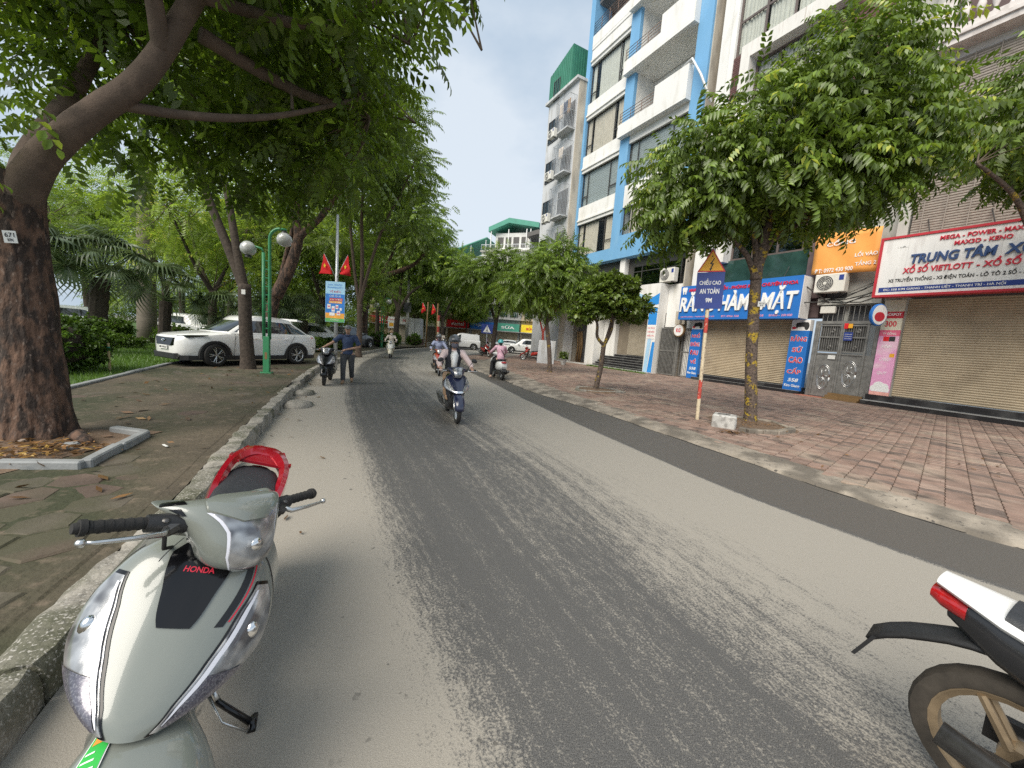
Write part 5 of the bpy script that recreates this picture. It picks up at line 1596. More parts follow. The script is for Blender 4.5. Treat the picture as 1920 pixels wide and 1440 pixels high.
t3 = gtree('street_tree', 'tree with heavy curved limb rising behind the green lamp post', (-11.3, 17.4, .15), (-10.6, 17.1, 3.0),
      [([(-9.9, 17, 4.1), (-9.56, 17, 5.4), (-9.75, 17, 6.6), (-9.6, 17, 8.4), (-9.9, 17, 10)], .27, .08), ([(-10.0, 17, 4.0), (-9.5, 17, 5.3), (-8.5, 16.8, 6.2), (-7.5, 16.8, 7.6), (-6.9, 16.8, 8.7), (-6.4, 16.6, 9.8)], .2, .06), ([(-9.6, 17, 6.4), (-8.9, 16.7, 7.5), (-8.0, 16.4, 9.2)], .1, .05)],
      [((-9.8, 17, 10.6), (2.6, 2.3, 2.0)), ((-7.3, 16.9, 9.8), (2.0, 2.2, 1.6)), ((-8.6, 16.5, 8.0), (1.7, 1.4, 1.0)), ((-10.9, 17.4, 8.2), (1.6, 1.6, 1.3)), ((-6.4, 17.5, 11.3), (1.5, 1.6, 1.1)), ((-8.3, 17, 12.4), (2.4, 2, 1.2))], 1500, SPL, 'leaf_left', 'bark', .27, 22, GL, twigs=120)
t4 = gtree('street_tree', 'tall tree whose thin stems rise behind the flagged pole', (-8.9, 22, .12), (-8.9, 22, 3.0),
      [([(-8.8, 22, 5), (-8.9, 22, 8), (-8.7, 22, 11)], .12, .06), ([(-9.3, 22.1, 5), (-9.7, 22.2, 8), (-10.0, 22, 10.5)], .1, .05), ([(-8.5, 21.9, 4.5), (-7.7, 21.8, 7), (-6.4, 21.6, 9.6), (-5.9, 21.5, 10.8)], .1, .04)],
      [((-8.6, 22, 11.6), (2.6, 2.4, 2.2)), ((-6.9, 22, 10.6), (1.9, 2, 1.7)), ((-9.6, 22.3, 9.0), (2.0, 1.8, 1.3)), ((-6.7, 22, 8.1), (1.5, 1.5, 1.1)), ((-7.7, 22.5, 13.4), (2.2, 2, 1.3))], 1300, SPL, 'leaf_left', 'bark_limb', .17, 23, GL, twigs=90)
t5 = gtree('street_tree', 'dark trunk with one long low limb stretched over the road', (-13.0, 33, .12), (-13.0, 33, 3.6),
      [([(-12.5, 32.6, 5.2), (-10.9, 32, 6.0), (-8.6, 31.5, 6.9), (-7.3, 31, 8.1)], .3, .1), ([(-13.3, 33.2, 6), (-13.5, 33.4, 9)], .3, .1), ([(-11.5, 32.2, 5.7), (-10.3, 31.8, 7.8), (-9.6, 31.6, 9.8)], .16, .06)],
      [((-11.6, 32, 11.5), (3.6, 3, 2.8)), ((-8.4, 31, 10.4), (2.5, 2.4, 2.2)), ((-8.0, 31, 8.6), (1.7, 1.6, .9)), ((-9.8, 31.4, 13.6), (3.0, 2.6, 2)), ((-14, 33.5, 10), (3, 3, 2.4))], 1800, SPF, 'leaf_left', 'bark', .42, 24, GL, twigs=110, tw=1.6)
t6 = gtree('street_tree', 'tree with a straight dark stem standing behind the white rider', (-13.9, 45, .1), (-13.7, 45, 4.2),
      [([(-14.6, 45, 6.2), (-15.5, 45, 8.6)], .2, .08), ([(-12.4, 45, 6.0), (-10.8, 45, 7.2), (-9.0, 45, 8.5)], .18, .07), ([(-13.5, 45, 7), (-13, 45, 10)], .2, .08)],
      [((-12.6, 45, 10.8), (3.6, 3, 2.6)), ((-9.4, 45, 9.6), (2.6, 2.4, 1.8)), ((-16, 45.5, 9.6), (2.8, 2.6, 2)), ((-11, 45, 13), (3, 2.6, 1.8))], 1600, SPF, 'leaf_street_far', 'bark_dark', .33, 25, GL, twigs=70, tw=1.6, scale=(1, 1.5))
t7 = gtree('street_tree', 'leafy tree over the far bend of the road, behind the red flags', (-9.6, 50, .1), (-9.5, 50, 3.6),
      [([(-10.5, 50, 5.6), (-11.4, 50, 7.6)], .16, .07), ([(-8.6, 50, 5.6), (-7.4, 50, 7.8)], .16, .07)],
      [((-9.4, 50, 8.8), (3.4, 3, 2.2)), ((-6.4, 51, 8.0), (2.4, 2.4, 1.8)), ((-8, 50, 10.6), (2.6, 2.4, 1.6))], 1400, SPF, 'leaf_street_far', 'bark_limb', .22, 26, GL, twigs=60, tw=1.5, scale=(1, 1.5))
t8 = gtree('street_tree', 'small bright tree before the far red shop sign', (-7.4, 58, .1), (-7.4, 58, 3.4),
      [([(-8, 58, 4.6), (-8.6, 58, 5.6)], .09, .04), ([(-6.8, 58, 4.6), (-6.1, 58, 5.6)], .09, .04)],
      [((-7.6, 58, 6.2), (2.6, 2.2, 1.6)), ((-6.3, 58, 5.4), (1.6, 1.5, 1))], 1000, SPF, 'leaf_park', 'bark_dark', .12, 27, GL, twigs=40, scale=(.9, 1.3))
t9 = gtree('street_tree', 'tree half hidden behind the electric cabinet at the far bend', (-14.5, 56, .1), (-14.5, 56, 3.4),
      [([(-15.4, 56, 5), (-16.4, 56, 7)], .16, .07), ([(-13.6, 56, 5), (-12.6, 56, 7)], .16, .07)],
      [((-14.5, 56, 8.4), (4, 3, 2.8)), ((-12.2, 56, 5.4), (2.2, 2, 1.6)), ((-17.5, 57, 7), (3, 3, 2.4))], 1400, SPF, 'leaf_left', 'bark_dark', .25, 28, GL, twigs=50, scale=(1, 1.6))

# park trees behind: lighter feathery crowns, trunks one can tell apart
SPP = pinnate(.9, 8, .2, .05, .3, 17, False, 66, .15)
SPP2 = pinnate(1.3, 8, .32, .085, .3, 18, False, 62, .2)
pk = [(-15.4, 19.5, 3.0, 'feathery light green park tree behind the nose of the white car', .2), (-21.5, 24, 3.5, 'yellowish feathery park tree left of the royal palm', .22), (-17.6, 27, 3.2, 'bright park tree right of the royal palm', .2), (-27, 21, 3.0, 'park tree at the far left, between big trunk and fan palms', .24), (-13.6, 27, 3.4, 'dense park tree behind the cabin of the white car', .24), (-24.5, 33, 4, 'tall pale park tree far behind the fan palms', .25), (-19.5, 38, 4, 'far park tree behind the lamp with two globes', .25), (-16.8, 47, 4, 'far park tree behind the small grey car', .26), (-33, 30, 4, 'far park tree at the left edge behind the big trunk', .26), (-27, 46, 4.5, 'distant park tree closing the view beyond the parked cars', .3), (-22.5, 58, 4.5, 'distant park tree beyond the clipped bushes', .3), (-38, 44, 4.5, 'distant park tree farthest to the left', .3)]
r_ = random.Random(31)
for i, (x, y, h, lab, rad) in enumerate(pk):
    s_ = 1 + y / 60
    bl = []
    for j in range(6):
        a = 2 * pi * j / 6 + r_.random(); d = r_.uniform(.8, 2.2) * s_
        bl.append(((x + d * cos(a), y + d * sin(a) * .8, h + r_.uniform(.6, 4.0) * s_), (r_.uniform(1.3, 2.0) * s_, r_.uniform(1.2, 1.8) * s_, r_.uniform(.45, .8) * s_)))
    bl.append(((x, y, h + 4.2 * s_), (1.7 * s_, 1.6 * s_, .9 * s_)))
    limbs = []
    for j in range(3):
        a = 2 * pi * j / 3 + r_.random(); limbs.append(([(x + .7 * cos(a), y + .7 * sin(a), h + 1.2), (x + 1.7 * cos(a), y + 1.7 * sin(a), h + 2.6 * s_)], rad * .55, rad * .2))
    gtree('park_tree', lab, (x, y, .1), (x + r_.uniform(-.3, .3), y, h), limbs, bl, int(900 if y < 30 else 800), SPP if y < 26 else SPP2, 'leaf_park' if i in (0, 1, 2, 5, 6, 8, 10) else 'leaf_left', 'bark_dark', rad, 50 + i, GL, (.8, 1.3), 50, .25, tw=1.4, droop=.15)

# far-off wood that reads as one mass
u = np.random.RandomState(77)
WB = []
for i in range(46):
    x = -62 + i * 1.25 + u.uniform(-1, 1); y = 62 + u.uniform(-3, 10) - max(0, (-20 - x)) * .15
    WB.append(((x, y, u.uniform(1.5, 6.5)), (u.uniform(2, 3.6), 2, u.uniform(1.5, 3.2))))
P_, out = sample_blobs(WB, 5200, u, .5)
Rm = frames(out * .6 + u.normal(0, .5, out.shape), u); s = u.uniform(1.2, 2, len(P_))
vs, fs, tn = SPP2
vv = np.einsum('nij,vj->nvi', Rm, vs) * s[:, None, None] + P_[:, None]
f = fs[None] + (np.arange(len(P_)) * len(vs))[:, None, None]
o = link('wood', npmesh('wood', vv.reshape(-1, 3), f.reshape(-1, 4), 'leaf_left', (tn[None] + u.normal(0, .12, len(P_))[:, None]).reshape(-1)))
struct(o, 'stuff', 'dense far-off wood behind the park trees')

# fan palms: trunk and single fronds
def fan_mesh(seed, R_=.8, n=24, pet=1.05):
    r = random.Random(seed); vs = []; fs = []; tn = []
    for i in range(n):
        a = R(-118 + 236 * i / (n - 1)); L_ = R_ * (1 - .22 * (abs(a) / R(118)) ** 2) * r.uniform(.92, 1.06)
        d = V((cos(a), sin(a), 0)); s = V((-sin(a), cos(a), 0))
        w = .034
        p0 = V((pet, 0, 0)); sag = .1 + .1 * r.random()
        k = [(0, .006, 0), (.45, w, .03), (.72, w * .72, -.02), (1.0, .003, -sag * 2.4)]
        o = len(vs)
        for t, ww, zz in k:
            q_ = d * (L_ * t) + V((0, 0, zz + .12 * t * (1 if abs(a) < 2 else .5) - .1 * t * t)); c = p0 + V((q_.x * .3 + q_.z * .95, q_.y, q_.z * .3 - q_.x * .95))
            vs += [c - s * ww + V((0, 0, .018 * (1 - t))), c + s * 0 - V((0, 0, .012 * (1 - t))), c + s * ww + V((0, 0, .018 * (1 - t)))]
        for j in range(3):
            for q in range(2):
                b = o + j * 3 + q
                fs.append((b, b + 1, b + 4, b + 3)); tn.append(r.uniform(.3, .6))
    o = len(vs)
    for t in (0, .5, 1):
        vs += [V((pet * t, -.014, -.02 + .05 * t * (1 - t))), V((pet * t, .014, -.02 + .05 * t * (1 - t))), V((pet * t, 0, .012 + .05 * t * (1 - t)))]
    for j in range(2):
        for q in range(3):
            a, b = o + j * 3 + q, o + j * 3 + (q + 1) % 3
            fs.append((a, b, b + 3, a + 3)); tn.append(.6)
    return npmesh('frond', np.array([tuple(v) for v in vs]), np.array(fs), 'leaf_palm', np.array(tn))
FM = [fan_mesh(i) for i in range(4)]
def fan_palm(label, base, h, rad, n, seed, sc=1., lean=(0, 0), lo=-35):
    t = thing('fan_palm', label, 'palm', base, 0, 'fan palms in the park')
    r = random.Random(seed)
    b = MB(); k = 14
    pts = [(lean[0] * j / k, lean[1] * j / k, h * j / k - .1) for j in range(k + 1)]
    b.tube(pts, [rad * (1.25 if j == 0 else 1 + .1 * (j % 2)) for j in range(k + 1)], 10)
    b.build('trunk', 'bark_dark', t, smooth=30)
    for i in range(n):
        az = i * 2.39996 + r.uniform(-.2, .2); el = R(lo + 30 + (80 - lo) * (i / n) ** 1.1 + r.uniform(-8, 8))
        o = link('frond', FM[i % 4], t, (lean[0], lean[1], h + .05 * i / n), None)
        o.rotation_euler = Euler((r.uniform(-.3, .3), -el, az), 'XYZ')
        o.scale = (sc * r.uniform(.9, 1.1),) * 3
    return t
fan_palm('fan palm with thick dark trunk beside the round hedge, the fuller one', (-15.0, 13.7, .1), 2.75, .24, 24, 3, 1.1, (.35, 0), -30)
fan_palm('fan palm partly hidden by the big left trunk', (-15.6, 12.2, .1), 2.75, .14, 18, 5, 1.1, (.2, 0), -30)
fan_palm('low fan palm in front of the royal palm stem', (-15.2, 16.6, .1), 2.2, .2, 15, 6, 1.1, (.2, 0), -35)
fan_palm('fan palm with spread fronds low behind the white car bonnet', (-14.2, 18.4, .1), 1.5, .22, 14, 7, 1.0, (.3, 0), -30)
fan_palm('fan palm in shade behind the roof of the white car', (-14.8, 23.6, .1), 2.0, .22, 20, 9, 1.1, (0, 0), -35)
fan_palm('fan palm behind the rear window of the white car', (-13.4, 24.5, .1), 1.9, .22, 20, 10, 1.1, (0, 0), -35)
# royal palm
RP = thing('royal_palm', 'tall royal palm with smooth pale ringed stem', 'palm', (-19.1, 20, .1), 0)
MB().tube([(0, 0, -.2), (.02, 0, 1.2), (.08, 0, 4), (.16, 0, 7), (.22, 0, 9.2)], [.42, .4, .36, .34, .26], 16).build('trunk', 'palm_bark', RP, smooth=True)
MB().tube([(.22, 0, 9.2), (.24, 0, 10.4), (.25, 0, 11)], [.25, .2, .08], 12).build('crown_shaft', 'leaf_palm', RP, smooth=True)
def feather(seed, L_=3.2):
    vs, fs, tn = pinnate(L_, 30, .62, .05, .95, seed, False, 52, .55)
    return npmesh('frond', vs, fs, 'leaf_palm', tn)
FE = [feather(i) for i in range(3)]
for i in range(13):
    o = link('frond', FE[i % 3], RP, (.25, 0, 10.8)); o.rotation_euler = Euler((rnd.uniform(-.3, .3), -R(-12 + 70 * (i / 13)), i * 2.4), 'XYZ')

# hedges and clipped bushes
CL = cluster(11, .09, .045, 1.3, 4)
CLS = cluster(10, .12, .06, 1.3, 6)
def bush(label, loc, rx, ry, h, n, seed, lm='leaf_hedge', group='clipped bushes in the park', sc=(.8, 1.3), name='bush'):
    t = thing(name, label, 'bush', (loc[0], loc[1], .12), 0, group)
    b = MB()
    for j in range(9):
        a = j * 2.4; b.tube([(0, 0, -.05), (rx * .3 * cos(a), ry * .3 * sin(a), h * .4), (rx * .7 * cos(a), ry * .7 * sin(a), h * .75)], [.03, .02, .008], 5)
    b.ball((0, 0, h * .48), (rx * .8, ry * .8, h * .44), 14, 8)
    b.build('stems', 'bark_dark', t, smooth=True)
    bl = [((loc[0], loc[1], .12 + h * .5), (rx, ry, h * .5))]
    r = random.Random(seed)
    for j in range(7):
        a = r.uniform(0, 6.28); bl.append(((loc[0] + rx * .6 * cos(a), loc[1] + ry * .6 * sin(a), .12 + h * r.uniform(.4, .75)), (rx * .45, ry * .45, h * .28)))
    crown(t, bl, n, CL, lm, seed, 0, sc, .8, -.3, name='foliage', keep=lambda p: p[2] > .15)
    return t
bush('large loose bush between the big left trunk and the lawn', (-11.0, 9.0), 1.05, .95, 1.35, 2200, 1, 'leaf_hedge', None)
bush('low bush at the left image edge behind the big trunk', (-11.6, 7.4), 1.0, .9, .9, 1300, 2, 'leaf_hedge', None)
bush('clipped hedge ball left of the royal palm stem', (-18.4, 17.2), 1.1, .9, 1.25, 1500, 3)
bush('clipped hedge ball right of the royal palm stem', (-16.4, 18.6), .8, .8, 1.05, 1000, 4)
bush('clipped hedge ball in front of the distant white estate car', (-15.8, 20.4), .7, .7, 1.05, 800, 5)
bush('low bush row at the foot of the royal palm', (-17.3, 16.0), 1.8, .5, .6, 1300, 6)
bush('small bush beside the nose of the white car', (-14.6, 17.3), 1.1, .7, .75, 1000, 7)
bush('round clipped bush right of the small grey car, the nearer one', (-11.9, 33.5), .75, .7, 1.25, 700, 8, sc=(1, 1.6))
bush('round clipped bush beside the far green lamp post', (-11.8, 37), .85, .8, 1.3, 700, 9, sc=(1, 1.6))
bush('round clipped bush just behind the white rider', (-11.2, 43), .8, .8, 1.3, 600, 10, sc=(1, 1.6))
bush('shrub behind the rear of the white car', (-11.7, 21.5), 1.0, .9, .9, 900, 11)
bush('shrub left of the flagged pole at the lawn edge', (-11.6, 25.5), 1.2, .8, .8, 900, 12, sc=(1, 1.5))
bush('dark shrub behind the small grey car', (-15.2, 32), 1.6, 1, 1.2, 900, 13, sc=(1, 1.6))

# ---- trees on the right pavement
GR = 'young trees on the right pavement'
sp_st = pinnate(.56, 6, .17, .068, .55, 21, False, 60, .62, .3)
sp_st_d = pinnate(.56, 6, .17, .068, .55, 21, True, 60, .62, .3)
MT = gtree('street_tree', 'large leafy tree in the stone rimmed bed, yellow lichen on its trunk', (5.88, 9.32, .06), (5.5, 9.25, 3.55),
      [([(5.2, 9.2, 3.95), (4.75, 9.2, 4.4), (4.3, 9.2, 5.2)], .075, .03), ([(5.5, 9.2, 4.1), (5.6, 9.2, 4.8), (5.7, 9.3, 5.8), (5.9, 9.4, 7.2)], .13, .04), ([(5.6, 9.2, 4.2), (6.1, 9.1, 4.65), (6.9, 9.0, 5.2), (8.0, 8.9, 5.9)], .09, .03),
       ([(5.35, 9.2, 4.2), (5.1, 9.25, 5.0), (4.7, 9.4, 6.2)], .08, .03), ([(5.7, 9.1, 4.4), (6.3, 8.7, 5.0), (7.2, 8.3, 5.6)], .07, .025), ([(5.5, 9.3, 4.4), (5.8, 10, 5.4), (6.0, 10.6, 6.4)], .07, .025)],
      [((4.3, 9.3, 5.7), (1.5, 1.5, 1.05)), ((5.6, 9.2, 6.5), (1.5, 1.6, 1.25)), ((6.7, 9.1, 7.3), (1.35, 1.6, 1.6)), ((7.3, 8.9, 6.2), (1.2, 1.4, 1.0)), ((5.9, 9.2, 5.6), (2.0, 1.9, .9)), ((3.7, 9.2, 4.9), (1.0, 1.1, .75)), ((7.6, 8.9, 7.0), (.7, 1.0, .6)), ((7.0, 9.2, 8.1), (.7, .8, .65))],
      4100, sp_st, 'leaf_street', 'bark_lichen', .14, 61, GR, (.75, 1.2), 150, .5, .06, 300, near=sp_st_d, droop=.5)
plaque('', (5.63, 9.11, 2.88), R(-8), .16, .12, 'XÀ CỪ', 'small white tag on the trunk of the large right tree')
T_2 = gtree('street_tree', 'leafy tree at the right image edge before the bamboo blinds', (13.6, 9.6, .06), (13.0, 9.5, 3.6),
      [([(11.9, 9.3, 4.6), (10.9, 9.1, 5.6), (9.8, 9.0, 6.2)], .1, .03), ([(12.5, 9.5, 5), (12.3, 9.4, 7)], .13, .04), ([(13.2, 9.4, 5), (14, 9.3, 6.5)], .1, .04)],
      [((11.5, 9.1, 7.3), (1.1, 1.5, 1.2)), ((12.2, 9.4, 8.1), (1.6, 1.7, 1.7)), ((10.8, 8.9, 6.8), (.7, 1.0, .55)), ((12.4, 9.0, 6.4), (1.2, 1.2, .7)), ((13.6, 9.4, 7.4), (1.8, 1.7, 1.7))], 1400, sp_st, 'leaf_street', 'bark_lichen', .15, 62, GR, (.85, 1.25), 70, .5, droop=.5)
SPS = cluster(10, .13, .065, 1.35, 8)
T_3 = gtree('street_tree', 'small round headed tree with crooked stem before the blue house', (2.95, 13.35, .06), (3.05, 13.3, 1.75),
      [([(3.25, 13.3, 2.2), (3.3, 13.3, 2.8), (3.6, 13.3, 3.3)], .07, .03), ([(2.8, 13.3, 1.95), (2.75, 13.3, 2.4), (2.5, 13.3, 2.75), (2.3, 13.3, 3.0)], .06, .025), ([(3.2, 13.2, 2.6), (3.1, 13, 3.2)], .04, .02)],
      [((3.15, 13.3, 3.3), (1.05, 1, .62)), ((2.55, 13.3, 2.95), (.75, .7, .42)), ((3.85, 13.3, 2.95), (.7, .7, .45)), ((3.0, 13.2, 3.75), (.7, .7, .35)), ((3.5, 13.3, 3.65), (.6, .6, .4)), ((2.2, 13.3, 2.65), (.45, .5, .3))], 1500, SPS, 'leaf_small', 'bark_lichen', .095, 63, GR, (.8, 1.3), 90, .45, tw=.8, droop=.2)
SPM = pinnate(.62, 7, .2, .055, .5, 33, False, 58, .45)
T_4 = gtree('street_tree', 'slender tree with yellow lichen, leaning stem left of the blue house', (1.9, 20.0, .06), (1.55, 20, 2.6),
      [([(1.1, 20, 3.3), (.7, 20, 4.2), (.3, 20, 5.2)], .09, .03), ([(1.7, 20, 3.6), (2.0, 20, 4.8), (2.1, 20, 5.8)], .09, .03), ([(2.2, 20, 3.6), (3.2, 20, 4.6)], .05, .02)],
      [((1.2, 20, 5.1), (1.5, 1.5, 1.1)), ((2.4, 20, 4.9), (1.4, 1.4, 1.0)), ((.2, 20, 4.3), (1.1, 1.1, .9)), ((1.8, 20, 6.0), (1.2, 1.2, .7)), ((3.5, 20, 4.7), (.8, .9, .6)), ((1.2, 20, 3.6), (.9, .9, .5))], 1500, SPM, 'leaf_street_far', 'bark_lichen', .12, 64, GR, (.85, 1.3), 90, .4, droop=.45)
T_5 = gtree('street_tree', 'tree with dark twin stem behind the rider in pink', (-1.75, 30.5, .06), (-1.6, 30.5, 3.0),
      [([(-2.2, 30.5, 4.2), (-3.0, 30.5, 5.4)], .13, .05), ([(-1.2, 30.5, 4.4), (-.4, 30.5, 6)], .13, .05), ([(-1.6, 30.5, 4.4), (-1.7, 30.5, 6.4)], .12, .05)],
      [((-2.6, 30.5, 6.0), (2.0, 2, 1.5)), ((-.4, 30.5, 6.4), (2.0, 2, 1.5)), ((-1.4, 30.5, 7.5), (1.7, 1.7, 1.1)), ((-3.9, 30.5, 6.2), (1.2, 1.3, 1.1)), ((.6, 30.5, 5.2), (1.2, 1.2, .8)), ((-1.5, 30.3, 4.7), (1.6, 1.4, .9))], 1600, SPM, 'leaf_street_far', 'bark_dark', .2, 65, GR, (1.0, 1.6), 90, .4, tw=1.3)
T_6 = gtree('street_tree', 'slim tree with several thin stems at the grey house corner', (2.2, 31.5, .06), (2.2, 31.5, 2.4),
      [([(1.8, 31.5, 3.6), (1.5, 31.5, 4.8)], .08, .03), ([(2.6, 31.5, 3.6), (3.0, 31.5, 4.8)], .08, .03)],
      [((1.6, 31.5, 5.4), (1.5, 1.5, 1.2)), ((3.0, 31.5, 5.6), (1.5, 1.5, 1.2)), ((2.2, 31.5, 6.8), (1.3, 1.3, .9))], 1200, SPM, 'leaf_street_far', 'pole_red', .11, 66, GR, (1.0, 1.6), 50, .4)
# beds of the right trees
PR = thing('tree_pit_edge', 'pale worn stone rim round the large right tree', 'edging', (5.6, 8.7, .07))
edging_run(PR, [(4.86, 8.0), (4.95, 7.88), (5.6, 7.95), (6.2, 8.3), (6.35, 8.55)], 'apron_concrete', .13, .1, .35, .07)
edging_run(PR, [(6.35, 8.55), (6.5, 9.4), (5.4, 9.9)], 'apron_concrete', .1, .06, .35, .07)
k = MB(); k.grid([[(4.75 + .17 * i, 7.9 + .19 * j, .1 + .02 * mnoise.noise(V((i * .6, j * .6, 0)))) for i in range(11)] for j in range(11)])
k.v = [(x, y, z if (V((x, y, 0)) - V((5.65, 8.85, 0))).length < .95 and y > 7.9 + .3 * max(0, x - 5.2) else .03) for x, y, z in k.v]
struct(k.build('tree_pit', 'bare_soil', smooth=True), label='bare soil in the bed of the large right tree')
pts = [(5.6 + rnd.gauss(0, .35), 8.8 + rnd.gauss(0, .3), .125) for _ in range(160)]
litter('bed_litter', 'brown litter in the bed of the large right tree', pts, 'leaf_dry', (.015, .04), 9)
PQ = thing('tree_pit_edge', 'low mossy rim round the small round headed tree', 'edging', (2.95, 13.35, .07))
edging_run(PQ, [(2.2, 13.0), (2.9, 12.8), (3.9, 13.2), (3.6, 14.0), (2.4, 13.9), (2.2, 13.0)], 'kerb_concrete', .13, .09, .4, .05)
k = MB(); k.lathe([(.75, 0), (.7, .06), (.3, .09), (.05, .1)], 14, MX.Translation((2.98, 13.4, .06)))
struct(k.build('tree_pit', 'bare_soil', smooth=True), label='soil in the bed of the small round headed tree')
# a strip of weeds at the doorstep of the blue house
u = np.random.RandomState(8); n = 1600
t = u.uniform(0, 1, n); q = np.array([tuple(fac(-13.6 + 5.5 * a, -1.45 + b_ * .4)) for a, b_ in zip(t, u.uniform(-.5, .5, n))])
an = u.uniform(0, 6.28, n); v = np.zeros((n, 3, 3)); w = .012
v[:, 0] = q + np.stack([np.cos(an) * w, np.sin(an) * w, np.full(n, PZ - .01)], 1); v[:, 1] = q - np.stack([np.cos(an) * w, np.sin(an) * w, np.full(n, -(PZ - .01))], 1)
v[:, 2] = q + np.stack([u.normal(0, .05, n), u.normal(0, .05, n), PZ + u.uniform(.05, .16, n)], 1)
struct(link('weeds', npmesh('weeds', v.reshape(-1, 3), np.arange(n * 3).reshape(-1, 3), 'grass_blade', u.uniform(.3, .9, n))), 'stuff', 'strip of weeds along the doorstep of the blue house')
# ---------------------------------------------------------------- street furniture
# green double lamp on the left walk
def lamp(label, loc, rz, sc=1.):
    t = thing('street_lamp', label, 'lamp', loc, rz, 'green twin globe lamps')
    k = MB(); k.cb(-.15, .15, -.1, .1, 0, .03, .008)
    for x in (-.12, .12):
        for y in (-.07, .07): k.lathe([(.018, .03), (.018, .055), (.001, .06)], 6, MX.Translation((x, y, 0)))
    k.build('base_plate', 'lamp_green', t)
    MB().cb(-.085, .085, -.055, .055, .03, 1.08, .012).build('lower_box', 'lamp_green', t)
    MB().bx(-.03, .03, -.0585, -.0555, .42, .62).build('hatch', 'step_brown', t)
    arc = [(.075, 0, 1.0), (.085, 0, 2.4), (.09, 0, 3.85)] + [(.09 + .28 - .28 * cos(a), 0, 3.85 + .3 * sin(a)) for a in [j * pi / 14 for j in range(1, 8)]] + [(.52, 0, 4.13)]
    MB().tube(arc, [.047] * 2 + [.042] * (len(arc) - 2), 10).build('tall_pole', 'lamp_green', t, smooth=True)
    arc = [(-.07, 0, 1.0), (-.075, 0, 3.45), (-.12, .0, 3.56), (-.3, 0, 3.6), (-.48, 0, 3.52)]
    MB().tube(arc[:2], [.045, .045], 10).build('short_pole', 'lamp_green', t, smooth=True)
    MB().tube(arc[1:], [.03] * 4, 8).build('short_arm', 'lamp_green', t, smooth=True)
    k = MB()
    for j in range(9): k.bx(-.07, .08, -.012, .012, 1.3 + j * .24, 1.33 + j * .24)
    k.build('rung', 'lamp_green', t)
    for x, z, nm in ((.47, 3.86, 1), (-.46, 3.52, 0)):
        gz = [(.05, .2), (.12, .17), (.185, .09), (.205, 0), (.19, -.08), (.14, -.15), (.06, -.18), (.001, -.185)]
        g = MB().lathe([(r_, zz) for r_, zz in gz], 24, MX.Translation((x, 0, z))).build('globe', 'globe', t, smooth=True)
        s_ = 1 if nm else -1
        MB().lathe([(.02, .0), (.085, .0), (.075, .06), (.03, .09)], 14, MX.Translation((x, 0, z + (.17 if nm else -.24)))).build('globe_cap', 'plastic_black', g, smooth=40)
    return t
lamp('green lamp post with two glass globes on the left walk before the white car', (-7.25, 11.26, .15), R(12))
lamp('distant green lamp post with two globes beside the clipped bushes', (-11.2, 32.5, .12), R(10))

# striped post with high voltage warning triangle and blue height notice
SP = thing('warning_sign', 'leaning red and cream post with yellow high voltage triangle above a blue height notice', 'sign', (4.46, 9.04, .08), (R(-1), R(-1.5), 0))
segs = [(-.1, .5, 'pole_cream'), (.5, .95, 'pole_red'), (.95, 1.5, 'pole_cream'), (1.5, 2.05, 'pole_cream'), (2.05, 2.4, 'pole_red'), (2.4, 3.1, 'pole_cream'), (3.1, 3.95, 'galvanised')]
for a, b_, m in segs: MB().lathe([(.041, a), (.041, b_ - .0008)], 12).build('post_section', m, SP, smooth=30)
rs = MX.Rotation(R(-22), 4, 'Z')
def pl(name, b, m, par=SP): return b.build(name, m, par)
k = MB(); k.bx(-.285, .285, -.062, -.05, 2.6, 3.42, rs); k.build('notice_plate', 'sign_navy', SP)
k = MB()
for z in (2.75, 3.25): k.bx(-.07, .07, -.049, .05, z, z + .04, rs)
k.build('clamp', 'galvanised', SP)
for s_, w, z in (('CHIỀU CAO', .22, 3.14), ('AN TOÀN', .2, 2.94), ('9M', .065, 2.74)):
    text(s_, SP, -w, w, z, z + .105 + (.035 if 'Ề' in s_ or 'À' in s_ else 0), -.0625, 'letter_white', .003, .02, M=rs)
tri = lambda s_, c: [(-.29 * s_, c - .17 * s_), (.29 * s_, c - .17 * s_), (0, c + .34 * s_)]
k = MB(); k.prism(tri(1, 3.6), -.062, -.05); k.v = [tuple(rs @ V(p)) for p in k.v]; k.build('triangle_plate', 'letter_red', SP)
k = MB(); k.prism(tri(.86, 3.6), -.065, -.0625); k.v = [tuple(rs @ V(p)) for p in k.v]; k.build('triangle_face', 'sign_yellow', SP)
bolt = [(.035, 3.74), (-.045, 3.6), (.005, 3.6), (-.03, 3.5), (-.05, 3.51), (-.02, 3.45), (.02, 3.52), (.0, 3.51), (.045, 3.62), (0, 3.62), (.055, 3.74)]
k = MB(); k.prism(bolt, -.0665, -.0655); k.prism([(-.015, 3.76), (.02, 3.76), (.0, 3.8)], -.0665, -.0655); k.v = [tuple(rs @ V(p)) for p in k.v]; k.build('lightning_symbol', 'letter_black', SP)

# whitish stone block with a hole on top
SB = thing('stone_block', 'worn whitish concrete block with a slot in its top beside the right tree bed', 'block', (4.72, 8.35, .06), R(-32))
k = MB(); n = 9
for ax in range(1): pass
k.cb(-.23, .23, -.21, .21, 0, .3, .025)
import bmesh
o = k.build('block', 'plinth_stone', SB, smooth=False)
MB().cb(-.15, .1, -.05, .08, .296, .304, .003).build('slot', 'gate_dark', SB)
MB().bx(.231, .234, -.08, .1, .02, .16).build('paint_patch', 'letter_white', SB)

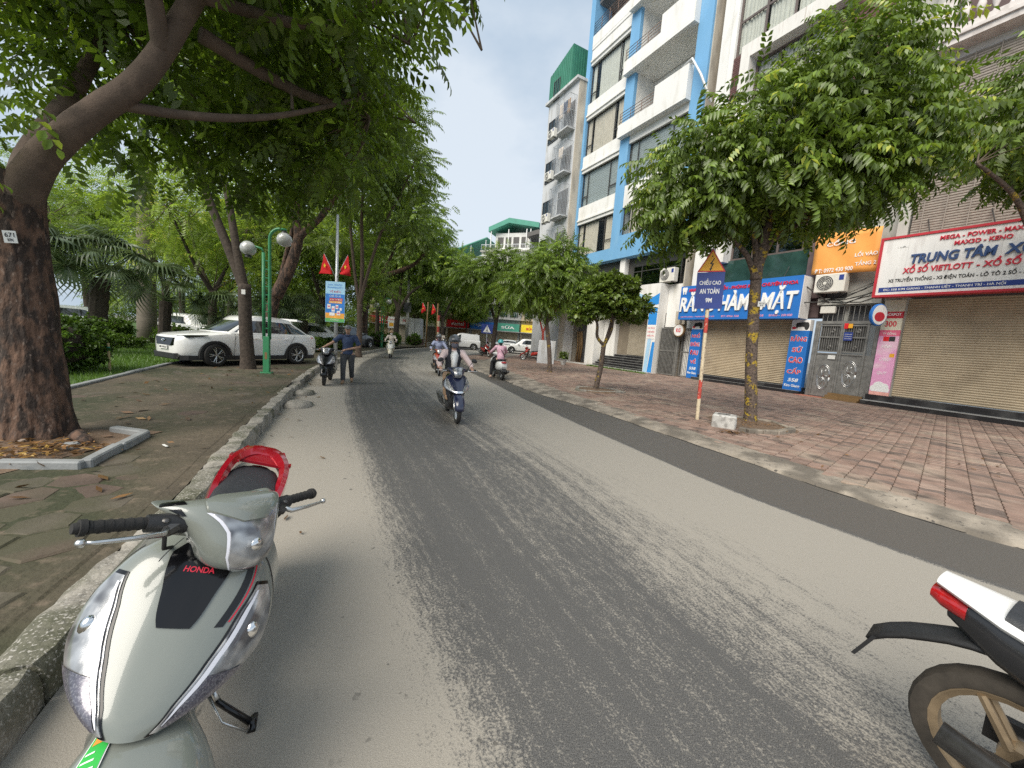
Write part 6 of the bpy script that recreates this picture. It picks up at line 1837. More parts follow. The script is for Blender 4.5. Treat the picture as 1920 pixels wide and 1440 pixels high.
# stake with green tape
ST = thing('stake', 'bamboo stake with green tape standing in the lawn', 'stake', (-10.1, 9.55, .12), (R(3), R(2), 0))
MB().tube([(0, 0, -.1), (0, 0, .4), (.005, 0, .74)], [.028, .027, .025], 8).build('pole', 'bamboo_stake', ST, smooth=True)
MB().lathe([(.031, .55), (.036, .57), (.036, .63), (.03, .65)], 10).build('tape', 'tape_green', ST, smooth=True)

# pole with banner and two red flags
def flag(par, tip, foot, m='flag_red', seed=0, size=1.):
    tip, foot = V(tip), V(foot)
    s_ = MB().tube([foot, tip], [.014, .01], 6).build('flag_staff', 'galvanised', par, smooth=True)
    k = MB(); rows = []
    for j in range(7):
        p = foot.lerp(tip, .42 + .58 * j / 6)
        r = []
        for i in range(7):
            t = i / 6
            side = 1 if tip.x > foot.x else -1
            r.append((p.x - side * .06 * t + .2 * side * t * (j / 6) + .05 * sin(i * 1.9 + j * .6 + seed) * t, p.y + .09 * sin(i * 1.3 + seed + j * .5) * t, p.z - t * (.25 + .5 * j / 6) * size))
        rows.append(r)
    k.grid(rows)
    f = k.build('flag_cloth', m, par, smooth=True, solid=.004)
    c = V(rows[4][3])
    st = []
    for i in range(10):
        a = pi / 2 + i * pi / 5; rr_ = .09 if i % 2 == 0 else .038
        st.append((c.x + rr_ * cos(a) * .6, c.z + rr_ * sin(a)))
    MB().prism(st, c.y - .08, c.y - .07).build('star', 'star_yellow', par)
FP = thing('flag_pole', 'tall galvanised pole carrying two red flags and a bright advertising banner', 'pole', (-6.78, 14.6, .1), 0)
MB().tube([(0, 0, -.1), (0, 0, 2.5), (.0, 0, 5.6)], [.075, .06, .045], 12).build('pole', 'galvanised', FP, smooth=True)
flag(FP, (-.46, -.05, 4.2), (-.03, -.05, 3.38), seed=1)
flag(FP, (.42, -.05, 4.2), (.03, -.05, 3.38), seed=3)
k = MB(); k.bx(-.36, .36, -.1, -.085, 1.72, 3.2); k.build('banner', 'banner_sky', FP)
for z0, z1, m in ((2.05, 2.75, 'banner_blue'), (1.86, 2.05, 'banner_orange'), (1.73, 1.86, 'banner_green')):
    MB().bx(-.35, .35, -.105, -.101, z0, z1 - .001).build('banner_field', m, FP)
text('NHA THUỐC', FP, -.26, .26, 3.05, 3.14, -.1, 'banner_blue'); text('PHARMACITY', FP, -.28, .28, 2.95, 3.01, -.1, 'banner_blue')
text('TẾ ĐIỂM', FP, -.2, .2, 2.8, 2.9, -.1, 'letter_red'); text('CHỈ TỪ 1K', FP, -.2, .22, 2.64, 2.73, -.105, 'letter_white')
k = MB(); k.bx(-.2, .28, -.11, -.106, 2.5, 2.6); k.build('ribbon', 'sign_red', FP); k = MB(); k.bx(-.22, .26, -.11, -.106, 2.41, 2.49); k.build('ribbon', 'banner_orange', FP)
text('KHAI TRƯƠNG', FP, -.18, .26, 2.52, 2.58, -.11, 'letter_white'); text('ƯU ĐÃI LỚN', FP, -.18, .22, 2.425, 2.475, -.11, 'letter_white')
k = MB()
for x, z, w, h in ((-.22, 2.2, .13, .17), (-.06, 2.1, .12, .2), (.08, 2.2, .1, .15), (-.1, 1.95, .2, .12), (.14, 1.98, .13, .16), (.22, 2.15, .08, .1)): k.cb(x - w / 2, x + w / 2, -.113, -.106, z, z + h, .004)
k.build('product_print', 'sign_white', FP)
k = MB()
for x, z in ((-.22, 2.26), (-.06, 2.17), (.08, 2.25), (.14, 2.03)): k.bx(x - .04, x + .04, -.1145, -.1131, z, z + .05)
k.build('product_mark', 'pink_red', FP)
text('Freeship', FP, -.15, .15, 1.77, 1.83, -.106, 'letter_white')

# far left verge: concrete pole, cabinets, second flags, board
EP = thing('utility_pole', 'grey concrete utility pole at the far bend', 'pole', (-12.9, 46, 0), 0)
MB().tube([(0, 0, -.1), (0, 0, 9)], [.19, .13], 12).build('pole', 'concrete', EP, smooth=True)
k = MB(); k.bx(-.45, .45, -.25, -.15, 3.9, 5.0); k.build('meter_box', 'car_grey', EP)
EC = thing('electric_cabinet', 'pale grey transformer cabinet on a brick base at the far bend', 'cabinet', (-12.6, 49, 0), R(-8))
MB().cb(-.75, .75, -.5, .5, .8, 3.3, .03).build('cabinet_body', 'grey_wall', EC); MB().bx(-.85, .85, -.6, .6, -.05, .795).build('brick_base', 'brown_brick', EC)
MB().bx(-.02, .02, -.51, -.501, .95, 3.2).build('door_gap', 'gate_dark', EC)
TB = thing('notice_board', 'white notice board beside the far utility pole', 'sign', (-14.3, 45, 0), 0)
MB().bx(-.55, .55, -.03, .03, 1.9, 3.2).build('board', 'sign_white', TB); MB().bx(-.4, .1, -.036, -.031, 2.1, 2.5).build('print', 'sign_yellow', TB); text('THÔNG BÁO', TB, -.4, .4, 2.8, 3.0, -.035, 'letter_red')
k = MB(); k.tube([(-.4, 0, -.1), (-.4, 0, 1.95)], .03, 6); k.tube([(.4, 0, -.1), (.4, 0, 1.95)], .03, 6); k.build('leg', 'galvanised', TB)
for x, y, lab in ((-9.9, 43, 'red flag on a thin stem left of the far painted trunk'), (-9.0, 44, 'red flag on a pole, farther of the two at the bend')):
    F2 = thing('flag', lab, 'flag', (x, y, 0), 0, 'red flags at the far bend')
    MB().tube([(0, 0, -.1), (.05, 0, 5)], [.09, .06], 8).build('pole', 'step_brown', F2, smooth=True)
    flag(F2, (-.5, -.1, 4.9), (0, -.1, 4.0), seed=y, size=1.6)
PT = thing('painted_post', 'red and white painted post at the far bend', 'post', (-8.4, 42, 0), 0)
for j in range(6): MB().lathe([(.12, .6 * j), (.12, .6 * j + .599)], 10).build('post_section', 'pole_red' if j % 2 else 'pole_cream', PT, smooth=30)
# blue pedestrian crossing sign
XS = thing('crossing_sign', 'square blue pedestrian crossing sign with white triangle before the far shops', 'sign', (-3.7, 50, 0), 0)
MB().tube([(0, 0, 0), (0, 0, 2.1)], .05, 8).build('post', 'galvanised', XS); MB().bx(-.72, .72, -.06, -.03, 2.1, 3.3).build('plate', 'sign_navy', XS)
k = MB(); k.prism([(-.5, 2.25), (.5, 2.25), (0, 3.15)], -.07, -.061); k.build('triangle', 'letter_white', XS)
k = MB(); k.tube([(0, -.075, 2.85), (0, -.075, 2.6), (-.14, -.075, 2.33)], .045, 5); k.tube([(0, -.075, 2.6), (.14, -.075, 2.33)], .045, 5); k.ball((0, -.075, 2.93), .06, 8, 6); k.build('walking_figure', 'letter_black', XS)
# leaning white boards before the grey house
BD = thing('sign_board', 'white board leaning before the shop corner right of the red motorbike', 'board', (2.25, 27.5, .08), (R(-6), 0, R(-20)))
MB().bx(-.62, .62, -.03, .03, 0, 1.65).build('board', 'grey_wall', BD); MB().bx(-.6, .6, -.034, -.031, .05, 1.6).build('face', 'grey_wall', BD)
text('3', BD, .1, .3, 1.2, 1.5, -.035, 'letter_navy')
PO = thing('plant_pot', 'pale plant pot beside the white portal pillar', 'pot', (3.5, 27.2, .08), 0)
MB().lathe([(.16, 0), (.24, .4), (.27, .42), (.24, .43), (.2, .36)], 14).build('pot', 'plinth_stone', PO, smooth=40)
crown(PO, [((3.5, 27.2, .75), (.3, .3, .28))], 60, cluster(8, .16, .05, 1.1, 3), 'leaf_small', 5, 0, (.8, 1.2), .3, 0, name='foliage')

# cardboard bits, weeds and cracks would go here; the far corner of the street follows
def shophouse(label, x0, x1, y, h, wall, sh, sign, stext, sm, seed, floors=3, rz=0.):
    t = thing('shop_house', label, 'building', ((x0 + x1) / 2, y, 0), rz, 'shop houses across the far end of the street')
    w = (x1 - x0) / 2; r_ = random.Random(seed)
    MB().bx(-w, w, 0, 8, 0, h).build('wall', wall, t)
    shutter(t, -w + .3, w - .3, .1, 2.6, -.03, sh, .12)
    k = MB(); k.bx(-w + .1, w - .1, -.5, -.02, 2.75, 3.9); k.build('sign_panel', sign, t)
    if stext: text(stext, t, -w * .55, w * .55, 3.1, 3.6, -.5, sm, .03, .02)
    k = MB(); k.bx(-w, w, -1.1, -.02, 2.62, 2.74); k.build('awning', 'far_grey', t)
    fh = (h - 4.4) / max(1, floors)
    for f in range(floors):
        z = 4.6 + f * fh
        for j in range(2):
            xa = -w * .75 + j * w * .85
            fr = MB().bx(xa, xa + w * .65, -.05, -.01, z + .3, z + fh - .5).build('window', 'frame_dark', t)
            MB().bx(xa + .06, xa + w * .65 - .06, -.06, -.051, z + .36, z + fh - .56).build('pane', 'green_glass', fr)
        MB().bx(-w - .05, w + .05, -.6, -.011, z - .12, z + .05).build('balcony_slab', wall, t)
        k = MB()
        for i in range(12):
            xx = -w + 2 * w * i / 11
            k.bx(xx - .02, xx + .02, -.58, -.55, z + .05, z + .95)
        k.bx(-w, w, -.59, -.54, z + .95, z + 1.0); k.build('railing', 'galvanised', t)
    MB().bx(-w - .15, w + .15, -.7, 8, h + .001, h + .2).build('roof', 'far_grey', t)
    return t
shophouse('pale shop house with plain shutter left of the red phone shop', -19, -14.6, 62, 10, 'yellow_wall', 'shutter_grey', 'sign_white', 'SỬA XE', 'letter_red', 1)
shophouse('yellowish shop house beside the red phone shop', -14.5, -10.9, 62, 11, 'white_wall', 'shutter_brown', 'cream_paint', '', 'letter_red', 2)
shophouse('shop house with large red phone shop sign in white letters', -10.8, -7.2, 60, 10.5, 'yellow_wall', 'step_brown', 'flag_red', 'viettel', 'letter_white', 3)
shophouse('shop house with a dull blue sign right of the red phone shop', -7.1, -3.2, 60, 11, 'far_grey', 'shutter', 'sign_blue', 'ĐIỆN NƯỚC', 'letter_white', 4)
shophouse('shop house with a green sign behind the parked white cars', -3.1, .6, 60, 10, 'far_grey', 'shutter', 'green_roof', 'SỮA', 'letter_white', 5)
shophouse('shop house with a yellow sign behind the twin stemmed tree', .7, 4.6, 60, 10.5, 'yellow_wall', 'shutter_grey', 'star_yellow', 'BÚN PHỞ', 'letter_red', 6)
shophouse('shop house at the right end of the far row, dark sign', 4.7, 9, 60, 11, 'white_wall', 'shutter', 'green_metal', 'CÀ PHÊ', 'letter_white', 7)
shophouse('tall pale house behind the road bend, left of the far row', -25, -19.2, 66, 9, 'yellow_wall', 'shutter', 'sign_red', 'CAFE', 'letter_white', 8)
# terrace house with green roof over the trees
TH = thing('terrace_house', 'white house with green roofed terraces rising over the far trees', 'building', (-1.2, 66, 0), R(-20))
TH.scale = (1.14,) * 3
MB().bx(-5.2, 5.5, 0, 9, 0, 14.2).build('wall', 'white_wall', TH)
MB().bx(-3.6, 1.9, 1.2, 8, 14.201, 17.0).build('top_storey', 'white_wall', TH)
k = MB(); k.prism([(-4.4, 17.0), (-4.4, 17.7), (-1.2, 18.9), (3.4, 18.1), (3.4, 17.4), (-1.2, 18.2)], .2, 9); k.build('roof', 'green_roof', TH)
k = MB(); k.prism([(2.0, 15.9), (2.0, 16.5), (3.6, 16.9), (5.6, 16.4), (5.6, 15.8), (3.6, 16.3)], -.6, 7); k.build('roof', 'frame_dark', TH)
k = MB()
for x in (-4.0, -1.2, 1.6, 2.2, 3.7, 5.3): k.bx(x - .06, x + .06, .3, .42, 14.2, 17.3)
k.build('terrace_post', 'white_paint', TH)
for j in range(4):
    f = MB().bx(-3.2 + j * 1.25, -2.3 + j * 1.25, 1.14, 1.19, 14.9, 16.4).build('window', 'frame_dark', TH)
k = MB(); k.bx(-5.2, 5.5, -.3, -.22, 15.0, 15.06)
for i in range(40): k.bx(-5.2 + i * .27, -5.17 + i * .27, -.3, -.24, 14.21, 15.0)
k.build('railing', 'galvanised', TH)
k = MB(); k.bx(-5.3, 5.6, -.4, .6, 14.0, 14.19); k.build('terrace_floor', 'concrete', TH)
GT = thing('terrace_house', 'low house with a green translucent canopy left of the white terrace house', 'building', (-8.8, 70, 0), R(-15))
GT.scale = (1.13,) * 3
MB().bx(-3, 3, 0, 8, 0, 13.2).build('wall', 'far_grey', GT)
k = MB(); k.prism([(-2.6, 14.6), (2.6, 16.4), (2.6, 16.55), (-2.6, 14.75)], -.5, 6); k.build('canopy', 'green_roof', GT)
k = MB()
for x in (-2.4, 0, 2.4):
    k.bx(x - .05, x + .05, -.3, -.2, 13.2, 15.4 + x * .33)
k.build('canopy_post', 'galvanised', GT)
# ---------------------------------------------------------------- vehicles
def wheel_mesh(r, w, rim_r, spokes=5, twin=True, tyre='rubber', rimm='aluminium', par=None, M=None, name='wheel', dark=True, disc=0):
    """wheel with its axle along y; the tyre is the part, rim and disc are sub-parts"""
    M = M or MX()
    Rx = M @ MX.Rotation(pi / 2, 4, 'X')
    t = MB(); n = 28
    prof = [(rim_r, -w * .42), (rim_r + .3 * (r - rim_r), -w * .5), (r - .012, -w * .42), (r, -w * .2), (r, w * .2), (r - .012, w * .42), (rim_r + .3 * (r - rim_r), w * .5), (rim_r, w * .42)]
    t.lathe(prof, n, Rx, cap=False); t._rings([tuple(Rx @ V((rim_r * cos(2 * pi * k / n) * .985, rim_r * sin(2 * pi * k / n) * .985, s))) for s in (-w * .42, w * .42) for k in range(n)], n, 2, False)
    ty = t.build(name, tyre, par, smooth=35)
    g = MB()
    g.lathe([(rim_r * .97, -w * .42), (rim_r, -w * .44), (rim_r * .9, -w * .3), (rim_r * .88, w * .3), (rim_r, w * .44), (rim_r * .97, w * .42)], n, Rx, cap=False)
    g.lathe([(.001, w * .42), (rim_r * .2, w * .4), (rim_r * .22, 0), (rim_r * .2, -w * .4), (.001, -w * .42)], 14, Rx, cap=False)
    for k in range(spokes):
        a = 2 * pi * k / spokes
        for s in ((-.17, .17) if twin else (0,)):
            for yy in (w * .42,) if disc else (w * .3, -w * .3):
                p0 = V((rim_r * .15 * cos(a), rim_r * .15 * sin(a), yy)); p1 = V((rim_r * .92 * cos(a + s), rim_r * .92 * sin(a + s), yy * 1.1))
                g.tube([Rx @ p0, Rx @ p1], [rim_r * .075, rim_r * .06], 6)
                if disc: g.tube([Rx @ V((p0.x, p0.y, -p0.z)), Rx @ V((p1.x, p1.y, -p1.z))], [rim_r * .075, rim_r * .06], 6)
    g.build('rim', rimm, ty, smooth=35)
    if disc:
        MB().lathe([(rim_r * .3, -w * .12), (rim_r * .86, -w * .12), (rim_r * .86, w * .12), (rim_r * .3, w * .12)], 24, Rx, cap=False).build('brake_disc', 'plastic_black', ty)
    return ty

def car(label, loc, heading, paint='car_white', group=None, L_=4.55, H=1.68, van=False, name='parked_car', detail=True, plate='30K-418.52'):
    t = thing(name, label, 'car', loc, heading, group)
    W = .92; k = L_ / 4.55
    hood = .98 if not van else 1.12
    st = [(2.27, .3, .8, .46), (2.23, .24, .88, .64), (2.1, .21, .93, .79), (1.85, .2, .97, .87), (1.4, .2, 1.02, .9), (1.0, .2, 1.07, .91), (.4, .2, 1.08, .915), (-.4, .2, 1.08, .92), (-1.2, .2, 1.1, .92), (-1.75, .22, 1.11, .9), (-2.1, .26, 1.1, .85), (-2.24, .32, 1.04, .76), (-2.27, .4, .9, .66)]
    if van: st = [(2.2, .3, .7, .7), (2.18, .25, .9, .8), (2.05, .2, 1.05, .88), (1.7, .2, 1.12, .9), (1.0, .2, 1.14, .91), (0, .2, 1.14, .92), (-1.5, .2, 1.14, .92), (-2.1, .22, 1.14, .9), (-2.25, .3, 1.1, .86), (-2.27, .4, .9, .8)]
    rings = []
    for x, zb, zt, w in st:
        half = [(0, zb), (w * .8, zb), (w * .95, zb + .08), (w * .99, zb + (zt - zb) * .35), (w, zb + (zt - zb) * .6), (w * .985, zt - .14), (w * .95, zt - .05), (w * .86, zt), (w * .45, zt + .025), (0, zt + .035)]
        r = half + [(-y, z) for y, z in half[-2:0:-1]]
        rings.append([(x * k, y, z) for y, z in r])
    b = MB(); b.loft(rings); b.build('body', paint, t, smooth=38)
    # lower cladding
    rings = []
    for x, w in ((2.2, .7), (2.05, .83), (1.4, .925), (0, .935), (-1.3, .935), (-2.0, .88), (-2.22, .72)):
        rings.append([(x * k, -w, .2), (x * k, w, .2), (x * k, w, .34), (x * k, -w, .34)])
    MB().loft(rings).build('cladding', 'plastic_black', t)
    # greenhouse
    zb = 1.07 if not van else 1.13
    lv = [(zb - .03, 0.), (zb + .03, .05), (H - .17, .82), (H - .09, .95), (H - .04, 1.08), (H, 1.5)]
    base = dict(F=1.2, A=.98, A2=.84, B1=-.14, B2=-.26, C1=-1.1, C2=-1.18, D1=-1.8, R=-2.12); roof = dict(F=.3, A=.2, A2=.1, B1=-.28, B2=-.38, C1=-.98, C2=-1.06, D1=-1.12, R=-1.5)
    if van: base = dict(F=1.75, A=1.6, A2=1.48, B1=.55, B2=.42, C1=.4, C2=.38, D1=-2.0, R=-2.2); roof = dict(F=1.05, A=.95, A2=.9, B1=.5, B2=.4, C1=.38, C2=.36, D1=-1.95, R=-2.12)
    if name == 'parked_hatchback': base.update(R=-2.2, D1=-2.0); roof.update(R=-1.95, D1=-1.8)
    g = MB(); rings = []
    for z, f in lv:
        q = {m: base[m] + (roof[m] - base[m]) * f for m in base}
        wy = .865 - .2 * min(f, 1.); wy = wy if f <= 1.1 else .4
        half = [(q['F'], 0), (q['F'] - .03, wy * .55), (q['A'], wy * .93), (q['A2'], wy), (q['B1'], wy * 1.0), (q['B2'], wy), (q['C1'], wy), (q['C2'], wy), (q['D1'], wy * .97), (q['D1'] - .12, wy * .9), (q['R'], wy * .55), (q['R'] - .01, 0)]
        r = half + [(x, -y) for x, y in half[-2:0:-1]]
        rings.append([(x * k, y, z - (0 if f < .5 else .09 * max(0, (-.35 - x) / 1.3) ** 2 + .05 * max(0, x + .35) ** 2)) for x, y in r])
    n = len(rings[0])
    g.loft(rings)
    o = len(g.f)
    glass = {0, 1, 3, 5, 7, 9 + 1}
    def seg(i): return i if i < 11 else 21 - i
    gl = ({0, 1, 3, 5, 7, 10} if not van else {0, 1, 3, 10})
    for j in range(len(rings) - 1):
        for i in range(n):
            if j == 1 and seg(i) in gl: g.m[j * n + i] = 1
            if j == 1 and seg(i) in (4, 6) and not van: g.m[j * n + i] = 2
    g.build('cabin', [paint, 'car_glass', 'gloss_black'], t, smooth=40)
    fx, rx = 1.37 * k, -1.33 * k
    for x in (fx, rx):
        for s in (1, -1):
            Mx = MX.Translation((x, s * .862, .355)) @ (MX.Rotation(R(8), 4, 'Z') if x > 0 and detail else MX())
            wheel_mesh(.355, .22, .245, 5, True, 'rubber', 'aluminium', t, Mx, dark=True, disc=1)
            arc = [(x + .45 * cos(a), .355 + .45 * sin(a)) for a in [R(-12 + 204 * j / 16) for j in range(17)]]
            inn = [(x + .375 * cos(a), .355 + .375 * sin(a)) for a in [R(-12 + 204 * j / 16) for j in range(17)]]
            kk = MB(); rows = []
            yo = s * .955; yi = s * .86
            kk.grid([[(px, yo, pz) for px, pz in arc], [(px, yo, pz) for px, pz in inn]]); kk.grid([[(px, yo, pz) for px, pz in arc], [(px, yi, pz) for px, pz in arc]]); kk.grid([[(px, yo, pz) for px, pz in inn], [(px, yi - s * .2, pz) for px, pz in inn]])
            kk.build('wheel_arch', 'plastic_black', t, smooth=30)
            MB().prism([(px, pz) for px, pz in inn], s * .9, s * .922).build('wheel_well', 'plastic_black', t)
    if detail:
        for s in (1, -1):
            MB().loft([[(2.16 * k, s * .48, .84), (2.16 * k, s * .48, .92), (2.2 * k, s * .5, .9), (2.2 * k, s * .5, .85)], [(1.98 * k, s * .78, .86), (1.98 * k, s * .78, .955), (2.05 * k, s * .84, .94), (2.05 * k, s * .82, .88)], [(1.55 * k, s * .87, .94), (1.55 * k, s * .87, .97), (1.55 * k, s * .912, .965), (1.55 * k, s * .91, .945)]]).build('headlight', 'car_glass', t)
            kk = MB(); kk.ball((2.02 * k, s * .72, .895), (.06, .04, .03), 8, 6); kk.ball((1.9 * k, s * .8, .91), (.06, .04, .025), 8, 6); kk.build('lamp', 'lamp_strip', t, smooth=True)
            MB().loft([[(-2.05 * k, s * .8, .95), (-2.05 * k, s * .8, 1.04), (-2.0 * k, s * .9, 1.03), (-2.0 * k, s * .9, .96)], [(-2.27 * k, s * .5, .93), (-2.27 * k, s * .5, 1.0), (-2.285 * k, s * .5, 1.0), (-2.285 * k, s * .5, .93)]]).build('tail_light', 'tail_red', t)
            m_ = MB(); m_.cb(.55 * k, .75 * k, s * .93, s * 1.08, 1.03, 1.17, .03); m_.tube([(.66 * k, s * .85, 1.06), (.66 * k, s * .95, 1.08)], .03, 6); m_.build('wing_mirror', paint, t, smooth=40)
            for x in (.1, -.95): MB().cb((x - .1) * k, (x + .1) * k, s * .918, s * .945, .9, .93, .01).build('door_handle', paint, t)
            for x0, z0, x1, z1 in ((.84, .35, .78, 1.03), (-.26, .35, -.26, 1.05), (-1.0, .62, -1.28, 1.06)):
                MB().tube([(x0 * k, s * .913, z0), ((x0 + x1) / 2 * k, s * .927, (z0 + z1) / 2), (x1 * k, s * .895, z1)], .005, 4).build('door_seam', 'gate_dark', t)
        MB().loft([[(2.262 * k, -.5, .62), (2.262 * k, .5, .62), (2.225 * k, .55, .86), (2.225 * k, -.55, .86)], [(2.3 * k, -.38, .62), (2.3 * k, .38, .62), (2.275 * k, .5, .84), (2.275 * k, -.5, .84)]]).build('grille', 'gloss_black', t)
        kk = MB(); kk.tube([(2.3 * k, -.09, .76), (2.305 * k, 0, .72), (2.3 * k, .09, .76)], .012, 6); kk.tube([(2.3 * k, -.09, .76), (2.3 * k, 0, .79), (2.3 * k, .09, .76)], .012, 6); kk.build('badge', 'chrome', t)
        MB().bx(2.3 * k, 2.315 * k, -.23, .23, .5, .61).build('number_plate', 'plate_white', t)
        text(plate, t, -.2, .2, .53, .58, 0, 'letter_black', .003, M=MX.Translation((2.317 * k, 0, 0)) @ MX.Rotation(pi / 2, 4, 'Z'))
        MB().loft([[(2.28 * k, -.62, .22), (2.28 * k, .62, .22), (2.24 * k, .7, .4), (2.24 * k, -.7, .4)], [(2.3 * k, -.55, .24), (2.3 * k, .55, .24), (2.3 * k, .6, .38), (2.3 * k, -.6, .38)]]).build('air_dam', 'plastic_black', t)
        MB().loft([[(-1.6 * k, -.55, H - .1), (-1.6 * k, .55, H - .1), (-1.6 * k, .55, H - .02), (-1.6 * k, -.55, H - .02)], [(-1.86 * k, -.5, H - .11), (-1.86 * k, .5, H - .11), (-1.86 * k, .5, H - .075), (-1.86 * k, -.5, H - .075)]]).build('spoiler', paint, t)
    return t
PK = 'parked cars'
car('gleaming white crossover parked across the left walk behind a tree trunk', (-9.55, 13.6, .15), R(-115.2))
car('white car at the far left beyond the loose bush, only its roof showing', (-26.5, 22.5, .1), R(-150), group=PK, detail=False)
car('white car seen between palm stems behind the clipped hedge balls', (-19.6, 22.6, .1), R(170), group=PK, detail=False)
car('white car just showing behind the tail of the crossover', (-14.2, 25.5, .1), R(-160), group=PK, detail=False)
car('small dark grey hatchback parked on the walk behind the man in blue', (-12.9, 30.2, .1), R(72), 'car_grey', PK, L_=3.9, H=1.6, name='parked_hatchback')
car('white delivery van crossing at the far end of the street', (-6.0, 46, 0), R(-172), 'white_paint', None, L_=3.7, H=1.95, van=True, name='delivery_van')
car('white saloon coming along the far street behind the van, nose left', (-1.4, 53, 0), R(-168), 'car_white', PK, L_=4.4, H=1.5)
car('long white car parked behind the twin stemmed tree, the larger one', (1.1, 46, 0), R(-178), 'car_white', PK, L_=4.9, H=1.75)

# ---- scooters
def interp(rows, v):
    n = len(rows) - 1; x = v * n; i = min(int(x), n - 1); t = x - i
    p0, p1, p2, p3 = rows[max(i - 1, 0)], rows[i], rows[i + 1], rows[min(i + 2, n)]
    return [.5 * (2 * b + (c - a) * t + (2 * a - 5 * b + 4 * c - d) * t * t + (3 * b - a - 3 * c + d) * t ** 3) for a, b, c, d in zip(p0, p1, p2, p3)]
class Surf:
    """symmetric shell: rows (Xc, Zc, halfwidth, setback, drop) from top to bottom"""
    def __init__(s, rows, amax=80, back=.16, backdrop=.0):
        s.rows = rows; s.am = R(amax); s.back = back; s.bd = backdrop
    def p(s, u, v):
        x, z, w, b, dz = interp(s.rows, v)
        uu = max(-1, min(1, u)); a = uu * s.am
        X = x - b * (1 - cos(a)) / (1 - cos(s.am)); Y = w * sin(a) / sin(s.am); Z = z - dz * uu * uu
        e = abs(u) - 1
        if e > 0: X -= e / .4 * s.back; Y *= 1 + .0 * e; Z -= e / .4 * s.bd
        return V((X, Y, Z))
    def n(s, u, v):
        e = 1e-3
        a = s.p(u + e, v) - s.p(u - e, v); b = s.p(u, min(v + e, 1)) - s.p(u, max(v - e, 0))
        return b.cross(a).normalized()
    def grid(s, m, n, u0=-1.4, u1=1.4):
        return [[s.p(u0 + (u1 - u0) * i / m, j / n) for i in range(m + 1)] for j in range(n + 1)]
    def patch(s, lo, hi, vs, off, m=6, thick=0, T=None):
        """grid following the shell between curves lo(t), hi(t) at v values vs"""
        b = MB(); rows = []
        for v in vs:
            a, c = lo(v), hi(v)
            rows.append([tuple((s.p(a + (c - a) * i / m, v) + s.n(a + (c - a) * i / m, v) * off)) for i in range(m + 1)])
        b.grid(rows)
        if thick:
            # rim down to the shell
            P_ = rows[0] + [r[-1] for r in rows[1:]] + rows[-1][-2::-1] + [r[0] for r in rows[-2:0:-1]]
            Q = []
            for v, us in [(vs[0], [lo(vs[0]) + (hi(vs[0]) - lo(vs[0])) * i / m for i in range(m + 1)])]: pass
            c0 = sum((V(p) for p in P_), V()) / len(P_)
            o = len(b.v); n = len(P_)
            nn = s.n((lo(vs[len(vs) // 2]) + hi(vs[len(vs) // 2])) / 2, vs[len(vs) // 2])
            b.add(list(P_) + [tuple(V(p) - nn * thick) for p in P_], [(i, (i + 1) % n, (i + 1) % n + n, i + n) for i in range(n)])
        if T is not None: b.v = [tuple(T @ V(p)) for p in b.v]
        return b
def lin(pts):
    def f(v):
        if v <= pts[0][0]: return pts[0][1]
        for (a, x), (b, y) in zip(pts, pts[1:]):
            if v <= b:
                t = (v - a) / (b - a); return x + (y - x) * t
        return pts[-1][1]
    return f
def ring(x, zb, zt, w, n=16, p=2.6, tilt=0.):
    r = []
    for k in range(n):
        a = 2 * pi * k / n; ca, sa = cos(a), sin(a)
        y = w * abs(ca) ** (2 / p) * (1 if ca >= 0 else -1); z = (zt + zb) / 2 + (zt - zb) / 2 * abs(sa) ** (2 / p) * (1 if sa >= 0 else -1)
        r.append((x + tilt * (z - (zt + zb) / 2), y, z))
    return r
FAIR = [(.33, .93, .13, .03, .02), (.40, .895, .185, .07, .03), (.465, .84, .226, .105, .04), (.53, .778, .247, .135, .045), (.59, .715, .247, .15, .045), (.645, .66, .217, .145, .035), (.69, .615, .158, .11, .015), (.71, .58, .085, .06, .0)]
YU = lambda y: math.asin(y * sin(R(80))) / R(80)
def linY(pts): return lin([(v, YU(y)) for v, y in pts])
POD = [(-.09, .02, .1, .02, .0), (-.06, .06, .17, .05, .03), (.0, .075, .197, .1, .045), (.06, .055, .182, .125, .035), (.105, .01, .152, .125, .02), (.137, -.055, .125, .11, 0), (.132, -.108, .1, .09, 0), (.09, -.135, .06, .06, 0)]

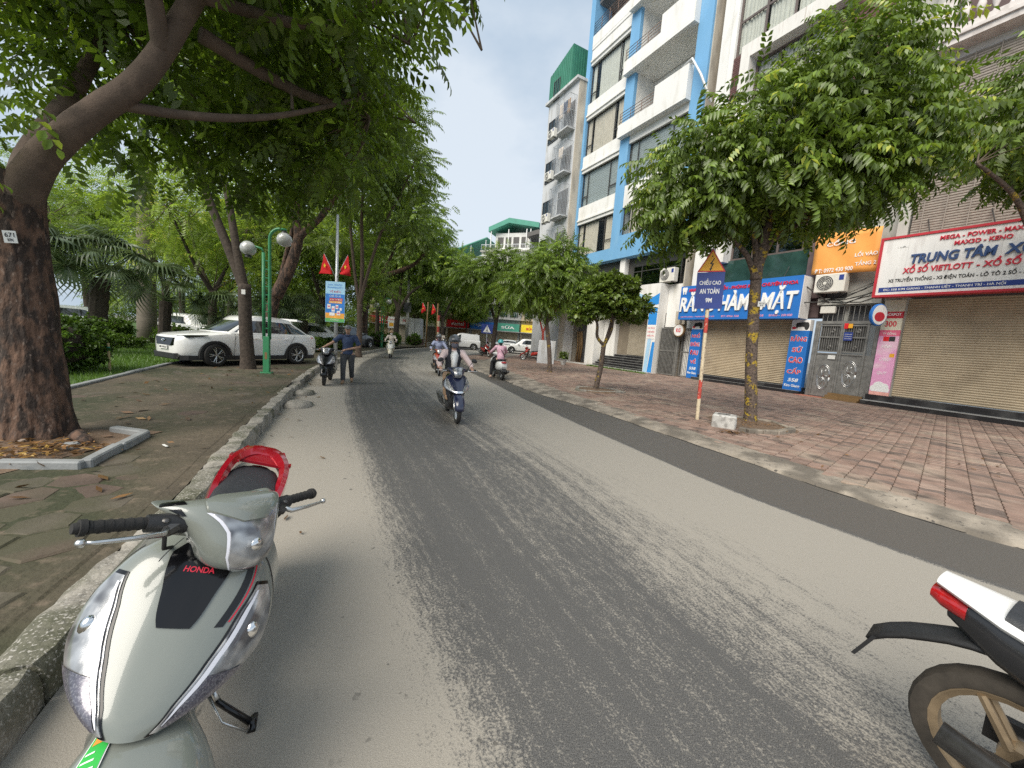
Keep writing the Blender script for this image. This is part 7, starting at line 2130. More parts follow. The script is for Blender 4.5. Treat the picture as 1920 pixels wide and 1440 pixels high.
def scooter(label, loc, heading, lean=0., steer=0., body='navy', panel=None, lower='plastic_black', rim='aluminium', seat='seat_vinyl', mirrors=True, group='scooters and motorbikes', tail=None, name='scooter', sc=1., hi=False, plate=True, rear_round=False, fender=None, stand=False, rack=None):
    t = thing(name, label, 'scooter', loc, (-lean, 0, heading), group)
    t.scale = (sc,) * 3
    panel = panel or body; tail = tail or body; fender = fender or body
    F_ = Surf(FAIR)
    mG, nG = (56, 48) if hi else (28, 20)
    MB().grid(F_.grid(mG, nG)).build('front_cover', body, t, smooth=True)
    # inner leg shield
    b = MB()
    b.loft([[(.33, -.13, .34), (.33, .13, .34), (.30, .13, .34), (.30, -.13, .34)], [(.30, -.185, .52), (.30, .185, .52), (.27, .17, .52), (.27, -.17, .52)], [(.285, -.205, .7), (.285, .205, .7), (.245, .18, .7), (.245, -.18, .7)], [(.29, -.16, .84), (.29, .16, .84), (.25, .14, .84), (.25, -.14, .84)], [(.31, -.09, .93), (.31, .09, .93), (.27, .08, .93), (.27, -.08, .93)]])
    b.build('leg_shield', lower if not hi else body, t, smooth=50)
    # steering parts
    sx = .47; T = MX.Translation((sx, 0, 0)) @ MX.Rotation(steer, 4, 'Z') @ MX.Translation((-sx, 0, 0))
    P0 = V((.40, 0, .985))
    TW = MX.Translation((sx, 0, 0)) @ MX.Rotation(steer * (.3 if hi else .7), 4, 'Z') @ MX.Translation((-sx, 0, 0))
    if hi: T = MX.Translation((.38, .085, .03)) @ MX.Rotation(steer, 4, 'Z') @ MX.Translation((-.46, 0, 0))
    TP = T @ MX.Translation(P0)
    Pd = Surf(POD, 82, .05)
    b = MB(); b.grid([[TP @ p for p in r] for r in Pd.grid(36 if hi else 20, 24 if hi else 12, -1.25, 1.25)])
    # close the rear of the pod
    b.loft([[TP @ V(q) for q in ring(-.08, -.06, .035, .1, 12)], [TP @ V(q) for q in ring(-.02, -.09, .05, .14, 12)], [TP @ V(q) for q in ring(.05, -.1, .04, .12, 12)]])
    pod = b.build('handlebar_cover', body, t, smooth=True)
    hl = Pd.patch(lin([(.42, -.44), (.48, -.38), (.58, -.34), (.74, -.43), (.86, -.36), (.95, -.16)]), lin([(.42, .44), (.48, .38), (.58, .34), (.74, .43), (.86, .36), (.95, .16)]), [.43 + .52 * i / 18 for i in range(19)], .006, 14, .008, TP).build('headlight', 'lamp_reflector', pod, smooth=True)
    Pd.patch(lin([(.4, -.5), (.48, -.43), (.58, -.39), (.74, -.48), (.87, -.41), (.98, -.2)]), lin([(.4, .5), (.48, .43), (.58, .39), (.74, .48), (.87, .41), (.98, .2)]), [.41 + .57 * i / 14 for i in range(13)], .003, 12, 0, TP).build('headlight_surround', 'plastic_black' if not hi else 'lamp_strip', pod, smooth=True)
    if hi:
        g = MB(); q = TP @ V((.128, 0, -.03)); g.lathe([(.001, .01), (.02, .008), (.022, -.02)], 14, MX.Translation(q) @ T.to_3x3().to_4x4() @ MX.Rotation(R(75), 4, 'Y')); g.build('bulb_shield', 'chrome', hl, smooth=True)
        # brow over the headlight and the slots in its right arm
        Pd.patch(lin([(.2, -.2), (.28, -.4), (.4, -.46), (.5, -.16)]), lin([(.2, .2), (.28, .4), (.4, .46), (.5, .16)]), [.22 + .28 * i / 8 for i in range(9)], .012, 12, .008, TP).build('brow', body, pod, smooth=True)
        Pd.patch(lin([(.19, -.92), (.3, -.94)]), lin([(.19, -.62), (.3, -.6)]), [.19 + .1 * i / 4 for i in range(5)], .004, 6, .004, TP).build('vent_slot', 'gloss_black', pod, smooth=True)
        Pd.patch(lin([(.36, -.86), (.44, -.8)]), lin([(.36, -.72), (.44, -.74)]), [.36 + .08 * i / 4 for i in range(5)], .004, 4, .004, TP).build('vent_slot', 'gloss_black', pod, smooth=True)
    for s in (1, -1):
        q = lambda x, y, z: T @ V((x, s * y, z))
        MB().tube([q(.37, .14, .985), q(.345, .235, .99)], [.032, .026], 10).build('switch_housing', 'plastic_black', t, smooth=40)
        g = MB(); g.tube([q(.345, .225, .99), q(.325, .365, .995)], [.0175, .0175], 12)
        for f in (.15, .3, .45, .6, .75, .9): g.tube([q(.345 - .02 * f - .0005, .225 + .14 * f, .99 + .005 * f), q(.345 - .02 * f - .001, .231 + .14 * f, .99 + .005 * f)], [.0192, .0192], 12)
        g.tube([q(.3255, .36, .995), q(.3235, .374, .995)], [.023, .023], 12); g.tube([q(.3235, .374, .995), q(.322, .386, .995)], [.016, .014], 10)
        g.build('grip', 'rubber', t, smooth=40)
        g = MB(); g.tube([q(.375, .19, .985), q(.405, .215, .98), q(.405, .29, .985), q(.392, .36, .985), q(.386, .378, .985)], [.012, .0095, .0075, .006, .006], 8); g.ball(tuple(q(.384, .386, .985)), .0115, 10, 8)
        g.build('brake_lever', 'aluminium', t, smooth=True)
        if hi:
            g = MB(); g.tube([q(.365, .16, .985), q(.385, .2, .975)], [.028, .018], 8); g.ball(tuple(q(.372, .2, 1.005)), (.012, .012, .008), 8, 6); g.build('lever_mount', 'steel_dark', t, smooth=40)
            MB().tube([q(.385, .2, .975), q(.36, .17, .9), q(.3, .1, .86), q(.26, .05, .8)], .006, 6).build('brake_cable', 'rubber', t, smooth=True)
        if mirrors:
            g = MB(); g.tube([q(.36, .2, 1.0), q(.37, .25, 1.1), q(.37, .3, 1.16)], .006, 6); g.build('mirror_stalk', 'plastic_black', t, smooth=True)
            g = MB(); g.ball((0, 0, 0), (.018, .062, .04), 14, 8, T @ MX.Translation((.37, s * .33, 1.185)) @ MX.Rotation(s * R(-18), 4, 'X')); g.build('mirror', 'plastic_black', t, smooth=True)
    # lamps and decoration on the front cover
    v_ = [.27 + .68 * i / 16 for i in range(17)]
    for s in (1, -1):
        ii = linY([(.2, .86), (.4, .64), (.6, .5), (.8, .42), (.95, .45)]); oo = linY([(.2, .9), (.35, .955), (.6, .97), (.8, .86), (.95, .55)])
        lo = (lambda v, f=ii: f(v)) if s > 0 else (lambda v, f=oo: -f(v)); hi_ = (lambda v, f=oo: f(v)) if s > 0 else (lambda v, f=ii: -f(v))
        ind = F_.patch(lo, hi_, v_, .005, 8, .006).build('indicator', 'lamp_reflector', t, smooth=True)
        if hi:
            lo2 = lambda v, f=lo: f(v) - .03; hi2 = lambda v, f=hi_: f(v) + .03
            F_.patch(lo2, hi2, [.25 + .73 * i / 16 for i in range(17)], .0022, 8).build('indicator_rim', 'gloss_black', ind, smooth=True)
            i2 = lambda v: ii(v) + .02; o2 = lambda v: ii(v) + .02 + .05 * min(1, max(0, (.95 - v) * 5)) * min(1, (v - .2) * 5)
            a, b_ = ((lambda v: i2(v)), (lambda v: o2(v))) if s > 0 else ((lambda v: -o2(v)), (lambda v: -i2(v)))
            F_.patch(a, b_, [.3 + .6 * i / 14 for i in range(15)], .0095, 3).build('light_guide', 'lamp_strip', ind, smooth=True)
            i3 = lambda v: ii(v) + .045 + .03 * min(1, max(0, (.95 - v) * 5)); o3 = lambda v: max(oo(v) - .03, i3(v) + .002)
            a, b_ = ((lambda v: i3(v)), (lambda v: o3(v))) if s > 0 else ((lambda v: -o3(v)), (lambda v: -i3(v)))
            F_.patch(a, b_, [.68 + .24 * i / 8 for i in range(9)], .009, 4).build('lamp_grid', 'lamp_grid', ind, smooth=True)
            g = MB(); c = F_.p(s * .68, .5) + F_.n(s * .68, .5) * -.006; g.ball(tuple(c), (.022, .022, .03), 12, 8); g.build('bulb', 'chrome', ind, smooth=True)
    if hi:
        F_.patch(linY([(.06, -.42), (.12, -.5), (.3, -.3), (.42, -.21), (.46, -.16)]), linY([(.06, .42), (.12, .5), (.3, .3), (.42, .21), (.46, .16)]), [.06 + .4 * i / 14 for i in range(15)], .005, 14, .008).build('badge_panel', 'gloss_black', t, smooth=True)
        me = text_mesh('HONDA', 0, .02)
        n = len(me.vertices); co = np.empty(n * 3, 'f'); me.vertices.foreach_get('co', co); co = co.reshape(-1, 3); lo_, h_ = co.min(0), co.max(0)
        for i in range(n):
            fu = (co[i, 0] - lo_[0]) / (h_[0] - lo_[0]); fv = (co[i, 1] - lo_[1]) / (h_[1] - lo_[1])
            u = -.13 + .28 * fu; v = .215 - .03 * fv
            me.vertices[i].co = F_.p(u, v) + F_.n(u, v) * .0066
        me.materials.clear(); me.materials.append(MATS['letter_red']); link('lettering', me, t)
        F_.patch(linY([(.1, .74), (.46, .4)]), linY([(.1, .83), (.46, .49)]), [.16 + .3 * i / 8 for i in range(9)], .0016, 3).build('stripe', 'stripe_black', t, smooth=True)
        F_.patch(linY([(.1, .85), (.46, .505)]), linY([(.1, .868), (.46, .523)]), [.14 + .3 * i / 8 for i in range(9)], .0016, 2).build('stripe', 'stripe_red', t, smooth=True)
        for s in (1, -1):
            a, b_ = (1.02, 1.05) if s > 0 else (-1.05, -1.02)
            F_.patch(lambda v, a=a: a, lambda v, b_=b_: b_, [.12 + .76 * i / 14 for i in range(15)], .0015, 2).build('panel_seam', 'plastic_black', t, smooth=True)
            a, b_ = (.45, .46) if s > 0 else (-.46, -.45)
            F_.patch(lin([(0, a), (1, a * .7)]), lin([(0, b_), (1, b_ * .7)]), [.02 + .16 * i / 6 for i in range(7)], .0012, 2).build('panel_seam', 'plastic_black', t, smooth=True)
    else:
        F_.patch(linY([(.1, -.6), (.5, -.35), (.85, -.1)]), linY([(.1, .6), (.5, .35), (.85, .1)]), [.08 + .77 * i / 10 for i in range(11)], .004, 8, .004).build('centre_panel', panel, t, smooth=True)
        F_.patch(lin([(.8, -.75), (.97, -.5)]), lin([(.8, .75), (.97, .5)]), [.84 + .13 * i / 4 for i in range(5)], .006, 12, .004).build('nose_trim', 'chrome' if body == 'navy' else panel, t, smooth=True)
    # front wheel, fork, fender
    T = TW
    wc = V((.65, 0, .27))
    wf = wheel_mesh(.27, .085, .2, 5, True, 'rubber', rim, t, T @ MX.Translation(wc))
    for s in (1, -1): MB().tube([T @ V((.5, s * .062, .62)), T @ V((.63, s * .062, .33)), T @ V((.655, s * .06, .285))], [.022, .02, .026], 8).build('fork_leg', 'plastic_black' if hi else 'aluminium', t, smooth=True)
    rows = []
    for i in range(15):
        a = R(2 + 142 * i / 14); r = []
        wd = .085 + .02 * sin(pi * i / 14)
        if hi: wd = .12 + .065 * sin(pi * min(1, i / 10)) ** 1.5
        for j in range(13):
            u_ = -1 + j / 6
            rad = .288 + .015 * sin(a) - (.085 if hi else .06) * abs(u_) ** 2.4
            r.append(tuple(T @ V((wc.x + rad * cos(a), wd * sin(u_ * 1.35) / sin(1.35), wc.z + rad * sin(a)))))
        rows.append(r)
    fd = MB().grid(rows).build('front_fender', fender, t, smooth=True, solid=.004)
    if hi:
        def fp(i, j, off=.004):
            a = R(2 + 142 * i / 14); u_ = j; wd = .12 + .065 * sin(pi * min(1, i / 10)) ** 1.5
            rad = .288 + .015 * sin(a) - .085 * abs(u_) ** 2.4 + off
            return T @ V((wc.x + rad * cos(a), wd * sin(u_ * 1.35) / sin(1.35), wc.z + rad * sin(a)))
        k = MB(); k.grid([[fp(4.6 + 5.0 * i / 10, -.66 + .27 * j / 4, .005) for j in range(5)] for i in range(11)]); st = k.build('sticker', 'letter_white', fd, smooth=True)
        k = MB(); k.grid([[fp(4.7 + 4.8 * i / 10, -.645 + .24 * j / 4, .0062) for j in range(5)] for i in range(11)]); k.build('sticker_field', 'sticker_green', fd, smooth=True)
        k = MB(); k.grid([[fp(8.3 + .7 * i / 3, -.61 + .17 * j / 4, .0072) for j in range(5)] for i in range(4)]); k.build('sticker_badge', 'sticker_orange', fd, smooth=True)
        k = MB()
        for q in range(7):
            i0 = 7.95 - q * .36
            k.grid([[fp(i0 - .09 * i, -.62 + (.1 + .07 * ((q * 37) % 5) / 4) * j / 3, .0072) for j in range(4)] for i in range(2)])
        k.build('sticker_print', 'letter_white', fd)
    # under cowl and floor
    MB().loft([ring(.45, .34, .56, .09), ring(.36, .24, .46, .13), ring(.2, .17, .37, .15), ring(0, .16, .36, .155), ring(-.15, .18, .42, .14), ring(-.35, .24, .44, .12)]).build('under_cowl', lower, t, smooth=50)
    MB().loft([[(.33, -.14, .345), (.33, .14, .345), (.33, .14, .375), (.33, -.14, .375)], [(.05, -.165, .345), (.05, .165, .345), (.05, .165, .375), (.05, -.165, .375)], [(-.1, -.13, .36), (-.1, .13, .36), (-.1, .13, .39), (-.1, -.13, .39)]]).build('floor_board', 'plastic_black', t)
    if rear_round:
        secs = [ring(.02, .36, .6, .11), ring(-.12, .34, .72, .17), ring(-.35, .36, .76, .2), ring(-.6, .38, .78, .2), ring(-.76, .42, .76, .16), ring(-.84, .5, .7, .09)]
    else:
        secs = [ring(.02, .36, .58, .1), ring(-.12, .38, .70, .145), ring(-.3, .43, .735, .17), ring(-.5, .5, .755, .168), ring(-.68, .59, .785, .13), ring(-.82, .67, .80, .075)]
    MB().loft(secs).build('rear_cowl', tail, t, smooth=50)
    MB().loft([ring(.03, .62, .70, .07), ring(-.04, .67, .755, .115), ring(-.2, .69, .775, .135), ring(-.36, .70, .785, .145), ring(-.44, .71, .81, .148), ring(-.62, .735, .83, .135), ring(-.72, .76, .825, .1)]).build('seat', seat, t, smooth=50)
    tl = MB().loft([ring(-.79, .66, .76, .11), ring(-.85, .67, .75, .09), ring(-.87, .69, .73, .05)]).build('tail_light', 'tail_red', t, smooth=50)
    if not rack:
        MB().tube([(-.5, .15, .8), (-.7, .15, .825), (-.85, .07, .84), (-.85, -.07, .84), (-.7, -.15, .825), (-.5, -.15, .8)], .014, 8).build('grab_rail', 'plastic_black', t, smooth=True)
    else:
        # broad red grab rail with a plate and openings
        k = MB()
        L1 = [(-.36, .145, .735), (-.5, .162, .79), (-.68, .155, .845), (-.79, .115, .875), (-.85, .055, .89), (-.86, 0, .89)]
        pth = L1 + [(x, -y, z) for x, y, z in L1[-2::-1]]
        pth = catmull([V(p) for p in pth], 4)
        n = len(pth)
        k.loft([[(-.5 + (p.x + .5) * s_[0], p.y * s_[0], p.z + s_[1]) for s_ in ((1.0, -.085), (1.05, -.02), (1.0, .02), (.84, .024), (.72, -.002), (.8, -.05))] for p in pth])
        k.build('grab_rail', rack, t, smooth=40)
        k = MB()
        k.loft([[(-.7, -.1, .845), (-.7, .1, .845), (-.7, .1, .86), (-.7, -.1, .86)], [(-.78, -.05, .88), (-.78, .05, .88), (-.78, .05, .895), (-.78, -.05, .895)], [(-.86, -.04, .895), (-.86, .04, .895), (-.86, .04, .91), (-.86, -.04, .91)]])
        for s in (1, -1):
            k.loft([[(-.69, s * .1, .845), (-.66, s * .1, .85), (-.66, s * .1, .862), (-.69, s * .1, .86)], [(-.73, s * .155, .868), (-.7, s * .16, .86), (-.7, s * .16, .875), (-.73, s * .155, .88)]])
            k.loft([[(-.8, s * .03, .885), (-.76, s * .03, .88), (-.76, s * .03, .892), (-.8, s * .03, .897)], [(-.83, s * .1, .893), (-.79, s * .115, .885), (-.79, s * .115, .897), (-.83, s * .1, .905)]])
        k.build('rail_web', rack, t, smooth=30)
    wheel_mesh(.28, .1, .19, 5, True, 'rubber', rim, t, MX.Translation((-.61, 0, .28)))
    MB().loft([ring(-.2, .22, .42, .1, 12), ring(-.45, .2, .4, .12, 12), ring(-.66, .2, .36, .1, 12)]).build('engine', 'steel_dark', t, smooth=40).location = (0, .05, 0)
    k = MB(); k.tube([(-.1, -.13, .2), (-.35, -.16, .22), (-.5, -.17, .26), (-.86, -.18, .36)], [.02, .03, .055, .05], 10); k.build('exhaust', 'steel_dark' if not hi else 'plastic_black', t, smooth=True)
    MB().loft([[(-.5, -.12, .34), (-.5, -.135, .34), (-.5, -.135, .42), (-.5, -.12, .42)], [(-.84, -.225, .33), (-.84, -.24, .33), (-.84, -.24, .41), (-.84, -.225, .41)]]).build('heat_shield', 'aluminium', t)
    MB().loft([[(-.72, -.09, .6), (-.72, .09, .6), (-.74, .09, .61), (-.74, -.09, .61)], [(-.92, -.085, .36), (-.92, .085, .36), (-.94, .085, .37), (-.94, -.085, .37)]]).build('rear_fender', 'plastic_black', t)
    if plate: MB().bx(-.1, .1, -.004, 0, -.07, .07, MX.Translation((-.875, 0, .5)) @ MX.Rotation(R(90), 4, 'Z') @ MX.Rotation(R(-35), 4, 'X')).build('number_plate', 'plate_white', t)
    if stand:
        k = MB(); k.tube([(.1, .12, .2), (.14, .2, .15), (.2, .335, .115)], [.013, .012, .013], 8); k.tube([(.2, .33, .112), (.17, .345, .113), (.24, .345, .113)], [.016, .016, .016], 6); k.build('side_stand', 'gloss_black', t, smooth=True)
        k = MB(); k.tube([(.14, .14, .2), (.24, .23, .16), (.25, .33, .125)], .005, 5); k.tube([(.12, .15, .21), (.16, .19, .18)], .011, 8); k.build('stand_spring', 'aluminium', t, smooth=True)
        for s in (1, -1): MB().cb(-.16, -.05, s * .16, s * .27, .3, .325, .008).build('footrest', 'rubber', t)
    return t
scooter('glossy pale grey scooter with red grab rail in the left foreground', (-1.405, 1.46, 0), R(-65.3), R(17.2), R(42), 'scooter_grey', hi=True, mirrors=False, rim='plastic_black', lower='scooter_grey', group=None, stand=True, rack='red_candy', sc=1.02)
FG = COL.objects['scooter']
k = MB()
text('VISION', FG, -.62, -.36, .66, .705, 0, 'letter_red', .003, .01, M=MX.Translation((-.98, .168, 0)) @ MX.Rotation(pi, 4, 'Z'))
main_sc = scooter('dark navy scooter in the road under the rider in a vest', (-1.2, 7.82, 0), R(-72), R(0), 0, 'navy', panel='navy', lower='bike_black', rim='aluminium')
org_sc = scooter('orange red scooter behind the navy one', (-3.1, 15.8, 0), R(-74), R(0), 0, 'bike_orange', panel='bike_red', lower='bike_black')
wht_sc = scooter('cream white scooter ridden along the far inside of the bend', (-7.5, 23.4, 0), R(-76), 0, 0, 'cream_paint', panel='white_paint', lower='cream_paint')
pnk_sc = scooter('rounded white scooter seen from behind under the rider in pink', (-.62, 15.9, 0), R(108), 0, 0, 'white_paint', lower='bike_black', tail='white_paint', rear_round=True)
blk_sc = scooter('black scooter being pushed along the left kerb', (-5.48, 11.3, 0), R(-72), R(2), R(4), 'bike_black', panel='gloss_black', lower='plastic_black', rim='plastic_black', fender='gloss_black', mirrors=False)
PBK = 'parked motorbikes at the far end'
scooter('red motorbike parked before the shop corner, right of the rider in pink', (1.35, 30.0, .08), R(160), R(5), R(10), 'bike_red', lower='steel_dark', group=PBK, name='motorbike')
scooter('dark motorbike parked farthest left at the far bend', (-8.5, 43.5, .02), R(-120), 0, 0, 'bike_black', group=PBK, name='motorbike')
scooter('grey motorbike standing between painted post and delivery van', (-7.6, 42.0, .02), R(-100), 0, 0, 'car_grey', group=PBK, name='motorbike')
scooter('blue grey motorbike nearest the delivery van', (-7.0, 43.0, .02), R(-80), 0, 0, 'navy', group=PBK, name='motorbike')
scooter('dark red motorbike in front of the twin stemmed tree', (-2.4, 31.8, .05), R(-60), 0, 0, 'bike_red', group=PBK, name='motorbike')

# motorbike passing close by at the lower right corner: only its rear half is in the picture
MBK = thing('motorbike', 'white tailed motorbike with dusty gold rimmed wheel at the lower right corner', 'motorbike', (2.26, .72, 0), R(-62), None)
MBK.rotation_euler = (R(4), 0, R(-62))
rw = wheel_mesh(.29, .09, .225, 3, False, 'rubber_dusty', 'gold_rim', MBK, MX.Translation((-.62, 0, .29)))
wheel_mesh(.29, .08, .22, 3, True, 'rubber_dusty', 'gold_rim', MBK, MX.Translation((.63, 0, .29)))
MB().loft([ring(.05, .42, .62, .09), ring(-.2, .52, .72, .12), ring(-.45, .52, .76, .128), ring(-.7, .62, .82, .108), ring(-.84, .71, .825, .06)]).build('side_cowl', 'bike_black', MBK, smooth=50)
MB().loft([ring(-.2, .70, .755, .135), ring(-.5, .735, .795, .145), ring(-.7, .78, .835, .125), ring(-.88, .83, .868, .06)]).build('tail_cover', 'white_paint', MBK, smooth=50)
MB().loft([ring(.1, .70, .76, .09), ring(-.1, .74, .80, .125), ring(-.45, .76, .82, .13), ring(-.7, .80, .85, .1)]).build('seat', 'seat_vinyl', MBK, smooth=50)
MB().loft([ring(-.79, .73, .815, .085), ring(-.86, .745, .825, .07), ring(-.895, .765, .815, .05)]).build('tail_light', 'tail_red', MBK, smooth=50)
rows = []
for i in range(12):
    a = R(60 + 92 * i / 11); rows.append([( -.62 + (.40 + .05 * i / 11) * cos(a) - (.04 if i > 8 else 0) * (i - 8) / 3, .07 * j / 3, .3 + (.40 + .03 * i / 11) * sin(a) - .012 * abs(j)) for j in range(-3, 4)])
MB().grid(rows).build('rear_fender', 'plastic_black', MBK, smooth=True, solid=.018)
for s in (1, -1): MB().tube([(-.62, s * .06, .62), (-.66, s * .06, .7)], .016, 6).build('fender_bracket', 'plastic_black', MBK, smooth=True)
MB().loft([[(-1.02, -.07, .49), (-1.02, .07, .49), (-1.035, .07, .49), (-1.035, -.07, .49)], [(-1.08, -.08, .36), (-1.08, .08, .36), (-1.095, .08, .36), (-1.095, -.08, .36)]]).build('mud_flap', 'plastic_black', MBK)
for s in (1, -1):
    MB().tube([(-.1, s * .1, .34), (-.62, s * .1, .29), (-.7, s * .1, .29)], [.035, .028, .02], 8).build('swing_arm', 'steel_dark', MBK, smooth=True)
    MB().tube([(-.6, s * .11, .32), (-.42, s * .12, .66)], [.024, .028], 10).build('shock_absorber', 'plastic_black', MBK, smooth=True)
MB().loft([[(.0, .09, .26), (.0, .125, .26), (.0, .125, .42), (.0, .09, .42)], [(-.72, .09, .23), (-.72, .125, .23), (-.72, .125, .34), (-.72, .09, .34)]]).build('chain_case', 'plastic_black', MBK)
MB().tube([(.3, -.14, .22), (-.3, -.17, .25), (-.78, -.185, .33)], [.02, .05, .045], 10).build('exhaust', 'steel_dark', MBK, smooth=True)
MB().loft([ring(.3, .2, .5, .12), ring(.05, .18, .5, .15), ring(-.2, .22, .44, .12)]).build('engine', 'steel_dark', MBK, smooth=40)
MB().grid(Surf(FAIR).grid(24, 18)).build('front_cover', 'white_paint', MBK, smooth=True)
MB().loft([ring(.35, .5, .8, .05), ring(.1, .45, .58, .06), ring(-.1, .5, .7, .08)]).build('frame_cover', 'navy', MBK, smooth=50)
MB().tube([(.36, .35, 1.0), (.4, .1, .98), (.4, -.1, .98), (.36, -.35, 1.0)], .02, 8).build('handlebar', 'plastic_black', MBK, smooth=True)
MB().tube([(.42, .06, .9), (.63, .07, .29)], .025, 8).build('fork_leg', 'steel_dark', MBK, smooth=True)
MB().tube([(.42, -.06, .9), (.63, -.07, .29)], .025, 8).build('fork_leg', 'steel_dark', MBK, smooth=True)
# ---------------------------------------------------------------- people
def ell(b, pts, rad, n=10, flat=1.):
    b.tube(pts, rad, n)
    for p, r in ((pts[0], rad[0]), (pts[-1], rad[-1])): b.ball(p, r, 10, 6)
def fuse(b, name, m, par, vox=.014, smooth_it=4):
    o = b.build(name, m, par, smooth=True)
    q = o.modifiers.new('remesh', 'REMESH'); q.mode = 'VOXEL'; q.voxel_size = vox; q.use_smooth_shade = True
    s = o.modifiers.new('smooth', 'SMOOTH'); s.iterations = smooth_it; s.factor = .5
    return o
def person(label, loc, heading, J, skin='skin', top='cloth_blue', legs='cloth_grey', sleeve=1., shoe='sandal', head='cap', hm='hair', mask=None, vest=None, hair='hair', vox=.014, lean=0.):
    """J: joints in local axes (x forward, y left, z up); body is one fused mesh, clothing and headgear are children"""
    t = thing('person', label, 'person', loc, (-lean, 0, heading))
    g = {k: V(v) for k, v in J.items()}
    hd, nk, ch, pv = g['head'], g['neck'], g['chest'], g['pelvis']
    f = (g.get('look', V((1, 0, 0)))).normalized(); sd = V((0, 0, 1)).cross(f).normalized(); up = f.cross(sd)
    HM = MX.Translation(hd) @ MX(((f.x, sd.x, up.x, 0), (f.y, sd.y, up.y, 0), (f.z, sd.z, up.z, 0), (0, 0, 0, 1)))
    b = MB()
    b.tube([pv, (pv + ch) / 2, ch], [.12, .11, .13], 12); b.ball(pv, .125); b.ball(ch, (.12, .16, .15))
    b.tube([ch + V((0, 0, .1)), nk, hd - V((0, 0, .05))], [.07, .052, .05], 10)
    b.ball((0, 0, .025), (.098, .078, .105), 14, 10, HM); b.ball((.028, 0, -.055), (.068, .058, .065), 12, 8, HM)
    b.ball((.1, 0, -.01), (.02, .014, .026), 8, 6, HM)
    for s in (1, -1): b.ball((-.005, s * .079, -.005), (.018, .012, .03), 8, 6, HM)
    for s in 'LR':
        b.tube([ch + V((0, 0, .06)), g['sh' + s]], [.075, .06], 10); b.ball(g['sh' + s], .06)
        ell(b, [g['sh' + s], (g['sh' + s] + g['el' + s]) / 2, g['el' + s], (g['el' + s] * .6 + g['wr' + s] * .4), g['wr' + s]], [.055, .048, .04, .04, .027])
        w = g['wr' + s]; e = (w - g['el' + s]).normalized(); lat = g.get('grip' + s, V((0, 1, 0))).normalized()
        dn = e.cross(lat).normalized()
        if dn.z > 0: dn = -dn
        pm = w + e * .05
        b.tube([w, pm + e * .02], [.026, .034], 8); b.ball(pm, (.036, .036, .03))
        for q in range(4):
            o = pm + e * .035 + lat * (-.03 + .02 * q); L_ = (.03, .036, .034, .026)[q]
            b.tube([o - e * .01, o + e * L_ * .6 + dn * .006, o + e * L_ * .7 + dn * .035, o + e * .005 + dn * .05], [.0115, .011, .01, .009], 6)
        th = lat * (1 if s == 'R' else -1)
        b.tube([w + e * .02 + th * .02, pm + th * .045 + dn * .01, pm + th * .035 + e * .035 + dn * .03], [.015, .013, .01], 6)
        ell(b, [g['hi' + s], (g['hi' + s] + g['kn' + s]) / 2, g['kn' + s], g['kn' + s] * .65 + g['an' + s] * .35, g['an' + s]], [.09, .078, .058, .056, .036])
        b.tube([g['an' + s] - V((0, 0, .0)), g['an' + s] * .4 + g['to' + s] * .6 + V((0, 0, .012)), g['to' + s]], [.04, .036, .026], 8); b.ball(g['to' + s], (.034, .034, .022))
    body = fuse(b, 'body', skin, t, vox, 3)
    for s in (1, -1):
        MB().ball((.086, s * .032, .018), (.012, .013, .008), 8, 6, HM).build('eye', 'letter_white', t, smooth=True)
        MB().ball((.096, s * .032, .018), (.005, .006, .006), 6, 5, HM).build('iris', 'hair', t, smooth=True)
        MB().tube([HM @ V((.093, s * .015, .042)), HM @ V((.09, s * .045, .044))], .006, 5).build('eyebrow', 'hair', t, smooth=True)
    MB().tube([HM @ V((.09, -.022, -.065)), HM @ V((.097, 0, -.064)), HM @ V((.09, .022, -.065))], [.004, .007, .004], 6).build('mouth', 'mask_grey' if mask else 'sandal', t, smooth=True)
    # shirt
    b = MB()
    hem = pv + V((0, 0, -.05)); b.tube([hem, pv + V((0, 0, .05)), (pv + ch) / 2, ch, ch + V((0, 0, .12))], [.155, .15, .14, .155, .1], 14); b.ball(ch, (.14, .175, .16))
    for s in 'LR':
        a = g['sh' + s]; e = g['el' + s]; w = g['wr' + s]
        b.tube([ch + V((0, 0, .08)), a], [.09, .078], 10); b.ball(a, .076)
        if sleeve <= 1: b.tube([a, a.lerp(e, .5 * sleeve), a.lerp(e, .88 * sleeve)], [.074, .07, .072], 10)
        else: b.tube([a, a.lerp(e, .5), e, e.lerp(w, .6), e.lerp(w, .93)], [.072, .064, .056, .05, .042], 10)
    fuse(b, 'shirt', top, t, vox, 5)
    b = MB(); cn = nk - V((0, 0, .02)); b.tube([cn + V((-.0, 0, -.015)), cn + V((.012, 0, .025))], [.074, .068], 12); b.build('collar', top, t, smooth=True)
    if vest:
        b = MB(); b.tube([pv + V((0, 0, .06)), (pv + ch) / 2, ch, ch + V((0, 0, .11))], [.165, .155, .168, .12], 14); b.ball(ch, (.155, .185, .15))
        for s in 'LR': b.tube([ch + V((0, 0, .09)), ch.lerp(g['sh' + s], .75) + V((0, 0, .05))], [.105, .088], 10)
        o = fuse(b, 'vest', vest, t, vox, 3)
        c = MB(); x = ch.x + .165
        c.loft([[(ch.x + .1, -.045, nk.z - .03), (ch.x + .1, .045, nk.z - .03), (ch.x + .12, .045, nk.z - .03)], [(x + .005, -.085, ch.z + .06), (x + .005, .085, ch.z + .06), (x + .012, .0, ch.z + .06)], [(x - .0, -.06, ch.z - .1), (x, .06, ch.z - .1), (x + .012, 0, ch.z - .1)], [(x - .02, -.06, pv.z + .1), (x - .02, .06, pv.z + .1), (x + .005, 0, pv.z + .1)]]); c.build('shirt_front', 'letter_white', t, smooth=True)
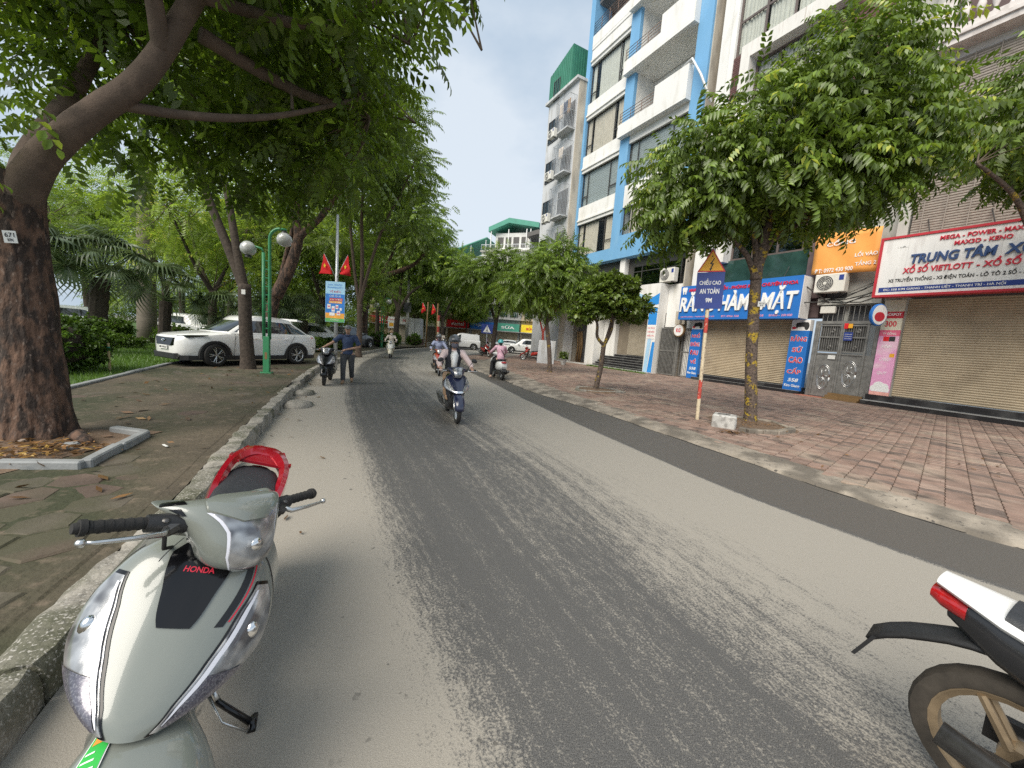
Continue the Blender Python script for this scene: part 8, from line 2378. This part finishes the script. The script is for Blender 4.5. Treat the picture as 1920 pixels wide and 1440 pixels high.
    # trousers
    b = MB(); b.tube([pv + V((0, 0, .06)), pv - V((0, 0, .03))], [.135, .14], 12); b.ball(pv - V((0, 0, .03)), .135)
    for s in 'LR':
        b.tube([pv, g['hi' + s]], [.11, .105], 10)
        b.tube([g['hi' + s], (g['hi' + s] + g['kn' + s]) / 2, g['kn' + s], (g['kn' + s] + g['an' + s]) / 2, g['an' + s] * .94 + g['kn' + s] * .06], [.108, .095, .079, .073, .068], 10)
    fuse(b, 'trousers', legs, t, vox, 4)
    for s in 'LR':
        a, to = g['an' + s], g['to' + s]; d = (to - a); d.z = 0; d.normalize()
        b = MB(); c = a - V((0, 0, .055))
        b.tube([a - d * .05 - V((0, 0, .03)), a * .5 + to * .5 - V((0, 0, .005)), to + d * .03], [.044, .044, .03], 10)
        b.v = [(x, y, max(z, min(a.z - .075, to.z - .03))) for x, y, z in b.v]
        b.build('shoe', shoe, t, smooth=True)
    if head == 'helmet':
        b = MB(); rr_ = [(.132, -.0), (.136, .03), (.128, .075), (.1, .12), (.055, .148), (.001, .156)]
        b.lathe(rr_, 20, HM @ MX.Translation((-.01, 0, .005)) @ MX.Diagonal((1.06, .93, 1, 1)), cap=True); b.build('helmet', hm, t, smooth=True)
        b = MB(); b.loft([[(.11, -.08, .035), (.125, 0, .04), (.11, .08, .035)], [(.17, -.06, .022), (.185, 0, .025), (.17, .06, .022)], [(.17, -.06, .028), (.185, 0, .031), (.17, .06, .028)], [(.11, -.08, .05), (.125, 0, .055), (.11, .08, .05)]]); b.v = [tuple(HM @ V(p)) for p in b.v]; b.build('helmet_peak', hm if hm != 'helmet_grey' else 'plastic_black', t)
        for s in (1, -1): MB().tube([HM @ V((0, s * .095, .0)), HM @ V((.02, s * .075, -.08)), HM @ V((.03, 0, -.128))], .006, 5).build('chin_strap', 'plastic_black', t)
    else:
        b = MB(); b.lathe([(.105, .03), (.108, .06), (.098, .1), (.06, .128), (.001, .135)], 18, HM @ MX.Diagonal((1.02, .86, 1, 1))); b.build('cap', hm, t, smooth=True)
        b = MB(); b.loft([[(.09, -.07, .045), (.1, 0, .05), (.09, .07, .045)], [(.165, -.05, .028), (.18, 0, .03), (.165, .05, .028)], [(.165, -.05, .034), (.18, 0, .037), (.165, .05, .034)], [(.09, -.07, .055), (.1, 0, .06), (.09, .07, .055)]]); b.v = [tuple(HM @ V(p)) for p in b.v]; b.build('cap_peak', hm, t)
    b = MB(); b.ball((-.022, 0, .02), (.095, .084, .1), 14, 10, HM)
    if head == 'helmet' and hair: b.ball((-.06, 0, -.07), (.05, .06, .09), 10, 8, HM)
    b.build('hair', 'hair', t, smooth=True)
    if mask:
        b = MB(); b.ball((.04, 0, -.058), (.074, .07, .066), 14, 10, HM); b.build('face_mask', mask, t, smooth=True)
    return t
def ride(hz=1.5, dx=0., spread=.3, head_dx=0., feet_down=None):
    J = dict(pelvis=(-.26, 0, .86), chest=(-.19, 0, 1.2), neck=(-.15, 0, 1.37), head=(-.12 + head_dx, 0, hz),
             shL=(-.17, .18, 1.3), shR=(-.17, -.18, 1.3), elL=(.02, .32, 1.1), elR=(.02, -.32, 1.1), wrL=(.255, .31, 1.03), wrR=(.255, -.31, 1.03),
             hiL=(-.2, .1, .82), hiR=(-.2, -.1, .82), knL=(.2, .17, .8), knR=(.2, -.17, .8), anL=(.1, .15, .45), anR=(.1, -.15, .45), toL=(.26, .15, .41), toR=(.26, -.15, .41), gripL=(0, 1, 0), gripR=(0, -1, 0))
    if feet_down:
        J.update(knL=(.1, .24, .68), anL=(.0, .3, .11), toL=(.14, .32, .045))
    return J
def at_sc(s): return tuple(s.location), s.rotation_euler.z
l, h = at_sc(main_sc)
person('rider in dark vest and pale sleeves, grey helmet and mask, on the navy scooter', l, h, ride(1.52), 'skin', 'cloth_pale', 'cloth_tan', 2, 'sandal', 'helmet', 'helmet_grey', 'mask_grey', 'cloth_vest')
l, h = at_sc(org_sc)
person('rider in lilac shirt with dark helmet on the orange red scooter', l, h, ride(1.5), 'skin', 'cloth_lilac', 'cloth_black', 2, 'sandal', 'helmet', 'helmet_grey', 'mask_grey', vox=.02)
l, h = at_sc(wht_sc)
person('rider dressed in cream with a pale mask on the cream white scooter', l, h, ride(1.5), 'skin_pale', 'cloth_cream', 'cloth_cream', 2, 'sandal', 'helmet', 'cloth_tan', 'letter_white', vox=.022)
l, h = at_sc(pnk_sc)
person('rider in pink shirt and teal helmet seen from behind with one foot down', l, h, ride(1.46, feet_down=True), 'skin_pale', 'cloth_pink', 'cloth_black', 2, 'skin_pale', 'helmet', 'helmet_teal', vox=.018)
k = MB(); k.tube([(-.1, .14, 1.36), (-.34, .02, 1.2), (-.38, -.1, 1.02), (-.28, -.17, .9)], .012, 6); bg_ = COL.objects['person.003']
k.build('bag_strap', 'cloth_black', bg_, smooth=True)
# the man pushing the black scooter walks on its left side
J = dict(pelvis=(0, 0, .92), chest=(.02, 0, 1.26), neck=(.04, 0, 1.46), head=(.07, 0, 1.6), shL=(.02, .2, 1.38), shR=(.03, -.2, 1.38), elL=(.02, .33, 1.1), elR=(.16, -.4, 1.2), wrL=(.24, -.02, 1.02), wrR=(.26, -.66, 1.03),
         hiL=(0, .1, .87), hiR=(0, -.1, .87), knL=(-.06, .11, .48), knR=(.12, -.11, .48), anL=(-.3, .11, .14), anR=(.1, -.11, .085), toL=(-.16, .12, .05), toR=(.27, -.12, .035), look=(1, -.05, -.08), gripL=(0, 1, 0), gripR=(0, 1, 0))
person('man in dark blue short sleeved shirt and cap pushing the black scooter on foot', (-4.93, 11.4, 0), R(-70), J, 'skin', 'cloth_blue', 'cloth_grey', .95, 'sandal', 'cap', 'helmet_grey')
# people far off at the bend
for i, (x, y, rz, top, lab) in enumerate(((-8.3, 44.3, -100, 'cloth_cream', 'distant person in cream standing among the parked motorbikes'), (-4.3, 60, 100, 'cloth_pink', 'distant person in pink before the far shops'))):
    J2 = {k: (v[0], v[1], v[2]) for k, v in J.items()}; J2.update(wrR=(.1, -.26, .82), elR=(.02, -.27, 1.08), wrL=(.1, .26, .82), elL=(.02, .27, 1.08))
    person(lab, (x, y, .02), R(rz), J2, 'skin', top, 'cloth_black', .95, 'sandal', 'cap', 'hair', vox=.03)
